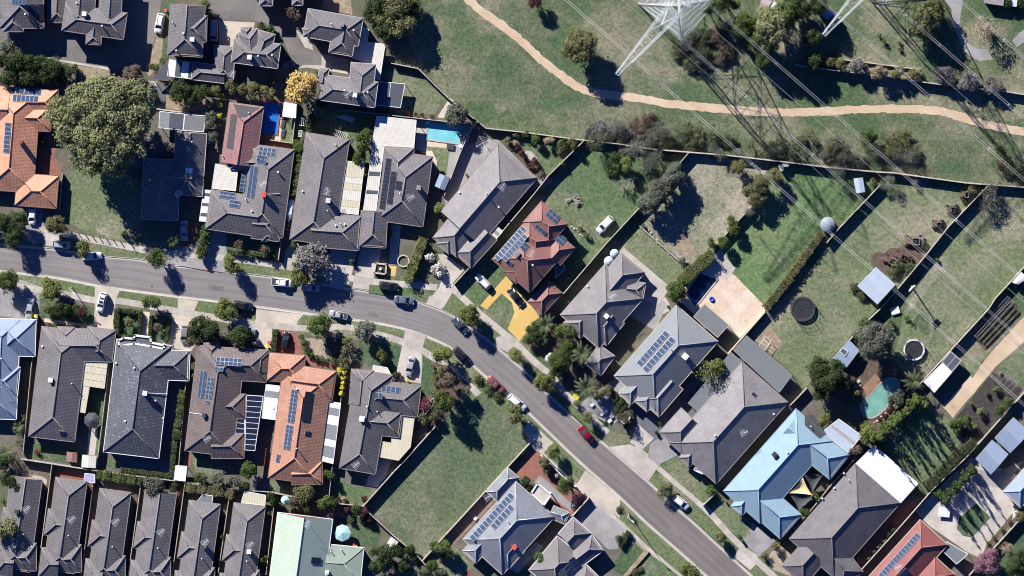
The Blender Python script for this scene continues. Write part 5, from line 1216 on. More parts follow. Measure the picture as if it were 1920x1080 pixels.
def palm(x, y, r, desc='feathery palm', h=4.0, n=15, leaf='frond'):
    R = U(r); p = P(x, y, h); k = n
    if k not in FROND:
        pts, nr, tt = [], [], []; mbv = []; F = []; rg = random.Random(n)
        for i in range(n):
            a = 6.283 * i / n + rg.uniform(-.2, .2); el = rg.uniform(.1, .9); L = rg.uniform(.8, 1.05); ring = []
            for s in range(9):
                t = s / 8; rad = L * (t - .12 * t * t); z = el * .55 * math.sin(t * 2.2) - .35 * t * t; ring.append(Vector((rad * math.cos(a), rad * math.sin(a), z)))
            side = Vector((-math.sin(a), math.cos(a), 0))
            for s in range(1, 9):
                t = s / 8; w = .21 * math.sin(min(1, t * 1.15 + .12) * 2.8) + .02; c = ring[s]; fw = (ring[s] - ring[s - 1]).normalized()
                for sd in (-1, 1):
                    for e in (0, .5):
                        c0 = c - fw * e * .11; i0 = len(mbv); mbv += [c0, c0 + fw * .035, c0 + side * sd * w + fw * .10 + Vector((0, 0, -.06))]; F.append((i0, i0 + 1, i0 + 2))
                i0 = len(mbv); mbv += [ring[s - 1] - side * .012, ring[s - 1] + side * .012, ring[s] + side * .01, ring[s] - side * .01]; F.append((i0, i0 + 1, i0 + 2, i0 + 3))
        me = bpy.data.meshes.new('crown'); me.from_pydata(mbv, [], F); at = me.attributes.new('tint', 'FLOAT', 'FACE'); at.data.foreach_set('value', RN.uniform(.1, .95, len(F)).astype(np.float32)); me.materials.append(None); FROND[k] = me
    o = bpy.data.objects.new('palm', None); COL.objects.link(o); o.location = (p.x, p.y, G0); o.rotation_euler = (0, 0, RG.uniform(0, 6)); c = obj('crown', FROND[k], o, (0, 0, h)); c.scale = (R, R, R); setmat(c, 'leaf_' + leaf)
    mb = MB(); mb.tube([(0, 0, 0), (.05, 0, h * .5), (0, 0, h)], [.22, .17, .13], 8); w = obj('trunk', mb.mesh('trunk', 'bark'), o)
    PENDING.append((o, desc, p, 'palm', None, R)); return o
def LT(leaf, *items, **k):
    for it in items: T(leaf, *it, **k)
def BARE(x, y, r, desc='bare pale branched tree', h=4.0, mat='bark_pale'):
    R = U(r); p = P(x, y, h * .7); rg = random.Random(int(x + y)); mb = MB()
    def grow(a, d, l, rad, k):
        b = a + d * l; mb.tube([a, b], [rad, rad * .65], 4, cap=False)
        if k:
            for _ in range(3 if k < 4 else 5):
                n = (d + Vector((rg.uniform(-1, 1), rg.uniform(-1, 1), rg.uniform(-.25, .7))) * .85).normalized(); grow(a.lerp(b, rg.uniform(.55, 1)), n, l * rg.uniform(.55, .85), rad * .55, k - 1)
    grow(Vector((0, 0, 0)), Vector((0, 0, 1)), h * .3, .13, 4)
    xs = max(max(abs(v[0]), abs(v[1])) for v in mb.v); f = R / xs; mb.v = [(a * f, b * f, c) for a, b, c in mb.v]
    o = bpy.data.objects.new('tree', None); COL.objects.link(o); o.location = (p.x, p.y, G0); obj('branches', mb.mesh('branches', mat), o); PENDING.append((o, desc, p, 'tree', None, R))
sh('A0')
T('elm', 700, 835, 410, 'giant', hs=.95); 
LT('dark', (45, 425, 75), (125, 405, 70), (205, 425, 72), (290, 440, 78), (370, 460, 72), (440, 490, 62), (60, 515, 72), (180, 520, 66), (300, 515, 60), (400, 525, 50))
LT('greygreen', (30, 110, 80), (45, 310, 60), (90, 340, 35), (1420, 790, 45)); T('brown', 890, 510, 80); LT('green', (1040, 452, 36), (1105, 412, 28), (500, 460, 30)); LT('dark', (1215, 615, 85), (1350, 625, 62), (1290, 660, 55), (1050, 640, 28)); LT('dark', (285, 955, 25))
sh('B0')
T('gold', 655, 590, 128, 'medium'); T('brown', 620, 90, 58); LT('dark', (1180, 30, 95), (1250, 200, 85), (1130, 110, 55)); LT('olive', (1310, 60, 120), (1340, 170, 110), (1240, 110, 90), (1420, 60, 80), desc='spreading olive green park tree')
LT('olive', (90, 612, 42), (195, 592, 52), (275, 605, 46), (345, 602, 56), (435, 622, 56), desc='rounded olive hedge shrub'); LT('yellow', (125, 652, 24), (116, 706, 20), (108, 782, 24), form='ball', desc='bright yellow ball shrub'); LT('green', (775, 490, 16))
LT('dark', (800, 690, 48), (35, 625, 48), (740, 800, 30), (720, 850, 30), (470, 200, 30), (400, 180, 28)); LT('greygreen', (75, 920, 42), (50, 820, 50)); T('brown', 470, 545, 34); LT('green', (650, 1000, 42), (1080, 960, 70), (1060, 1060, 50), (1110, 900, 40), (20, 60, 60))
LT('plum', (1190, 770, 16), (1400, 775, 14), form='ball')
sh('C0')
T('greygreen', 340, 772, 88, desc='grey green rounded bush'); T('olive', 1180, 310, 135, 'big', desc='round olive yellow park tree', hs=1.0); LT('olive', (750, 910, 22), (1130, 970, 42), (1050, 1005, 32), (490, 830, 18)); LT('green', (815, 915, 28), (880, 942, 36), (1060, 962, 30)); T('straw', 970, 950, 36)
T('plum', 880, 5, 55, 'street', desc='dark plum leaved tree'); LT('plum', (22, 766, 15), (70, 770, 15), (112, 776, 15), (182, 790, 16), form='ball'); LT('silver', (1300, 880, 80), (1380, 900, 70), (1230, 900, 45), form='low', desc='grey twiggy scrub bush'); LT('greygreen', (1430, 850, 60), form='airy'); LT('dark', (25, 60, 70))
sh('D0')
LT('silver', (30, 880, 70), (120, 890, 80), form='low', desc='grey twiggy scrub bush'); LT('brown', (230, 900, 85), (280, 800, 70), (190, 840, 60), form='low', desc='brownish tangled scrub bush'); LT('greygreen', (330, 850, 70), (180, 960, 60), (400, 1000, 50), form='low', desc='grey green scrub bush')
LT('greygreen', (385, 890, 62), (300, 940, 60), form='airy'); LT('bramble', (520, 890, 80), (620, 930, 85), (720, 920, 75), (560, 970, 70), (820, 960, 60), (470, 330, 80), (560, 260, 90), (620, 380, 85), (560, 420, 70), (650, 250, 70), (1180, 970, 60), (1270, 1020, 70), form='low')
LT('brown', (740, 250, 70), (800, 330, 75), (760, 400, 60), form='low', desc='reddish bramble thicket'); LT('straw', (720, 200, 45), form='low', desc='straw coloured bramble thicket')
LT('elm', (1120, 170, 150), (1060, 300, 105), desc='tall pale green park tree', form='big', hs=1.25); LT('green', (920, 170, 90), (1000, 275, 84), (1190, 100, 110), (1050, 385, 72), (880, 190, 60), (960, 230, 70), desc='tall glossy green tree', hs=1.5, form='medium'); LT('green', (690, 40, 62), (780, 15, 70), (860, 30, 40), hs=1.6); LT('dark', (1300, 60, 90), (1240, 30, 80), (1420, 30, 70), (1400, 380, 40), hs=1.5)
sh('E0')
LT('olive', (790, 120, 108), (735, 195, 85), (840, 60, 85), (800, 210, 80), desc='tawny olive park tree', hs=1.15); T('straw', 1195, 190, 88, 'airy', desc='thin straw coloured tree'); T('straw', 1140, 140, 50, 'airy', desc='thin straw coloured tree')
LT('olive', (130, 420, 40), (205, 432, 46), (590, 492, 52), (700, 505, 42)); LT('silver', (310, 440, 58), (360, 470, 30)); LT('straw', (465, 490, 58), (730, 490, 25), desc='pinkish flowering shrub'); LT('silver', (910, 510, 78), (1070, 555, 78), (1230, 585, 78), (860, 500, 50), desc='smoky grey shrub', form='medium', hs=.7)
LT('dark', (20, 420, 60), (10, 250, 70), (50, 30, 70), hs=1.2); LT('greygreen', (170, 970, 85), (230, 1030, 60), (120, 1010, 60), form='low', desc='low grey green park scrub'); T('green', 395, 920, 58); LT('olive', (620, 950, 100), (540, 1010, 80), (690, 1020, 75), form='low', desc='low olive park scrub'); LT('green', (465, 240, 14), (495, 285, 18), (605, 335, 14), (600, 290, 12))
LT('dark', (1420, 20, 40), (1340, 15, 35))
sh('A1')
LT('dark', (28, 560, 78), (120, 562, 80), (90, 680, 68)); T('olive', 375, 575, 78); T('light', 560, 745, 62); T('green', 1055, 805, 68); T('green', 830, 640, 22, 'cone', desc='slim green conifer'); palm(1170, 690, 62, 'spiky dark cordyline', 2.0, 19); T('green', 55, 960, 82); T('light', 350, 1015, 85)
for k in range(5): T('green', 1395 - k * 12, 600 + k * 45, 34, desc='shrub in the leafy drive row')
sh('A2')
LT('olive', (320, 210, 36)); LT('dark', (415, 215, 62), (350, 235, 40), (460, 240, 40)); LT('green', (505, 205, 24), (503, 250, 24), (332, 326, 22), (373, 326, 22), (518, 350, 20), (556, 358, 22), form='ball'); T('plum', 556, 232, 42, 'street', desc='dark plum ball tree', hs=.8); T('green', 1020, 170, 62)
T('olive', 870, 302, 36, 'street'); T('brown', 1066, 336, 34, 'street'); LT('dark', (1350, 320, 78), (1425, 365, 60), (1310, 390, 45)); LT('olive', (1310, 430, 45), (1295, 600, 35), (1300, 660, 28)); palm(125, 1010, 58, 'pale spiky yucca', 1.8, 17); palm(150, 950, 40, 'pale spiky yucca', 1.5, 15)
hedge('clipped hedge left of the slate house lawn', [(790, 220), (785, 380)], 38, h=1.4, leaf='dark'); hedge('clipped hedge along the footpath of the slate house', [(800, 222), (955, 240)], 26, h=1.2, leaf='dark'); hedge('clipped hedge between slate house lawn and entry path', [(948, 250), (938, 390)], 22, h=1.2, leaf='dark')
hedge('clipped hedge right of the entry path by the slate house', [(1022, 262), (1010, 400)], 22, h=1.1, leaf='dark'); hedge('clipped hedge below the slate house lawn', [(800, 395), (905, 405)], 26, h=1.1, leaf='dark'); hedge('clipped hedge along the pale driveway of the slate house', [(1148, 270), (1122, 425)], 24, h=1.2, leaf='dark')
hedge('tall narrow hedge right of the slate house', [(1232, 765), (1190, 1085)], 42, h=2.2); sh('A3'); hedge('narrow hedge turning down behind the slate house', [(1190, 60), (1158, 410)], 34, h=1.8, leaf='dark'); hedge('low hedge along the slate house back fence', [(815, 365), (1145, 405)], 30, h=1.2, leaf='dark')
sh('A3')
T('olive', 28, 760, 92, 'street'); hedge('bushy pale green hedge above the third unit', [(665, 395), (940, 438)], 60, h=2.0, leaf='green'); T('greygreen', 1040, 475, 80); LT('dark', (1180, 480, 32), (100, 450, 60), (40, 420, 50)); LT('green', (1350, 412, 42), (1300, 470, 30), (205, 640, 8)); hedge('thick olive hedge above the fifth unit', [(1255, 480), (1440, 502), (1570, 525)], 62, h=2.1, leaf='olive')
palm(30, 250, 95, 'bushy pale palm', 3.0, 15); palm(90, 300, 60, 'bushy pale palm', 2.2, 15); palm(130, 110, 45, 'pale spiky yucca', 1.5, 15); palm(125, 180, 40, 'pale spiky yucca', 1.3, 15); T('dark', 20, 310, 60); T('green', 15, 570, 20); T('redplum', 250, 240, 16)
sh('B1')
T('silver', 740, 800, 135, 'medium', desc='silvery purple grey street tree', hs=.75); T('light', 190, 845, 68); T('light', 655, 930, 78); LT('brown', (245, 712, 30), (420, 745, 34), form='ball', desc='brownish ball topiary'); hedge('tall dark hedge between two long grey houses', [(650, 20), (612, 370)], 72, h=2.0, leaf='green'); hedge('clipped box hedge at the red boxed house front', [(170, 762), (330, 790)], 26, h=1.0, leaf='dark'); hedge('clipped box hedge beside the boat driveway', [(350, 780), (490, 800)], 26, h=1.0, leaf='dark')
for k in range(4): T('green', 15 - k * 4, 640 + k * 42, 32, desc='shrub in the shaded drive row')
LT('green', (620, 720, 26), (640, 760, 22), (1265, 640, 24), (1050, 770, 12), (1015, 830, 22)); T('plum', 1105, 190, 26); T('light', 620, 850, 20); T('light', 1410, 890, 30)
sh('C1')
hedge('thick clipped hedge beside the front path of the white patio house', [(120, 680), (75, 800), (15, 950)], 62, h=2.2, leaf='light'); T('light', 225, 470, 38); LT('white', (165, 800, 30), (215, 850, 30), (230, 900, 28), (190, 880, 22)); LT('plum', (800, 95, 26), (760, 60, 18), (870, 155, 28), (835, 190, 16)); LT('straw', (740, 30, 18), (850, 190, 14)); LT('greygreen', (905, 235, 24), (1000, 220, 20)); T('olive', 1060, 170, 24); LT('olive', (690, 20, 26), (415, 245, 10))
BARE(1140, 410, 70, 'bare fallen grey branches', 1.2); LT('olive', (1220, 650, 20), (1180, 610, 18)); T('green', 1400, 220, 50, 'low'); T('dark', 1420, 130, 45)
sh('B2')
T('light', 150, 222, 86); LT('dark', (255, 395, 85), (55, 350, 70), (330, 400, 40), (20, 400, 40)); hedge('dark hedge strip between pale and red driveways', [(492, 355), (478, 495)], 36, h=1.3, leaf='dark')
LT('green', (665, 400, 20), (680, 438, 23), (690, 470, 21), (706, 500, 20), (740, 522, 19), (772, 540, 18), (808, 545, 18), (850, 553, 18), (886, 557, 16), (916, 563, 16), form='ball', desc='clipped ball in the curved garden row'); T('green', 795, 322, 88); T('greygreen', 1095, 362, 84)
LT('olive', (980, 430, 34), (965, 490, 34), (955, 546, 34), (955, 600, 32), form='ball', desc='stacked ball shrub in the tall row'); LT('yellow', (922, 634, 24), (955, 642, 24), (950, 680, 24), (946, 714, 22), (941, 745, 24), (934, 786, 25), form='cone', hs=1.25); T('light', 1210, 530, 44); LT('green', (1300, 655, 16), (1280, 625, 14)); T('plum', 1330, 660, 16)
T('yellow', 1380, 695, 12, 'ball', desc='small bright yellow ball shrub')
sh('B3')
LT('green', (310, 365, 62), (850, 400, 42), (410, 968, 32), (125, 815, 26), (115, 905, 22), (1160, 912, 42)); LT('greygreen', (100, 420, 48), (215, 442, 48), (0, 420, 40)); LT('dark', (290, 475, 36), (470, 560, 48), (1240, 935, 72), (1180, 1010, 62), (1310, 910, 50), (1350, 1020, 50), (1400, 900, 40), (890, 600, 40)); LT('olive', (690, 530, 78), (1290, 1000, 30)); LT('green', (705, 610, 46), (825, 592, 48), (1040, 625, 42), (845, 545, 30), (1000, 700, 22)); T('brown', 615, 580, 40); LT('plum', (970, 620, 26), (1085, 650, 38), (1120, 700, 26)); T('straw', 960, 560, 22); LT('plum', (920, 560, 14), (1090, 560, 20)); LT('olive', (450, 800, 14), (460, 660, 20))
sh('C2')
T('light', 425, 262, 84); T('light', 250, 520, 68); T('light', 752, 530, 50); T('light', 940, 702, 80); T('olive', 742, 922, 68); T('olive', 1235, 945, 42); palm(950, 320, 85, 'glossy green palm', 3.5, 17); LT('dark', (880, 400, 55), (860, 340, 50), (1010, 640, 40), (900, 320, 45)); LT('green', (1080, 370, 72), (1050, 560, 88), (1095, 475, 66), (1050, 640, 40), (830, 420, 36)); T('white', 975, 545, 36); palm(1190, 520, 98, 'large star shaped palm', 4.5, 13); palm(1225, 745, 105, 'large drooping palm', 4.2, 13); palm(920, 420, 60, 'glossy green palm', 2.5, 15); palm(1130, 380, 55, 'glossy green palm', 2.5, 15)
palm(1155, 810, 34, 'yellow striped agave', .4, 15, 'yellow'); T('brown', 275, 700, 64, hs=1.4); T('redplum', 150, 855, 62, 'airy'); T('green', 255, 845, 82, hs=1.5); T('greygreen', 390, 775, 50); LT('olive', (200, 780, 30), (240, 640, 32), (120, 960, 44), (190, 930, 40)); LT('light', (182, 598, 15), (190, 640, 15), (200, 680, 15), (195, 712, 14), form='ball', desc='pale ball shrub along the lawn edge'); LT('olive', (1320, 790, 40), (1370, 760, 30)); LT('brown', (1300, 800, 30))
hedge('low hedge bordering the white furniture court', [(1410, 910), (1440, 860), (1470, 820)], 30, h=.9, leaf='dark'); T('olive', 990, 700, 30); T('olive', 1160, 850, 22); LT('bramble', (500, 690, 40), (560, 750, 45), (620, 810, 40), form='low', desc='green creeping verge plant')
sh('D1')
LT('greygreen', (435, 255, 82), (400, 320, 80), (340, 370, 88), (280, 445, 85), (450, 200, 50), desc='grey olive tree in the diagonal clump', hs=1.15); LT('greygreen', (200, 80, 80), (270, 170, 70), (330, 130, 60), form='airy'); LT('silver', (130, 60, 60), (200, 30, 60), form='low', desc='grey twiggy scrub bush'); T('light', 125, 175, 55); BARE(150, 280, 75); BARE(90, 320, 60); BARE(930, 240, 95, 'bare thorny scrub tree'); BARE(1000, 190, 60, 'bare thorny scrub tree')
LT('olive', (880, 190, 55), (1040, 300, 70), (960, 350, 55), (1130, 250, 55), (1000, 410, 62), (1060, 370, 40)); LT('greygreen', (955, 500, 34), (1150, 300, 40)); LT('green', (840, 560, 46), (850, 620, 46), (780, 700, 48), (700, 705, 36)); hedge('bushy pale hedge between dry yard and navy pool', [(700, 780), (640, 830), (560, 900), (500, 960)], 78, h=2.2, leaf='light'); LT('green', (455, 1020, 64), (520, 960, 40)); LT('greygreen', (500, 830, 26), (240, 590, 14))
hedge('long clipped hedge below the round water tank', [(1440, 640), (1290, 850), (1110, 1090)], 50, h=1.7, leaf='olive')
sh('D2')
hedge('clipped hedge end above the sandstone terrace', [(1230, 10), (1065, 205)], 50, h=1.7, leaf='olive'); LT('green', (470, 95, 66), (440, 130, 40)); T('light', 700, 640, 92, 'wispy', desc='large leaved pale green tree'); T('light', 740, 600, 60, 'street'); LT('green', (655, 670, 30)); T('brown', 105, 945, 44, 'ball', desc='brown round topiary in the box hedge')
hedge('box hedge around the brown topiary left side', [(60, 930), (120, 860)], 24, h=.8, leaf='dark'); hedge('box hedge around the brown topiary right side', [(160, 900), (165, 960), (110, 1010)], 24, h=.8, leaf='dark'); hedge('zigzag box hedge beside the furniture court', [(0, 750), (60, 800), (30, 840)], 28, h=.9, leaf='dark'); LT('dark', (360, 985, 18), (335, 1050, 16), (410, 200, 14))
sh('E1')
LT('greygreen', (180, 225, 66), (525, 290, 55), (485, 310, 40), (700, 300, 30), (1200, 380, 66), (1230, 340, 50), (1180, 450, 55), form='airy', hs=.95); LT('bramble', (420, 920, 40), (600, 850, 60), (680, 870, 60), (560, 900, 50), (300, 1000, 45), (350, 1060, 45), (760, 720, 40), (1040, 420, 30), form='low', desc='weedy green scrub bush'); LT('greygreen', (1420, 190, 45), (1330, 240, 40), form='low', desc='low scrub by the park fence'); LT('olive', (420, 290, 22), (1090, 350, 30)); T('green', 850, 820, 14)
sh('E2')
T('greygreen', 440, 430, 150, 'big'); LT('dark', (110, 690, 125), (60, 620, 90), (170, 620, 70), (60, 780, 60), (200, 720, 60)); LT('dark', (380, 330, 60), (330, 400, 50)); palm(695, 700, 95, 'tall drooping palm', 4.5, 13); LT('greygreen', (575, 830, 58), (600, 790, 40)); LT('green', (720, 830, 44), (680, 870, 44), (650, 905, 46), (600, 950, 44), (560, 985, 44), (510, 1030, 46), (470, 1075, 46), (770, 860, 40), form='cone', desc='tall cypress in the shading row', hs=1.7)
LT('olive', (240, 840, 36), (300, 780, 32), (90, 970, 42), (270, 700, 30)); T('light', 100, 945, 38); LT('light', (1140, 892, 28), (1255, 755, 22), (1100, 1005, 26)); LT('green', (1310, 870, 36), (1340, 840, 36), (1270, 900, 34), (1090, 850, 18), (1190, 780, 16), (1060, 950, 20)); LT('plum', (520, 900, 18), (540, 870, 16), (500, 930, 20), (460, 960, 18)); LT('green', (545, 310, 22), (640, 270, 14), (1030, 970, 40), (1000, 1000, 30), (960, 990, 36)); LT('straw', (1275, 642, 12)); palm(660, 275, 34, 'small dark palm', 1.2, 13)
LT('light', (370, 1010, 40))
sh('E3')
T('light', 395, 130, 72); T('brown', 300, 232, 46); LT('green', (455, 190, 40), (470, 130, 36), (1000, 100, 30), (975, 60, 28)); hedge('long clipped hedge below the shaded striped lawn', [(790, 470), (900, 370), (1010, 250), (1100, 180)], 66, h=1.9, leaf='dark'); T('mauve', 1200, 985, 95, 'medium'); T('mauve', 1150, 1010, 60, 'street'); T('straw', 1320, 890, 52, 'airy'); LT('dark', (1390, 1010, 80), (1430, 960, 60)); T('white', 1385, 665, 26); LT('olive', (1420, 680, 40), (1240, 810, 16), (1290, 760, 16), (1340, 710, 16), (1200, 860, 14)); LT('green', (860, 520, 28), (510, 540, 22), (20, 540, 30), (45, 400, 26)); palm(1440, 650, 45, 'pale spiky yucca', 1.2, 15)
for k in range(5): T('dark', 1090 - k * 45, 370 + k * 48, 42, 'cone', desc='dark cypress beside the garages', hs=1.4)
for k in range(6): T('bramble', 560 - k * 32, 760 + k * 40, 18, desc='small potted plant in the side court row')
sh('D3')
T('olive', 385, 500, 60, hs=.6); T('olive', 760, 818, 42); T('light', 555, 1050, 68); LT('green', (690, 500, 30), (960, 660, 22), (1330, 650, 36), (1300, 620, 20)); T('straw', 130, 650, 30, 'wispy', desc='thin young verge tree'); LT('olive', (1130, 870, 30), (1060, 940, 24), (1160, 830, 20)); LT('bramble', (80, 630, 30), (180, 1060, 34), (220, 1040, 26), form='low', desc='green verge shrub'); LT('plum', (800, 590, 10))
hedge('dark clipped hedge with a white pot beside the concrete court', [(140, 780), (85, 880)], 30, h=1.2, leaf='dark')
sh('C3')
T('light', 1000, 240, 50); LT('dark', (810, 440, 40), (835, 470, 30), (990, 900, 20)); LT('olive', (935, 310, 42), (940, 355, 30)); LT('green', (1085, 462, 64), (910, 955, 46), (250, 885, 60), (200, 880, 40), (180, 1010, 48)); LT('greygreen', (235, 1055, 44), (140, 1040, 40)); T('white', 1020, 402, 14, 'ball', desc='white flowering ball shrub'); LT('dark', (280, 930, 50), (30, 930, 30), (70, 960, 26), (130, 1060, 40)); T('dark', 1440, 830, 24)

# rough growth along the park fence and round the pylon feet
sh('F')
RS = random.Random(21)
for (x0, y0, x1, y1, n, w) in ((1095, 252, 1230, 262, 9, 16), (1225, 262, 1420, 282, 14, 16), (1400, 275, 1500, 292, 7, 12), (1540, 262, 1600, 300, 8, 18), (1640, 262, 1720, 305, 8, 18), (1865, 290, 1930, 340, 6, 16), (1265, 55, 1330, 110, 8, 18), (1480, 250, 1560, 280, 5, 14)):
    for k in range(n):
        t = RS.random(); lf = RS.choice(['greygreen', 'bramble', 'silver', 'olive', 'bramble', 'greygreen']); T(lf, x0 + (x1 - x0) * t + RS.uniform(-w, w), y0 + (y1 - y0) * t + RS.uniform(-w, w), RS.uniform(9, 20), RS.choice(['low', 'low', 'wispy']), 'rough %s scrub' % dict(greygreen='grey green', bramble='dark green', silver='ashen grey', olive='olive')[lf], hs=RS.uniform(.7, 1.1))
# ------------------------------------------------------------------ vehicles
def car_template(kind):
    L, W, Hh = dict(sedan=(4.75, 1.82, 1.45), hatch=(4.2, 1.76, 1.48), suv=(4.7, 1.9, 1.72), wagon=(4.85, 1.84, 1.55), ute=(5.2, 1.9, 1.7), van=(5.0, 1.95, 2.1), classic=(4.9, 1.85, 1.45))[kind]
    belt = dict(sedan=.92, hatch=.95, suv=1.08, wagon=.95, ute=1.05, van=1.15, classic=.9)[kind]; hl = L / 2; hw = W / 2
    # stations along x (front = +x): x, half width factor, top height
    st = [(-hl, .74, belt * .72), (-hl + .12, .88, belt * .97), (-hl * .8, .97, belt), (-hl * .4, 1, belt + .01), (0, 1, belt), (hl * .4, 1, belt - .02), (hl * .72, .96, belt * .90), (hl * .9, .88, belt * .82), (hl - .05, .76, belt * .70), (hl, .66, belt * .6)]
    o = bpy.data.objects.new('parked_car', None); COL.objects.link(o); mb = MB(); rings = []
    for x, f, zt in st:
        w = hw * f; z0 = .24; ring = [(x, -w * .9, z0), (x, -w, .5), (x, -w * .985, zt - .12), (x, -w * .88, zt), (x, -w * .4, zt + .045), (x, w * .4, zt + .045), (x, w * .88, zt), (x, w * .985, zt - .12), (x, w, .5), (x, w * .9, z0)]
        rings.append(len(mb.v)); mb.v += ring
    n = 10
    def add(f): mb.f.append(f); mb.mi.append(0); mb.uv.extend([(0, 0)] * len(f))
    for a, b in zip(rings, rings[1:]):
        for j in range(n): add([a + j, b + j, b + (j + 1) % n, a + (j + 1) % n])
    add([rings[0] + j for j in range(n)]); add([rings[-1] + j for j in range(n)][::-1])
    body = obj('body', mb.mesh('body', 'car_white', smooth=True), o)
    cab = dict(sedan=(-1.75, -1.0, .45, 1.25), hatch=(-1.95, -1.5, .4, 1.2), suv=(-2.2, -1.85, .4, 1.15), wagon=(-2.3, -1.95, .4, 1.25), ute=(-.75, -.55, .75, 1.4), van=(-2.4, -2.25, 1.2, 1.9), classic=(-1.15, -.5, .45, 1.05))[kind]
    xb, xr, xf, xw = cab; b0, b1 = hw * .86, hw * .70; zr = Hh; zb = belt - .02
    rm = MB(); rv = []
    for (x, w, z) in ((xr - .05, b1 * .9, zr - .05), (xr + .12, b1, zr), ((xr + xf) / 2, b1 * 1.02, zr + .03), (xf - .12, b1, zr), (xf + .05, b1 * .92, zr - .05)): rv.append([(x, -w, z - .05), (x, -w * .8, z), (x, w * .8, z), (x, w, z - .05)])
    for a, b in zip(rv, rv[1:]):
        for j in range(3): rm.face([a[j], b[j], b[j + 1], a[j + 1]])
    obj('roof', rm.mesh('roof', 'car_white', smooth=True), o)
    def quad(name, q, m='glass'):
        k = MB(); k.face(q); obj(name, k.mesh(name, m), o)
    zt = zr - .06
    quad('windscreen', [(xw, -b0, zb), (xw, b0, zb), (xf, b1, zt), (xf, -b1, zt)]); quad('rear_window', [(xb, b0, zb), (xb, -b0, zb), (xr, -b1, zt), (xr, b1, zt)])
    for s in (-1, 1):
        quad('side_window', [(xb, s * b0, zb), (xw, s * b0, zb), (xf, s * b1 * 1.0, zt), (xr, s * b1, zt)][::s])
    pm = MB()
    for s in (-1, 1):
        for (xa, xc) in ((xw, xf), (xb, xr)): pm.tube([(xa, s * b0, zb), (xc, s * b1, zt)], .05, 5)
        xm = (xr + xf) / 2; pm.tube([(xm, s * b0 * 1.0, zb), (xm, s * b1 * 1.01, zt)], .045, 5)
    obj('pillars', pm.mesh('pillars', 'car_white'), o)
    for s in (-1, 1):
        for x in (-hl * .58, hl * .62):
            k = MB(); r = .33; c = (x, s * (hw - .12), r)
            k.tube([(x, s * (hw - .22), r), (x, s * (hw + .0), r)], r, 14); w = obj('wheel', k.mesh('wheel', 'rubber'), o); k2 = MB(); k2.tube([(x, s * (hw - .03), r), (x, s * (hw + .012), r)], r * .6, 10); obj('rim', k2.mesh('rim', 'chrome'), w)
        k = MB(); k.box((hl - .14, s * hw * .56, belt * .62), .18, .36, .14); obj('headlight', k.mesh('headlight', 'lamp_clear'), o)
        k = MB(); k.box((-hl + .06, s * hw * .66, belt * .7), .1, .3, .16); obj('tail_light', k.mesh('tail_light', 'lamp_red'), o)
        k = MB(); k.box((xw - .25, s * (hw + .07), belt), .12, .2, .14); obj('mirror', k.mesh('mirror', 'car_white'), o)
    if kind in ('ute',):
        k = MB(); k.box((-1.7, 0, belt + .02), 1.5, W * .8, .03); obj('cargo_tray', k.mesh('cargo_tray', 'dark_paint'), o)
        k = MB()
        for s in (-1, 1): k.box((-1.7, s * W * .44, belt - .05), 1.75, .08, .16)
        k.box((-2.53, 0, belt - .05), .08, W * .86, .16); k.box((-.85, 0, belt - .05), .08, W * .86, .16); obj('tray_side', k.mesh('tray_side', 'car_white'), o)
    if kind == 'suv':
        k = MB()
        for s in (-1, 1): k.tube([(xr + .2, s * b1 * .8, zr + .07), (xf - .2, s * b1 * .8, zr + .07)], .03, 5)
        obj('roof_rail', k.mesh('roof_rail', 'dark_paint'), o)
    return o
CT = {}
def car(kind, colour, rear, front, label, short=None, sunroof=False, cat='car', scale=1.0, name='parked_car'):
    new = kind not in CT
    if new: CT[kind] = car_template(kind)
    src = CT[kind]; o = src if new else copy_tree(src); o.name = name
    a, b = P(*rear, .8), P(*front, .8); c = (a + b) / 2; d = b - a; on_road = False
    o.location = (c.x, c.y, G0 + .02 if ROADTEST(c) else .005); o.rotation_euler = (0, 0, math.atan2(d.y, d.x)); o.scale = (scale,) * 3
    for ch in o.children:
        if ch.name.split('.')[0] in ('body', 'roof', 'pillars', 'mirror', 'tray_side'):
            ch.material_slots[0].link = 'OBJECT'; ch.material_slots[0].material = M[colour]
    if sunroof:
        k = MB(); k.box((-.1, 0, 1.745), .55, .75, .03); obj('sunroof', k.mesh('sunroof', 'glass'), o); k = MB(); k.box((-.95, 0, 1.74), .45, .75, .03); obj('sunroof', k.mesh('sunroof', 'glass'), o)
    tag(o, label, cat, 'parked cars')
    if short: LM.append((short, c))
    return o
def ROADTEST(c):                            # true where the car stands on the raised block
    def side(line, c):
        i = min(range(len(line) - 1), key=lambda k: (line[k] - c).length); a, b = line[i], line[i + 1]; d = b - a; return d.x * (c.y - a.y) - d.y * (c.x - a.x)
    return side(NE, c) > 0 or side(SE, c) < 0
sh('A0'); car('suv', 'car_white', (1090, 92), (1064, 222), 'white car parked beside the green strip on the shaded lane', 'the white lane car')
sh('A1')
car('hatch', 'car_white', (222, 450), (214, 590), 'white car nosing out of the orange house garage', 'the orange house car'); car('hatch', 'car_silver', (350, 708), (476, 722), 'silver hatchback parked at the kerb beside the bollards', 'the bollard hatchback'); car('sedan', 'car_white', (545, 798), (690, 788), 'white sedan parked half under a light green street tree', 'the kerb white sedan')
car('hatch', 'car_slate', (-60, 650), (22, 655), 'slate blue car cut off by the photo edge under dark trees'); car('sedan', 'car_silver', (1240, 550), (1244, 690), 'silver sedan standing in deep shade on the red drive', 'the deep shade sedan')
sh('B1')
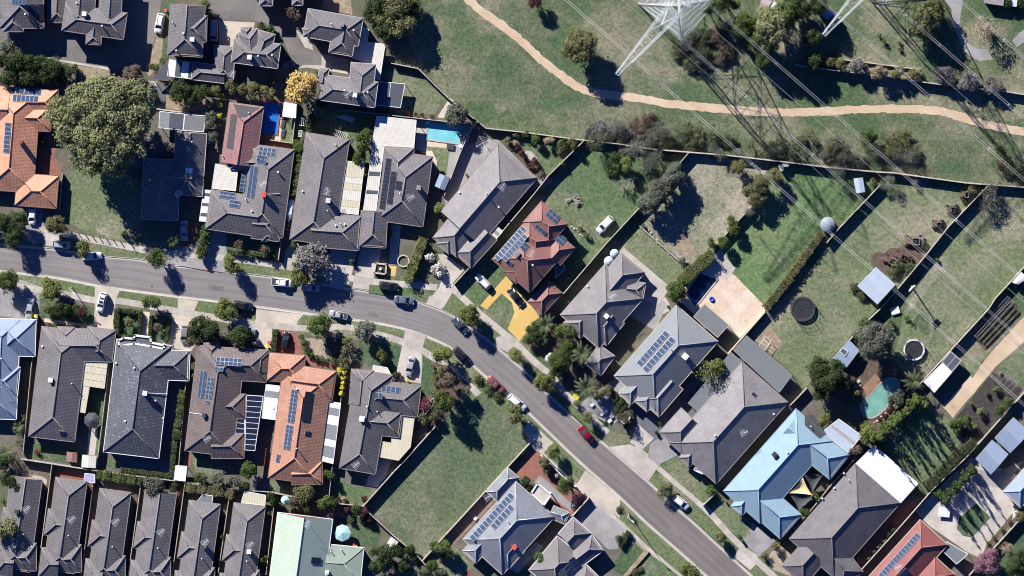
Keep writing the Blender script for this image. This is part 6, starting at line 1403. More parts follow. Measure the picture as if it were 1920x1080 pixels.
car('ute', 'car_white', (462, 962), (616, 980), 'white pickup truck with a dark tray parked at the kerb', 'the white pickup'); car('hatch', 'car_silver', (662, 1002), (792, 1010), 'silver hatchback parked behind the white pickup', 'the hatchback behind the pickup'); car('suv', 'car_black', (1178, 985), (1338, 1008), 'black wagon parked on the grass verge', 'the verge black wagon')
sh('B2')
car('sedan', 'car_slate', (1280, 145), (1438, 165), 'dark slate sedan parked at the kerb below the black wagon', 'the slate sedan'); car('suv', 'car_black', (205, 180), (342, 205), 'black four wheel drive half hidden by a light green tree', 'the black four wheel drive'); car('ute', 'car_silver', (978, 265), (855, 240), 'silver pickup with a pale tray at the lower kerb', 'the silver pickup', scale=.85)
car('hatch', 'car_black', (552, 490), (568, 368), 'black hatchback on the red brick driveway', 'the red brick black car'); car('sedan', 'car_silver', (1418, 528), (1385, 672), 'silver sedan on the concrete drive beside the front lawn', 'the front lawn sedan')
car('sedan', 'car_silver', (230, 345), (350, 365), 'silver car almost hidden beneath dark driveway trees')
sh('A2')
car('suv', 'car_white', (705, 95), (668, 240), 'white four wheel drive with two black sunroofs on a pale drive', 'the sunroof car', True); car('sedan', 'car_silver', (208, 140), (192, 282), 'silver sedan parked in front of the pale blue metal house', 'the blue house sedan'); car('hatch', 'car_grey', (1252, 318), (1240, 452), 'grey hatchback on the pale drive beside dark trees', 'the grey hatchback')
sh('C1')
car('hatch', 'car_white', (580, 1018), (472, 912), 'white hatchback on the front lawn beside the yellow drive', 'the lawn hatchback'); car('wagon', 'car_white', (1408, 520), (1288, 642), 'white wagon parked on the open back lawn', 'the back lawn wagon')
sh('C2')
car('sedan', 'car_black', (685, 60), (803, 202), 'black sedan on the yellow driveway', 'the black sedan on yellow'); car('sedan', 'car_navy', (305, 262), (432, 388), 'navy sedan at the kerb under a light street tree', 'the navy sedan'); car('suv', 'car_black', (318, 468), (438, 585), 'black four wheel drive parked at the bend of the road', 'the bend black car'); car('classic', 'car_maroon', (680, 790), (538, 658), 'old maroon coupe parked along the verge', 'the old maroon car'); car('wagon', 'car_white', (692, 792), (818, 898), 'white wagon parked behind the old maroon coupe', 'the road white wagon')
sh('C3'); car('sedan', 'car_red', (1282, 192), (1158, 55), 'dark red sedan parked at the upper kerb', 'the red sedan')
sh('D3'); car('hatch', 'car_white', (428, 530), (558, 638), 'white hatchback with dark roof glass beneath an olive street tree', 'the kerb white hatchback')
sh('B0'); car('van', 'car_silver', (78, 130), (72, 285), 'silver van standing in shade beside the pale concrete court', 'the shaded silver van'); car('hatch', 'car_slate', (545, 440), (600, 430), 'slate car in deep shade beside the golden tree', scale=.8)
# ------------------------------------------------------------------ pylons and power lines
def beam(mb, a, b, w): mb.tube([a, b], w, 4, cap=False)
def pylon(tip, label, short):
    sh('F'); ax = Vector((.66, .75)).normalized(); ay = Vector((.75, -.66)).normalized()      # along the cross arm, along the line
    ZA = 33.0; t = P(*tip, ZA); c = t + ax * 21.0; o = empty('transmission_tower', label, 'pylon', (c.x, c.y, G0)); LM.append((short, c))
    def Q(x, y, z): p = c + ax * x + ay * y; return Vector((p.x, p.y, z))
    lv = [(0, 7.0), (6, 5.8), (12, 4.7), (18, 3.6), (23, 2.6), (27, 1.9), (ZA - 2.2, 1.25), (ZA, 1.2)]
    for sx in (-1, 1):
        for sy in (-1, 1):
            m = MB()
            for (z0, h0), (z1, h1) in zip(lv, lv[1:]): beam(m, Q(sx * h0, sy * h0, z0 + G0), Q(sx * h1, sy * h1, z1), .14)
            part('leg', m, 'galvanised', o)
    for (z0, h0), (z1, h1) in zip(lv, lv[1:]):
        m = MB(); zm = (z0 + z1) / 2; hm = (h0 + h1) / 2
        for (a, b) in (((-1, -1), (1, -1)), ((1, -1), (1, 1)), ((1, 1), (-1, 1)), ((-1, 1), (-1, -1))):
            A0, B0, A1, B1 = Q(a[0] * h0, a[1] * h0, z0 + G0), Q(b[0] * h0, b[1] * h0, z0 + G0), Q(a[0] * h1, a[1] * h1, z1), Q(b[0] * h1, b[1] * h1, z1)
            beam(m, A0, B1, .055); beam(m, B0, A1, .055); beam(m, A1, B1, .055)
            if h0 > 2.5:
                C = (A0 + B1) / 2; beam(m, (A0 + A1) / 2, C, .05); beam(m, (B0 + B1) / 2, C, .05); beam(m, (A0 + B0) / 2, C, .05); beam(m, (A1 + B1) / 2, C, .05)
        beam(m, Q(-h1, -h1, z1), Q(h1, h1, z1), .06); beam(m, Q(-h1, h1, z1), Q(h1, -h1, z1), .06)
        part('lattice_bracing', m, 'galvanised', o)
    for s in (-1, 1):
        m = MB(); L = 21.0; pr = None
        for k in range(10):
            x = 1.2 + (L - 1.2) * k / 9; f = 1 - k / 9; hy = .45 + 1.6 * f; zt, zb = ZA + .2 + 1.2 * f, ZA - .2 - 1.3 * f
            pts = [Q(s * x, -hy, zb), Q(s * x, hy, zb), Q(s * x, hy * .7, zt), Q(s * x, -hy * .7, zt)]
            for i in range(4): beam(m, pts[i], pts[(i + 1) % 4], .04)
            if pr:
                for i in range(4):
                    beam(m, pr[i], pts[i], .09); beam(m, pr[i], pts[(i + 1) % 4], .036)
            pr = pts
        part('crossarm', m, 'galvanised', o)
        m = MB(); top = Q(s * 5.5, 0, ZA + 6.5); 
        for yy in (-1, 1): beam(m, Q(s * 2.4, yy * 1.1, ZA + 1.2), top, .09); beam(m, Q(s * 7.6, yy * .8, ZA + .9), top, .08)
        part('earth_wire_peak', m, 'galvanised', o)
    for x in (-15.9, -5.0, 5.9):
        m = MB(); a = Q(x, 0, ZA - 1.2); prof = []
        for k in range(11): prof += [(.06, -k * .3), (.16, -k * .3 - .12), (.06, -k * .3 - .2)]
        m.lathe((a.x, a.y, a.z), prof, 8); part('insulator_string', m, 'porcelain', o)
    return c, ax, ay
PY1 = pylon((1157, 140), 'tall steel lattice pylon whose cross arm reaches toward the gravel path', 'the nearer pylon')
PY2 = pylon((1545, 66), 'steel lattice pylon mostly beyond the upper edge right of the green trees', 'the upper edge pylon')
def cable(a, b, label, twin=True, r=.05, z0=30.0, sag=.012):
    sh('F'); p, q = P(*a, z0), P(*b, z0); d = q - p; L = d.length; u = d / L; n = Vector((-u.y, u.x)); c = (p + q) / 2; o = empty('power_line', label, 'power line', (c.x, c.y, z0), 'overhead power lines')
    for s in ((-.24, .24) if twin else (0,)):
        m = MB(); pts = []
        for k in range(25):
            t = k / 24; w = p + d * t + n * s; pts.append((w.x, w.y, z0 - sag * L * 4 * t * (1 - t)))
        m.tube(pts, r * .5, 5, cap=False); part('conductor', m, 'cable_grey', o)
    if twin:
        for k in range(1, 7):
            t = k / 7; w = p + d * t; m = MB(); e = n * .3; z = z0 - sag * L * 4 * t * (1 - t); m.tube([(w.x - e.x, w.y - e.y, z), (w.x + e.x, w.y + e.y, z)], .06, 5); part('spacer', m, 'galvanised', o)
cable((960, -90), (2010, 839), 'twin power line crossing the round water tank and field shed'); cable((1150, -38), (2020, 730), 'twin power line passing through the middle of the nearer pylon'); cable((1230, -78), (2020, 612), 'twin power line on the far arm of the nearer pylon')
cable((1440, -85), (2020, 425), 'twin power line under the upper edge pylon arm'); cable((1570, -82), (2020, 308), 'twin power line over the smoky grey shrubs'); cable((1700, -90), (2020, 197), 'twin power line crossing the upper right corner')
cable((1180, -83), (2020, 655), 'thin earth wire between the nearer pylon lines', False, .03, 39); cable((1505, -85), (2020, 368), 'thin earth wire beside the upper edge pylon', False, .03, 39); cable((1060, -95), (2020, 752), 'thin earth wire over the gravel path and green lawn', False, .025, 39)

# ------------------------------------------------------------------ road ironwork and repairs
def iron(x, y, label, r=.36):
    p = P(x, y); o = empty('manhole_cover', label, 'manhole cover', (p.x, p.y, .004)); m = MB(); m.lathe((p.x, p.y, 0), [(r, .0), (r, .012)], 18); part('frame', m, 'concrete_grey', o); m = MB(); m.lathe((p.x, p.y, 0), [(r * .8, .004), (r * .8, .02)], 18); part('lid', m, 'rust', o)
sh('F'); iron(285, 537, 'round iron manhole cover in the road above the slate house'); iron(1018, 758, 'round iron manhole cover in the road near the white wagon'); iron(655, 565, 'round iron manhole cover in the road below the silver hatchback')
def repair(pts):
    q = [P(*p) for p in pts]; mb = MB(); q = q if area(q) > 0 else q[::-1]; mb.face([(p.x, p.y, .004) for p in q]); o = obj('road_patch', mb.mesh('road_patch', 'asphalt_lane')); o['kind'] = 'structure'
repair([(392, 533), (420, 537), (419, 547), (390, 543)]); repair([(1102, 838), (1116, 850), (1104, 862), (1092, 850)]); repair([(690, 585), (712, 589), (710, 595), (689, 592)]); repair([(1262, 985), (1280, 1000), (1272, 1010), (1254, 994)]); repair([(180, 505), (192, 507), (191, 517), (179, 515)])
# ------------------------------------------------------------------ street furniture
def lamp(x, y, label, h=8.5, arm=(1.2, -.9)):
    p = P(x, y); o = empty('street_lamp', label, 'street lamp', (p.x, p.y, G0), 'street lamps'); m = MB(); m.tube([(p.x, p.y, G0), (p.x, p.y, h)], [.11, .06], 8); part('pole', m, 'galvanised', o); m = MB(); m.tube([(p.x, p.y, h - .1), (p.x + arm[0], p.y + arm[1], h + .25)], .05, 6); part('arm', m, 'galvanised', o); m = MB(); m.box((p.x + arm[0], p.y + arm[1], h + .18), .7, .28, .14, arm); part('lamp_head', m, 'galvanised', o)
sh('A2'); lamp(487, 66, 'slim street lamp on the verge beside the white car with sunroofs', 5.0)
sh('D3'); lamp(140, 655, 'slim street lamp on the lower verge opposite the white hatchback', 8.0)
sh('E2')
def ppole(x, y, label, h=7.0, ang=.6):
    p = P(x, y, h); o = empty('power_pole', label, 'power pole', (p.x, p.y, G0)); m = MB(); m.tube([(p.x, p.y, G0), (p.x, p.y, h)], [.17, .12], 8); part('pole', m, 'bark_pale', o); m = MB(); u = Vector((math.cos(ang), math.sin(ang))); m.box((p.x, p.y, h - .35), 2.2, .18, .18, u); m.box((p.x, p.y, h - .9), 1.6, .5, .5, u); part('crossarm', m, 'galvanised', o)
ppole(685, 75, 'grey power pole with transformer beside the field shed', 6.5, .8)
sh('A1')
for k in range(8):
    p = P(484 + k * 47, 632 + k * 8.5); t = tag(obj('bollard', bpy.data.meshes['bollard'] if 'bollard' in bpy.data.meshes else (lambda m: (m.lathe((0, 0, 0), [(.11, 0), (.11, .95), (.08, 1.05), (.02, 1.08)], 8), m.mesh('bollard', 'bark'))[1])(MB()), None, (p.x, p.y, G0)), '%s short timber bollard along the lawn counted from the orange house' % ['first', 'second', 'third', 'fourth', 'fifth', 'sixth', 'seventh', 'eighth'][k], 'bollard', 'row of bollards')
BINM = {}
def bin_(x, y, lid, label):
    p = P(x, y, 1.0); o = empty('wheelie_bin', label, 'bin', (p.x, p.y, G0), 'wheelie bins'); m = MB(); m.box((p.x, p.y, G0 + .05), .5, .6, .9, (1, .6), top=1.15); part('body', m, 'bin_green', o); m = MB(); m.box((p.x, p.y, G0 + .96), .66, .78, .08, (1, .6), top=.9); part('lid', m, lid, o)
    m = MB(); u = Vector((1, .6)).normalized(); v = Vector((-u.y, u.x)); q = p - v * .3; m.tube([(q.x - u.x * .28, q.y - u.y * .28, G0 + .12), (q.x + u.x * .28, q.y + u.y * .28, G0 + .12)], .12, 8); part('wheel', m, 'rubber', o)
sh('C3'); bin_(790, 248, 'yellow_plastic', 'yellow lidded bin against the empty lot wall'); bin_(803, 232, 'yellow_plastic', 'orange yellow lidded bin, middle one against the empty lot wall'); bin_(822, 215, 'green_plastic', 'green lidded bin against the empty lot wall')
sh('B2'); bin_(447, 440, 'red_plastic', 'red lidded bin beside the pale drive of the umber house'); bin_(435, 470, 'yellow_plastic', 'yellow lidded bin beside the pale drive of the umber house'); bin_(437, 490, 'green_plastic', 'green lidded bin beside the pale drive of the umber house')
sh('A0'); bin_(1118, 70, 'red_plastic', 'red lidded bin beside the white lane car')
sh('A2'); bin_(240, 262, 'yellow_plastic', 'yellow lidded bin beside the silver sedan and blue roof')
sh('B3'); bin_(1018, 868, 'red_plastic', 'red lidded bin beside the sage green roof'); bin_(1037, 886, 'yellow_plastic', 'yellow lidded bin beside the sage green roof')
sh('A0'); bin_(375, 420, 'green_plastic', 'green lidded bin under the dark tree row by the lane')
sh('D3'); bin_(885, 810, 'bin_green', 'dark letterbox bin on the path below the sky blue house'); bin_(905, 840, 'bin_green', 'dark bin standing at the lower concrete drive')
# ------------------------------------------------------------------ garden things
def tank(x, y, r, label, mat='tank_grey', h=2.2, short=None):
    p = P(x, y, h); R = U(r); o = empty('water_tank', label, 'water tank', (p.x, p.y, G0)); m = MB(); m.lathe((p.x, p.y, G0), [(R, 0), (R, .3), (R * 1.015, .32), (R, .36), (R, .9), (R * 1.015, .92), (R, .96), (R, h - .4)], 24); part('tank_body', m, mat, o)
    m = MB(); m.lathe((p.x, p.y, G0), [(R * 1.02, h - .42), (R * .96, h - .3), (R * .3, h + .05), (.01, h + .08)], 24); part('tank_roof', m, mat, o, True); m = MB(); m.lathe((p.x + R * .5, p.y - R * .2, G0), [(.28, h - .25), (.28, h), (.25, h + .06)], 12); part('hatch', m, 'dark_paint', o)
    if short: LM.append((short, p))
sh('E1'); tank(115, 582, 50, 'large round grey water tank at the corner of the green lawn', h=2.6, short='the round water tank'); m = None
sh('C1'); tank(1373, 830, 33, 'lower one of two pale grey water tanks by the diagonal fence', 'metal_zinc'); tank(1411, 778, 30, 'upper one of two pale grey water tanks by the diagonal fence', 'metal_zinc')
def trampoline(x, y, r, label, rim, net=True, short=None):
    p = P(x, y, .9); R = U(r); o = empty('trampoline', label, 'trampoline', (p.x, p.y, G0)); z = .85; m = MB(); m.lathe((p.x, p.y, 0), [(R * .86, z - .02), (.01, z)], 24); part('jumping_mat', m, 'black_fabric', o)
    n = 16
    for k in range(n):
        a0, a1 = 6.2832 * k / n, 6.2832 * (k + .96) / n; m = MB(); f = lambda a, rr, zz: (p.x + rr * math.cos(a), p.y + rr * math.sin(a), zz); b = [f(a0, R * .84, z + .03), f(a1, R * .84, z + .03), f(a1, R, z + .03), f(a0, R, z + .03)]; m.prism_rings(b, [(q[0], q[1], q[2] + .05) for q in b]); part('spring_pad', m, rim[k % len(rim)], o)
    for k in range(6):
        a = 6.2832 * k / 6 + .2; q = (p.x + R * 1.02 * math.cos(a), p.y + R * 1.02 * math.sin(a)); m = MB(); m.tube([(*q, G0), (*q, 2.6 if net else z)], .05, 6); part('pole', m, 'grey_paint', o)
    if net:
        m = MB()
        for k in range(24):
            a = 6.2832 * k / 24; m.tube([(p.x + R * .99 * math.cos(a), p.y + R * .99 * math.sin(a), z), (p.x + R * .99 * math.cos(a), p.y + R * .99 * math.sin(a), 2.5)], .012, 3, cap=False)
        for zz in (1.4, 2.0, 2.5): m.tube([(p.x + R * .99 * math.cos(6.2832 * k / 24), p.y + R * .99 * math.sin(6.2832 * k / 24), zz) for k in range(25)], .02, 4, cap=False)
        part('safety_net', m, 'black_fabric', o)
    if short: LM.append((short, p))
sh('D2'); trampoline(1315, 212, 84, 'black netted trampoline on the lawn right of the hedge', ['dark_paint'], short='the black trampoline')
sh('E2'); trampoline(697, 488, 74, 'round trampoline with white and pink rim beside the grey green tree', ['white_paint', 'white_paint', 'lavender', 'white_paint'], short='the white rimmed trampoline')
def umbrella(x, y, r, mat, label):
    p = P(x, y, 2.3); R = U(r); o = empty('garden_umbrella', label, 'umbrella', (p.x, p.y, G0)); m = MB(); n = 8
    for k in range(n):
        a0, a1 = 6.2832 * k / n, 6.2832 * (k + 1) / n; s = MB(); s.face([(p.x, p.y, 2.7), (p.x + R * math.cos(a0), p.y + R * math.sin(a0), 2.15), (p.x + R * math.cos(a1), p.y + R * math.sin(a1), 2.15)]); part('canopy_panel', s, mat, o)
    m.tube([(p.x, p.y, G0), (p.x, p.y, 2.8)], .04, 6); m.lathe((p.x, p.y, G0), [(.4, 0), (.4, .1), (.06, .14)], 12); part('pole', m, 'white_paint', o)
sh('B3'); umbrella(942, 790, 58, 'aqua_fabric', 'pale aqua octagonal umbrella on the lawn beside the mint green roof'); sh('B2'); umbrella(480, 885, 26, 'white_paint', 'small white umbrella standing at the white side roof'); umbrella(235, 478, 30, 'cream_paint', 'small cream umbrella beneath the dark driveway tree')
sh('B3'); umbrella(556, 568, 30, 'aqua_fabric', 'small pale round umbrella at the back fence above mint roof')
def gazebo(x, y, r, label, mat='metal_dark'):
    p = P(x, y, 2.4); R = U(r); o = empty('gazebo', label, 'gazebo', (p.x, p.y, G0)); n = 8
    for k in range(n):
        a0, a1 = 6.2832 * (k + .5) / n, 6.2832 * (k + 1.5) / n; s = MB(); s.face([(p.x, p.y, 3.0), (p.x + R * math.cos(a0), p.y + R * math.sin(a0), 2.3), (p.x + R * math.cos(a1), p.y + R * math.sin(a1), 2.3)]); part('roof_panel', s, mat, o); s = MB(); s.tube([(p.x + R * .92 * math.cos(a0), p.y + R * .92 * math.sin(a0), G0), (p.x + R * .92 * math.cos(a0), p.y + R * .92 * math.sin(a0), 2.32)], .06, 6); part('post', s, 'dark_paint', o)
sh('A2'); gazebo(620, 965, 55, 'dark octagonal gazebo below the cream patio roof')
def sail(label, pts, mat, zs):
    q = [P(x, y, z) for (x, y), z in zip(pts, zs)]; c = sum(q, Vector((0, 0))) / 3; o = empty('shade_sail', label, 'shade sail', (c.x, c.y, G0)); m = MB(); n = 8; V = {}
    for i in range(n + 1):
        for j in range(n + 1 - i):
            a, b = i / n, j / n; g = 1 - a - b; w = q[0] * a + q[1] * b + q[2] * g; e = a * b + b * g + g * a; k = 27 * a * b * g; pull = .30 * (4 * max(a * b, b * g, g * a)) * (1 - k); w = w.lerp(c, max(0, pull) * .45); V[i, j] = (w.x, w.y, zs[0] * a + zs[1] * b + zs[2] * g - .5 * k)
    for i in range(n):
        for j in range(n - i):
            m.face([V[i, j], V[i + 1, j], V[i, j + 1]])
            if j < n - i - 1: m.face([V[i + 1, j], V[i + 1, j + 1], V[i, j + 1]])
    part('sail_cloth', m, mat, o)
    for p, z in zip(q, zs): s = MB(); s.tube([(p.x, p.y, G0), (p.x, p.y, z + .1)], .06, 6); part('post', s, 'grey_paint', o)
sh('D3')
sail('yellow triangular shade sail in the sky blue house courtyard', [(1315, 415), (1225, 522), (1380, 535)], 'yellow_fabric', (3.2, 2.6, 3.0)); sail('charcoal shade sail above the yellow sail', [(1325, 400), (1450, 400), (1380, 520)], 'charcoal_fabric', (2.9, 2.4, 2.6)); sail('charcoal shade sail below the yellow sail', [(1225, 530), (1385, 545), (1290, 645)], 'charcoal_fabric', (2.2, 2.6, 2.3))
# boat under its cover
sh('B1'); a, b = P(592, 412, 1.5), P(580, 562, 1.5); d = (b - a).normalized(); n_ = Vector((-d.y, d.x)); o = empty('boat', 'white covered boat on a trailer between two grey houses', 'boat', ((a + b).x / 2, (a + b).y / 2, G0)); m = MB(); rings = []
for t, w, z in ((0, .78, 1.4), (.1, 1.0, 1.6), (.4, 1.1, 1.9), (.65, 1.0, 2.0), (.85, .6, 1.8), (.97, .15, 1.5), (1.0, .03, 1.4)):
    c = a.lerp(b, t); rings.append([(*(c + n_ * w * s), zz) for s, zz in ((-.45, .5), (-1, .85), (-.6, z + .12), (0, z + .32), (.6, z + .12), (1, .85), (.45, .5))])
for r0, r1 in zip(rings, rings[1:]):
    for j in range(6): m.face([r0[j], r1[j], r1[j + 1], r0[j + 1]])
m.face(rings[0]); part('cover', m, 'white_paint', o, True); m = MB(); m.tube([(*(b + d * 1.1), .45), (*a, .45)], .06, 6); part('trailer_drawbar', m, 'galvanised', o)
for s in (-1, 1): m = MB(); c = a.lerp(b, .4) + n_ * s * 1.0; m.tube([(*(c - n_ * .1), .4), (*(c + n_ * .1), .4)], .3, 12); part('wheel', m, 'rubber', o)
LM.append(('the covered boat', a))
# wrecked machines in the field
def machine(x1, y1, x2, y2, w, label, seed, pale='scrap_steel'):
    a, b = P(x1, y1, .8), P(x2, y2, .8); d = b - a; L = d.length; u = d / L; n = Vector((-u.y, u.x)); W = U(w); c = (a + b) / 2; rg = random.Random(seed); o = empty('derelict_machine', label, 'machine', (c.x, c.y, G0), 'rusting machines in the field')
    m = MB()
    for s in (-1, 1): q = c + n * s * W * .36; m.box((q.x, q.y, .5), L * .95, .14, .18, u)
    for k in range(4): q = a.lerp(b, .08 + k * .28); m.box((q.x, q.y, .52), .14, W * .8, .16, u)
    part('chassis', m, 'rust', o)
    m = MB(); q = a.lerp(b, .28); m.box((q.x, q.y, .68), L * .3, W * .62, .55, u, top=.9); part('engine_cover', m, 'rust', o)
    m = MB(); q = a.lerp(b, .58)
    for s in (-1, 1): 
        r = q + n * s * W * .34; m.box((r.x, r.y, .68), L * .34, .08, .7, u)
    for e in (.42, .75): r = a.lerp(b, e); m.box((r.x, r.y, .68), .08, W * .66, .7, u)
    part('cab', m, pale, o)
    m = MB(); m.box((q.x, q.y, .8), L * .15, W * .4, .2, u); part('seat', m, 'black_fabric', o)
    m = MB(); r = a.lerp(b, .88); m.box((r.x, r.y, .66), L * .16, W * .8, .12, u); m.tube([(*(r - n * W * .45), .9), (*(r + n * W * .45), 1.0)], .07, 6); part('rear_frame', m, pale, o)
    for s in (-1, 1):
        for e in (.15, .8): r = a.lerp(b, e) + n * s * W * .46; m = MB(); rad = .42 if e > .5 else .32; m.tube([(*(r - n * .1), rad + .1), (*(r + n * .1), rad + .1)], rad, 12); part('wheel', m, 'rubber', o)
    for k in range(5):
        r = a.lerp(b, rg.random()) + n * rg.uniform(-.6, .6) * W; e = Vector((rg.uniform(-1, 1), rg.uniform(-1, 1))) * .7; m = MB(); m.tube([(*(r - e), .2 + rg.random() * .6), (*(r + e), .3 + rg.random() * .9)], .05, 5); part('loose_bar', m, pale, o)
sh('E1')
machine(625, 690, 770, 690, 75, 'largest rusty machine wreck near the middle of the field', 1); machine(815, 580, 905, 575, 55, 'dark rusty machine wreck above the largest wreck', 2, 'dark_paint'); machine(915, 480, 1000, 475, 62, 'dark machine wreck with a pale round cap near the fence', 3, 'dark_paint'); machine(1010, 375, 1085, 380, 55, 'pale rusty machine wreck closest to the park fence', 4); machine(490, 800, 600, 850, 60, 'broken rusty machine beside the field shed', 5); machine(560, 770, 690, 830, 50, 'flattened rusty machine in the weeds near the field shed', 6, 'rust')
# clothes lines, swings, cubby frames
def hoist(x, y, r, label, h=2.1, arms=4, ang=.5):
    p = P(x, y, h); R = U(r); o = empty('clothes_hoist', label, 'clothes line', (p.x, p.y, G0)); m = MB(); m.tube([(p.x, p.y, G0), (p.x, p.y, h)], .05, 6); part('post', m, 'galvanised', o)
    for k in range(arms): a = ang + 6.2832 * k / arms; m = MB(); m.tube([(p.x, p.y, h - .1), (p.x + R * math.cos(a), p.y + R * math.sin(a), h + .1)], .045, 5); part('arm', m, 'galvanised', o)
    m = MB()
    for f in (.4, .7, 1.0): m.tube([(p.x + R * f * math.cos(ang + 6.2832 * k / arms), p.y + R * f * math.sin(ang + 6.2832 * k / arms), h + .1 * f) for k in list(range(arms)) + [0]], .02, 4, cap=False)
    part('line', m, 'aluminium', o)
sh('C0'); hoist(525, 965, 55, 'pale clothes hoist in shade above the charcoal house')
def frame(label, pts, h, mat='white_paint', slats=5, name='climbing_gym', cat='play gym'):
    q = [P(x, y, h) for x, y in pts]; c = sum(q, Vector((0, 0))) / 4; o = empty(name, label, cat, (c.x, c.y, G0)); m = MB()
    for a, b in zip(q, q[1:] + q[:1]): m.tube([(*a, h), (*b, h)], .045, 5)
    part('top_rail', m, mat, o)
    for k in range(1, slats): a, b = q[0].lerp(q[1], k / slats), q[3].lerp(q[2], k / slats); m = MB(); m.tube([(*a, h), (*b, h)], .045, 5); part('slat', m, mat, o)
    for p in q: m = MB(); m.tube([(*p, G0), (*p, h)], .05, 5); part('post', m, mat, o)
sh('B0'); frame('white play frame in the shaded yard above the long taupe house', [(905, 790), (960, 775), (1020, 800), (1010, 825)], 1.6, slats=6); frame('white ladder frame lying in the shaded yard', [(895, 875), (982, 905), (960, 940), (888, 910)], 1.2, slats=7); frame('small white frame beside the blue pool fence', [(660, 795), (698, 800), (690, 850), (655, 848)], 1.2, slats=3); frame('lower white frame beside the blue pool fence', [(650, 880), (672, 882), (665, 925), (645, 922)], 1.2, slats=3)
sh('A0'); frame('white garden rack beside the tree shaded house', [(1402, 895), (1425, 900), (1412, 970), (1392, 965)], 1.0, slats=4)
sh('C3'); frame('white towel frame beside the blue grey house', [(835, 850), (855, 855), (850, 870), (830, 866)], 1.0, slats=2)
sh('C2'); frame('white arch frame over the red leaved garden tree', [(110, 880), (190, 815), (200, 850), (130, 930)], 2.2, slats=4)
sh('D2'); frame('white play equipment frame on the paved corner', [(1020, 460), (1060, 400), (1100, 430), (1060, 490)], 1.5, slats=3)
# small furniture
def table(x, y, s, label, mat='white_paint', h=.75, ang=.7, name='garden_table', cat='table'):
    p = P(x, y, h); S = U(s); o = empty(name, label, cat, (p.x, p.y, G0)); u = Vector((math.cos(ang), math.sin(ang))); v = Vector((-u.y, u.x)); m = MB(); m.box((p.x, p.y, h - .06), S, S * .8, .06, u); part('top', m, mat, o)
    for a in (-1, 1):
        for b in (-1, 1): q = p + u * a * S * .42 + v * b * S * .32; m = MB(); m.box((q.x, q.y, G0), .06, .06, h - G0 - .06, u); part('leg', m, mat, o)
sh('C2')
for k, (x, y) in enumerate(((1262, 860), (1327, 922), (1352, 905), (1380, 968), (1393, 940))): table(x, y, 26, '%s small white garden seat in the hedged front court counted from the road bend' % ['first', 'second', 'third', 'fourth', 'fifth'][k], ang=.7, h=.6, name='patio_stool', cat='stool')
sh('B0'); 
for k, (x, y) in enumerate(((545, 820), (538, 850), (545, 885), (540, 910))): table(x, y, 30, '%s dark pool lounger on the sandstone edge counted from above' % ['first', 'second', 'third', 'fourth'][k], 'charcoal_fabric', .4, 1.3, 'pool_lounger', 'lounger')
sh('C0'); table(305, 990, 50, 'dark bench at the sandstone edge of the aqua pool', 'dark_paint', .5, -.1, 'bench', 'bench'); table(150, 828, 26, 'small white pool step at the aqua pool corner', 'white_paint', .4, 0, 'pool_step', 'step'); table(375, 985, 30, 'small white chest beside the aqua pool', 'white_paint', .5, .4, 'storage_chest', 'chest')
sh('E3'); table(900, 650, 78, 'grey utility trailer loaded with frames in the shaded court', 'galvanised', .9, -.1, 'utility_trailer', 'trailer'); 
sh('E2'); table(570, 225, 60, 'small flat trailer lying in the fence shade by the pole', 'galvanised', .6, .3, 'utility_trailer', 'trailer'); frame('long glass frame over the upper vegetable row', [(1330, 130), (1370, 165), (1135, 420), (1090, 385)], .9, 'grey_paint', 3, 'garden_trellis', 'trellis')
frame('wire netting frame over the compost bed', [(1290, 640), (1400, 720), (1330, 790), (1250, 690)], .8, 'grey_paint', 4, 'garden_trellis', 'trellis')
sh('D1'); 
p = P(1180, 190, 1.2)
shed('pale broken caravan box pushed against the park fence', [(1175, 160), (1215, 165), (1222, 185), (1180, 195)], 'metal_ivory', 1.6, .1, 'metal_ivory', 'storage_box'); shed('second pale box beside the park fence corner', [(1148, 180), (1175, 175), (1190, 215), (1165, 222)], 'metal_ivory', 1.5, .1, 'metal_ivory', 'storage_box')
sh('B3'); shed('pale square hatch shed at the lower fence corner', [(1272, 815), (1322, 850), (1285, 900), (1238, 865)], 'metal_ivory', 1.8, .1)
sh('D3'); ring_parapet('small white porch canopy on the charcoal house front', [(588, 348), (650, 372), (640, 392), (580, 365)], 'white_paint', h=2.3, w=.15, name='porch_canopy', cat='canopy')
sh('C3'); shed('small white boxes beside the blue grey house path', [(470, 680), (488, 690), (478, 705), (460, 696)], 'metal_white', .9, .05, 'metal_white', 'storage_box')
# planters
def planter(label, pts, h, wall, soil):
    q = [P(x, y, h) for x, y in pts]; c = sum(q, Vector((0, 0))) / len(q); o = empty('planter_box', label, 'planter', (c.x, c.y, G0)); m = MB()
    for a, b in zip(q, q[1:] + q[:1]): k = (a + b) / 2; m.box((k.x, k.y, G0), (b - a).length + .3, .3, h, b - a)
    part('planter_wall', m, wall, o); m = MB(); m.prism([p.lerp(c, .05) for p in q], G0, h * .8); part('soil', m, soil, o); m = MB(); m.lathe((c.x, c.y, h * .8), [(.2, 0), (.3, .3), (.25, .5), (.3, .55)], 10); part('urn', m, 'render_white', o)
sh('B1'); planter('raised rendered planter box with dark soil by the front path', [(1170, 842), (1240, 850), (1235, 915), (1158, 905)], .9, 'render_cream', 'dark_compost')
c = P(1355, 825); o = empty('garden_ring', 'white round garden edging ring beside the clipped hedge', 'garden edging', (c.x, c.y, G0)); R = U(38)
for k in range(20): a = 6.2832 * k / 20; m = MB(); m.box((c.x + R * math.cos(a), c.y + R * math.sin(a), G0), .26, R * .3, .35, (math.cos(a), math.sin(a))); part('edging_block', m, 'render_cream', o)
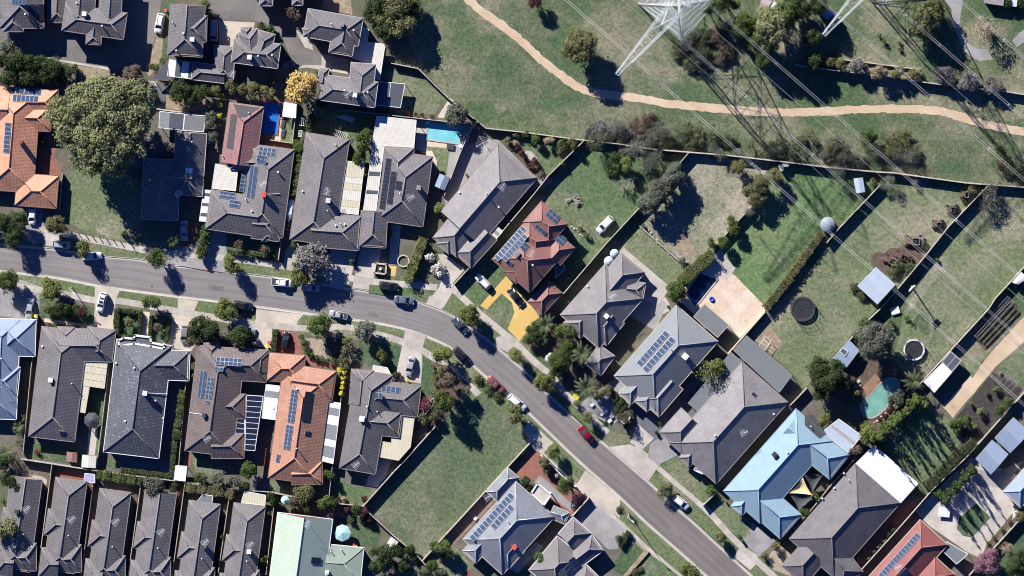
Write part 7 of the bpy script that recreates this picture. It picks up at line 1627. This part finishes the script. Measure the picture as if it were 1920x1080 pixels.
sh('D2'); planter('white stepped edging around the brown topiary', [(75, 960), (105, 910), (150, 940), (120, 995)], .35, 'render_white', 'garden_mulch')
# rocks along garden edges
def rocks(label_stem, pts, n, s, group):
    L = [P(*q) for q in pts]; seg = [(a, b) for a, b in zip(L, L[1:])]
    for k in range(n):
        a, b = seg[k * len(seg) // n]; t = ((k * len(seg) / n) % 1); p = a.lerp(b, t) + Vector((RG.uniform(-.3, .3), RG.uniform(-.3, .3))); m = MB(); r = s * RG.uniform(.6, 1.2)
        m.lathe((0, 0, 0), [(r, -.1), (r * RG.uniform(.9, 1.1), r * .25), (r * .7, r * .55), (r * .25, r * .7)], 7); m.v = [(x + RG.uniform(-.12, .12) * r, y + RG.uniform(-.12, .12) * r, z) for x, y, z in m.v]
        o = obj('rock', m.mesh('rock', 'rock'), None, (p.x, p.y, G0)); tag(o, label_stem, 'rock', group)
sh('E2'); rocks('pale rounded rock among the garden rocks bordering the timber deck end', [(210, 670), (260, 700), (320, 740), (340, 680)], 12, .4, 'rocks by the timber deck'); rocks('pale rounded rock in the planted border below the green pool', [(430, 980), (500, 910), (570, 860)], 10, .35, 'rocks below the green pool')
sh('C1'); rocks('pale rock in the rubble heap beside the red tiled house', [(1130, 590), (1180, 640), (1220, 660)], 10, .35, 'rubble heap rocks')
sh('D1'); rocks('grey rock on the low stone edging of the dry yard', [(230, 590), (330, 690), (430, 790), (530, 870)], 16, .3, 'rocks on the stone edging')
# garden row crops
sh('E2')
for k in range(4):
    a, b = (1120 + k * 20, 400 + k * 22), (1340 + k * 22, 165 + k * 22)
    hedge('%s row of leafy vegetables counted from the long fence' % ['first', 'second', 'third', 'fourth'][k], [a, b], 14, 'bramble' if k % 2 else 'greygreen', .45, 'vegetable_row', 50, .1)
sh('B0'); t = P(700, 1000)
# beach ball and pool toys by the navy pool
sh('D2'); p = P(700, 146, .3); m = MB(); m.lathe((p.x, p.y, G0), [(.2, 0), (.5, .12), (.62, .3), (.5, .45), (.3, .4), (.3, .2)], 16); e = empty('pool_ring', 'bright blue pool ring lying on the sandstone terrace', 'pool ring', (p.x, p.y, G0)); part('ring_body', m, 'blue_plastic', e, True)
# ------------------------------------------------------------------ labels of the plants: what they look like and which landmark they grow beside
used = {}
for o, d, p, cat, group, R in PENDING:
    ph, q = min(LM, key=lambda l: (l[1] - p).length); v = p - q
    side = ('north' if v.y > 0 else 'south') if abs(v.y) > abs(v.x) else ('east' if v.x > 0 else 'west')
    size = 'tiny' if R < .6 else 'small' if R < 1.3 else '' if R < 3 else 'big' if R < 8 else ''
    s = ' '.join(x for x in (size if 'huge' not in d and 'large' not in d and 'small' not in d and 'low' not in d.split() else '', d, side, 'of', ph) if x)
    used.setdefault(s, []).append((v.length, o, cat, group))
ORD = ['nearest', 'second nearest', 'third nearest', 'fourth nearest', 'fifth nearest', 'sixth nearest', 'seventh nearest', 'eighth nearest', 'ninth nearest', 'tenth nearest', 'eleventh nearest', 'twelfth nearest'] + [w + ' nearest' for w in ('thirteenth', 'fourteenth', 'fifteenth', 'sixteenth', 'seventeenth', 'eighteenth', 'nineteenth', 'twentieth', 'twenty-first', 'twenty-second')]
for s, L in used.items():
    L.sort(key=lambda x: x[0])
    for k, (_, o, cat, group) in enumerate(L):
        lab = s if len(L) == 1 else ORD[min(k, 21)] + ' ' + s
        lab = lab if len(lab.split()) <= 16 else lab.replace(' in the ', ' of ').replace('counted from ', '')
        tag(o, ' '.join(lab.split()[:16]), cat, group or dict(tree='garden and street trees', shrub='garden shrubs', conifer='conifers', palm='palms')[cat])
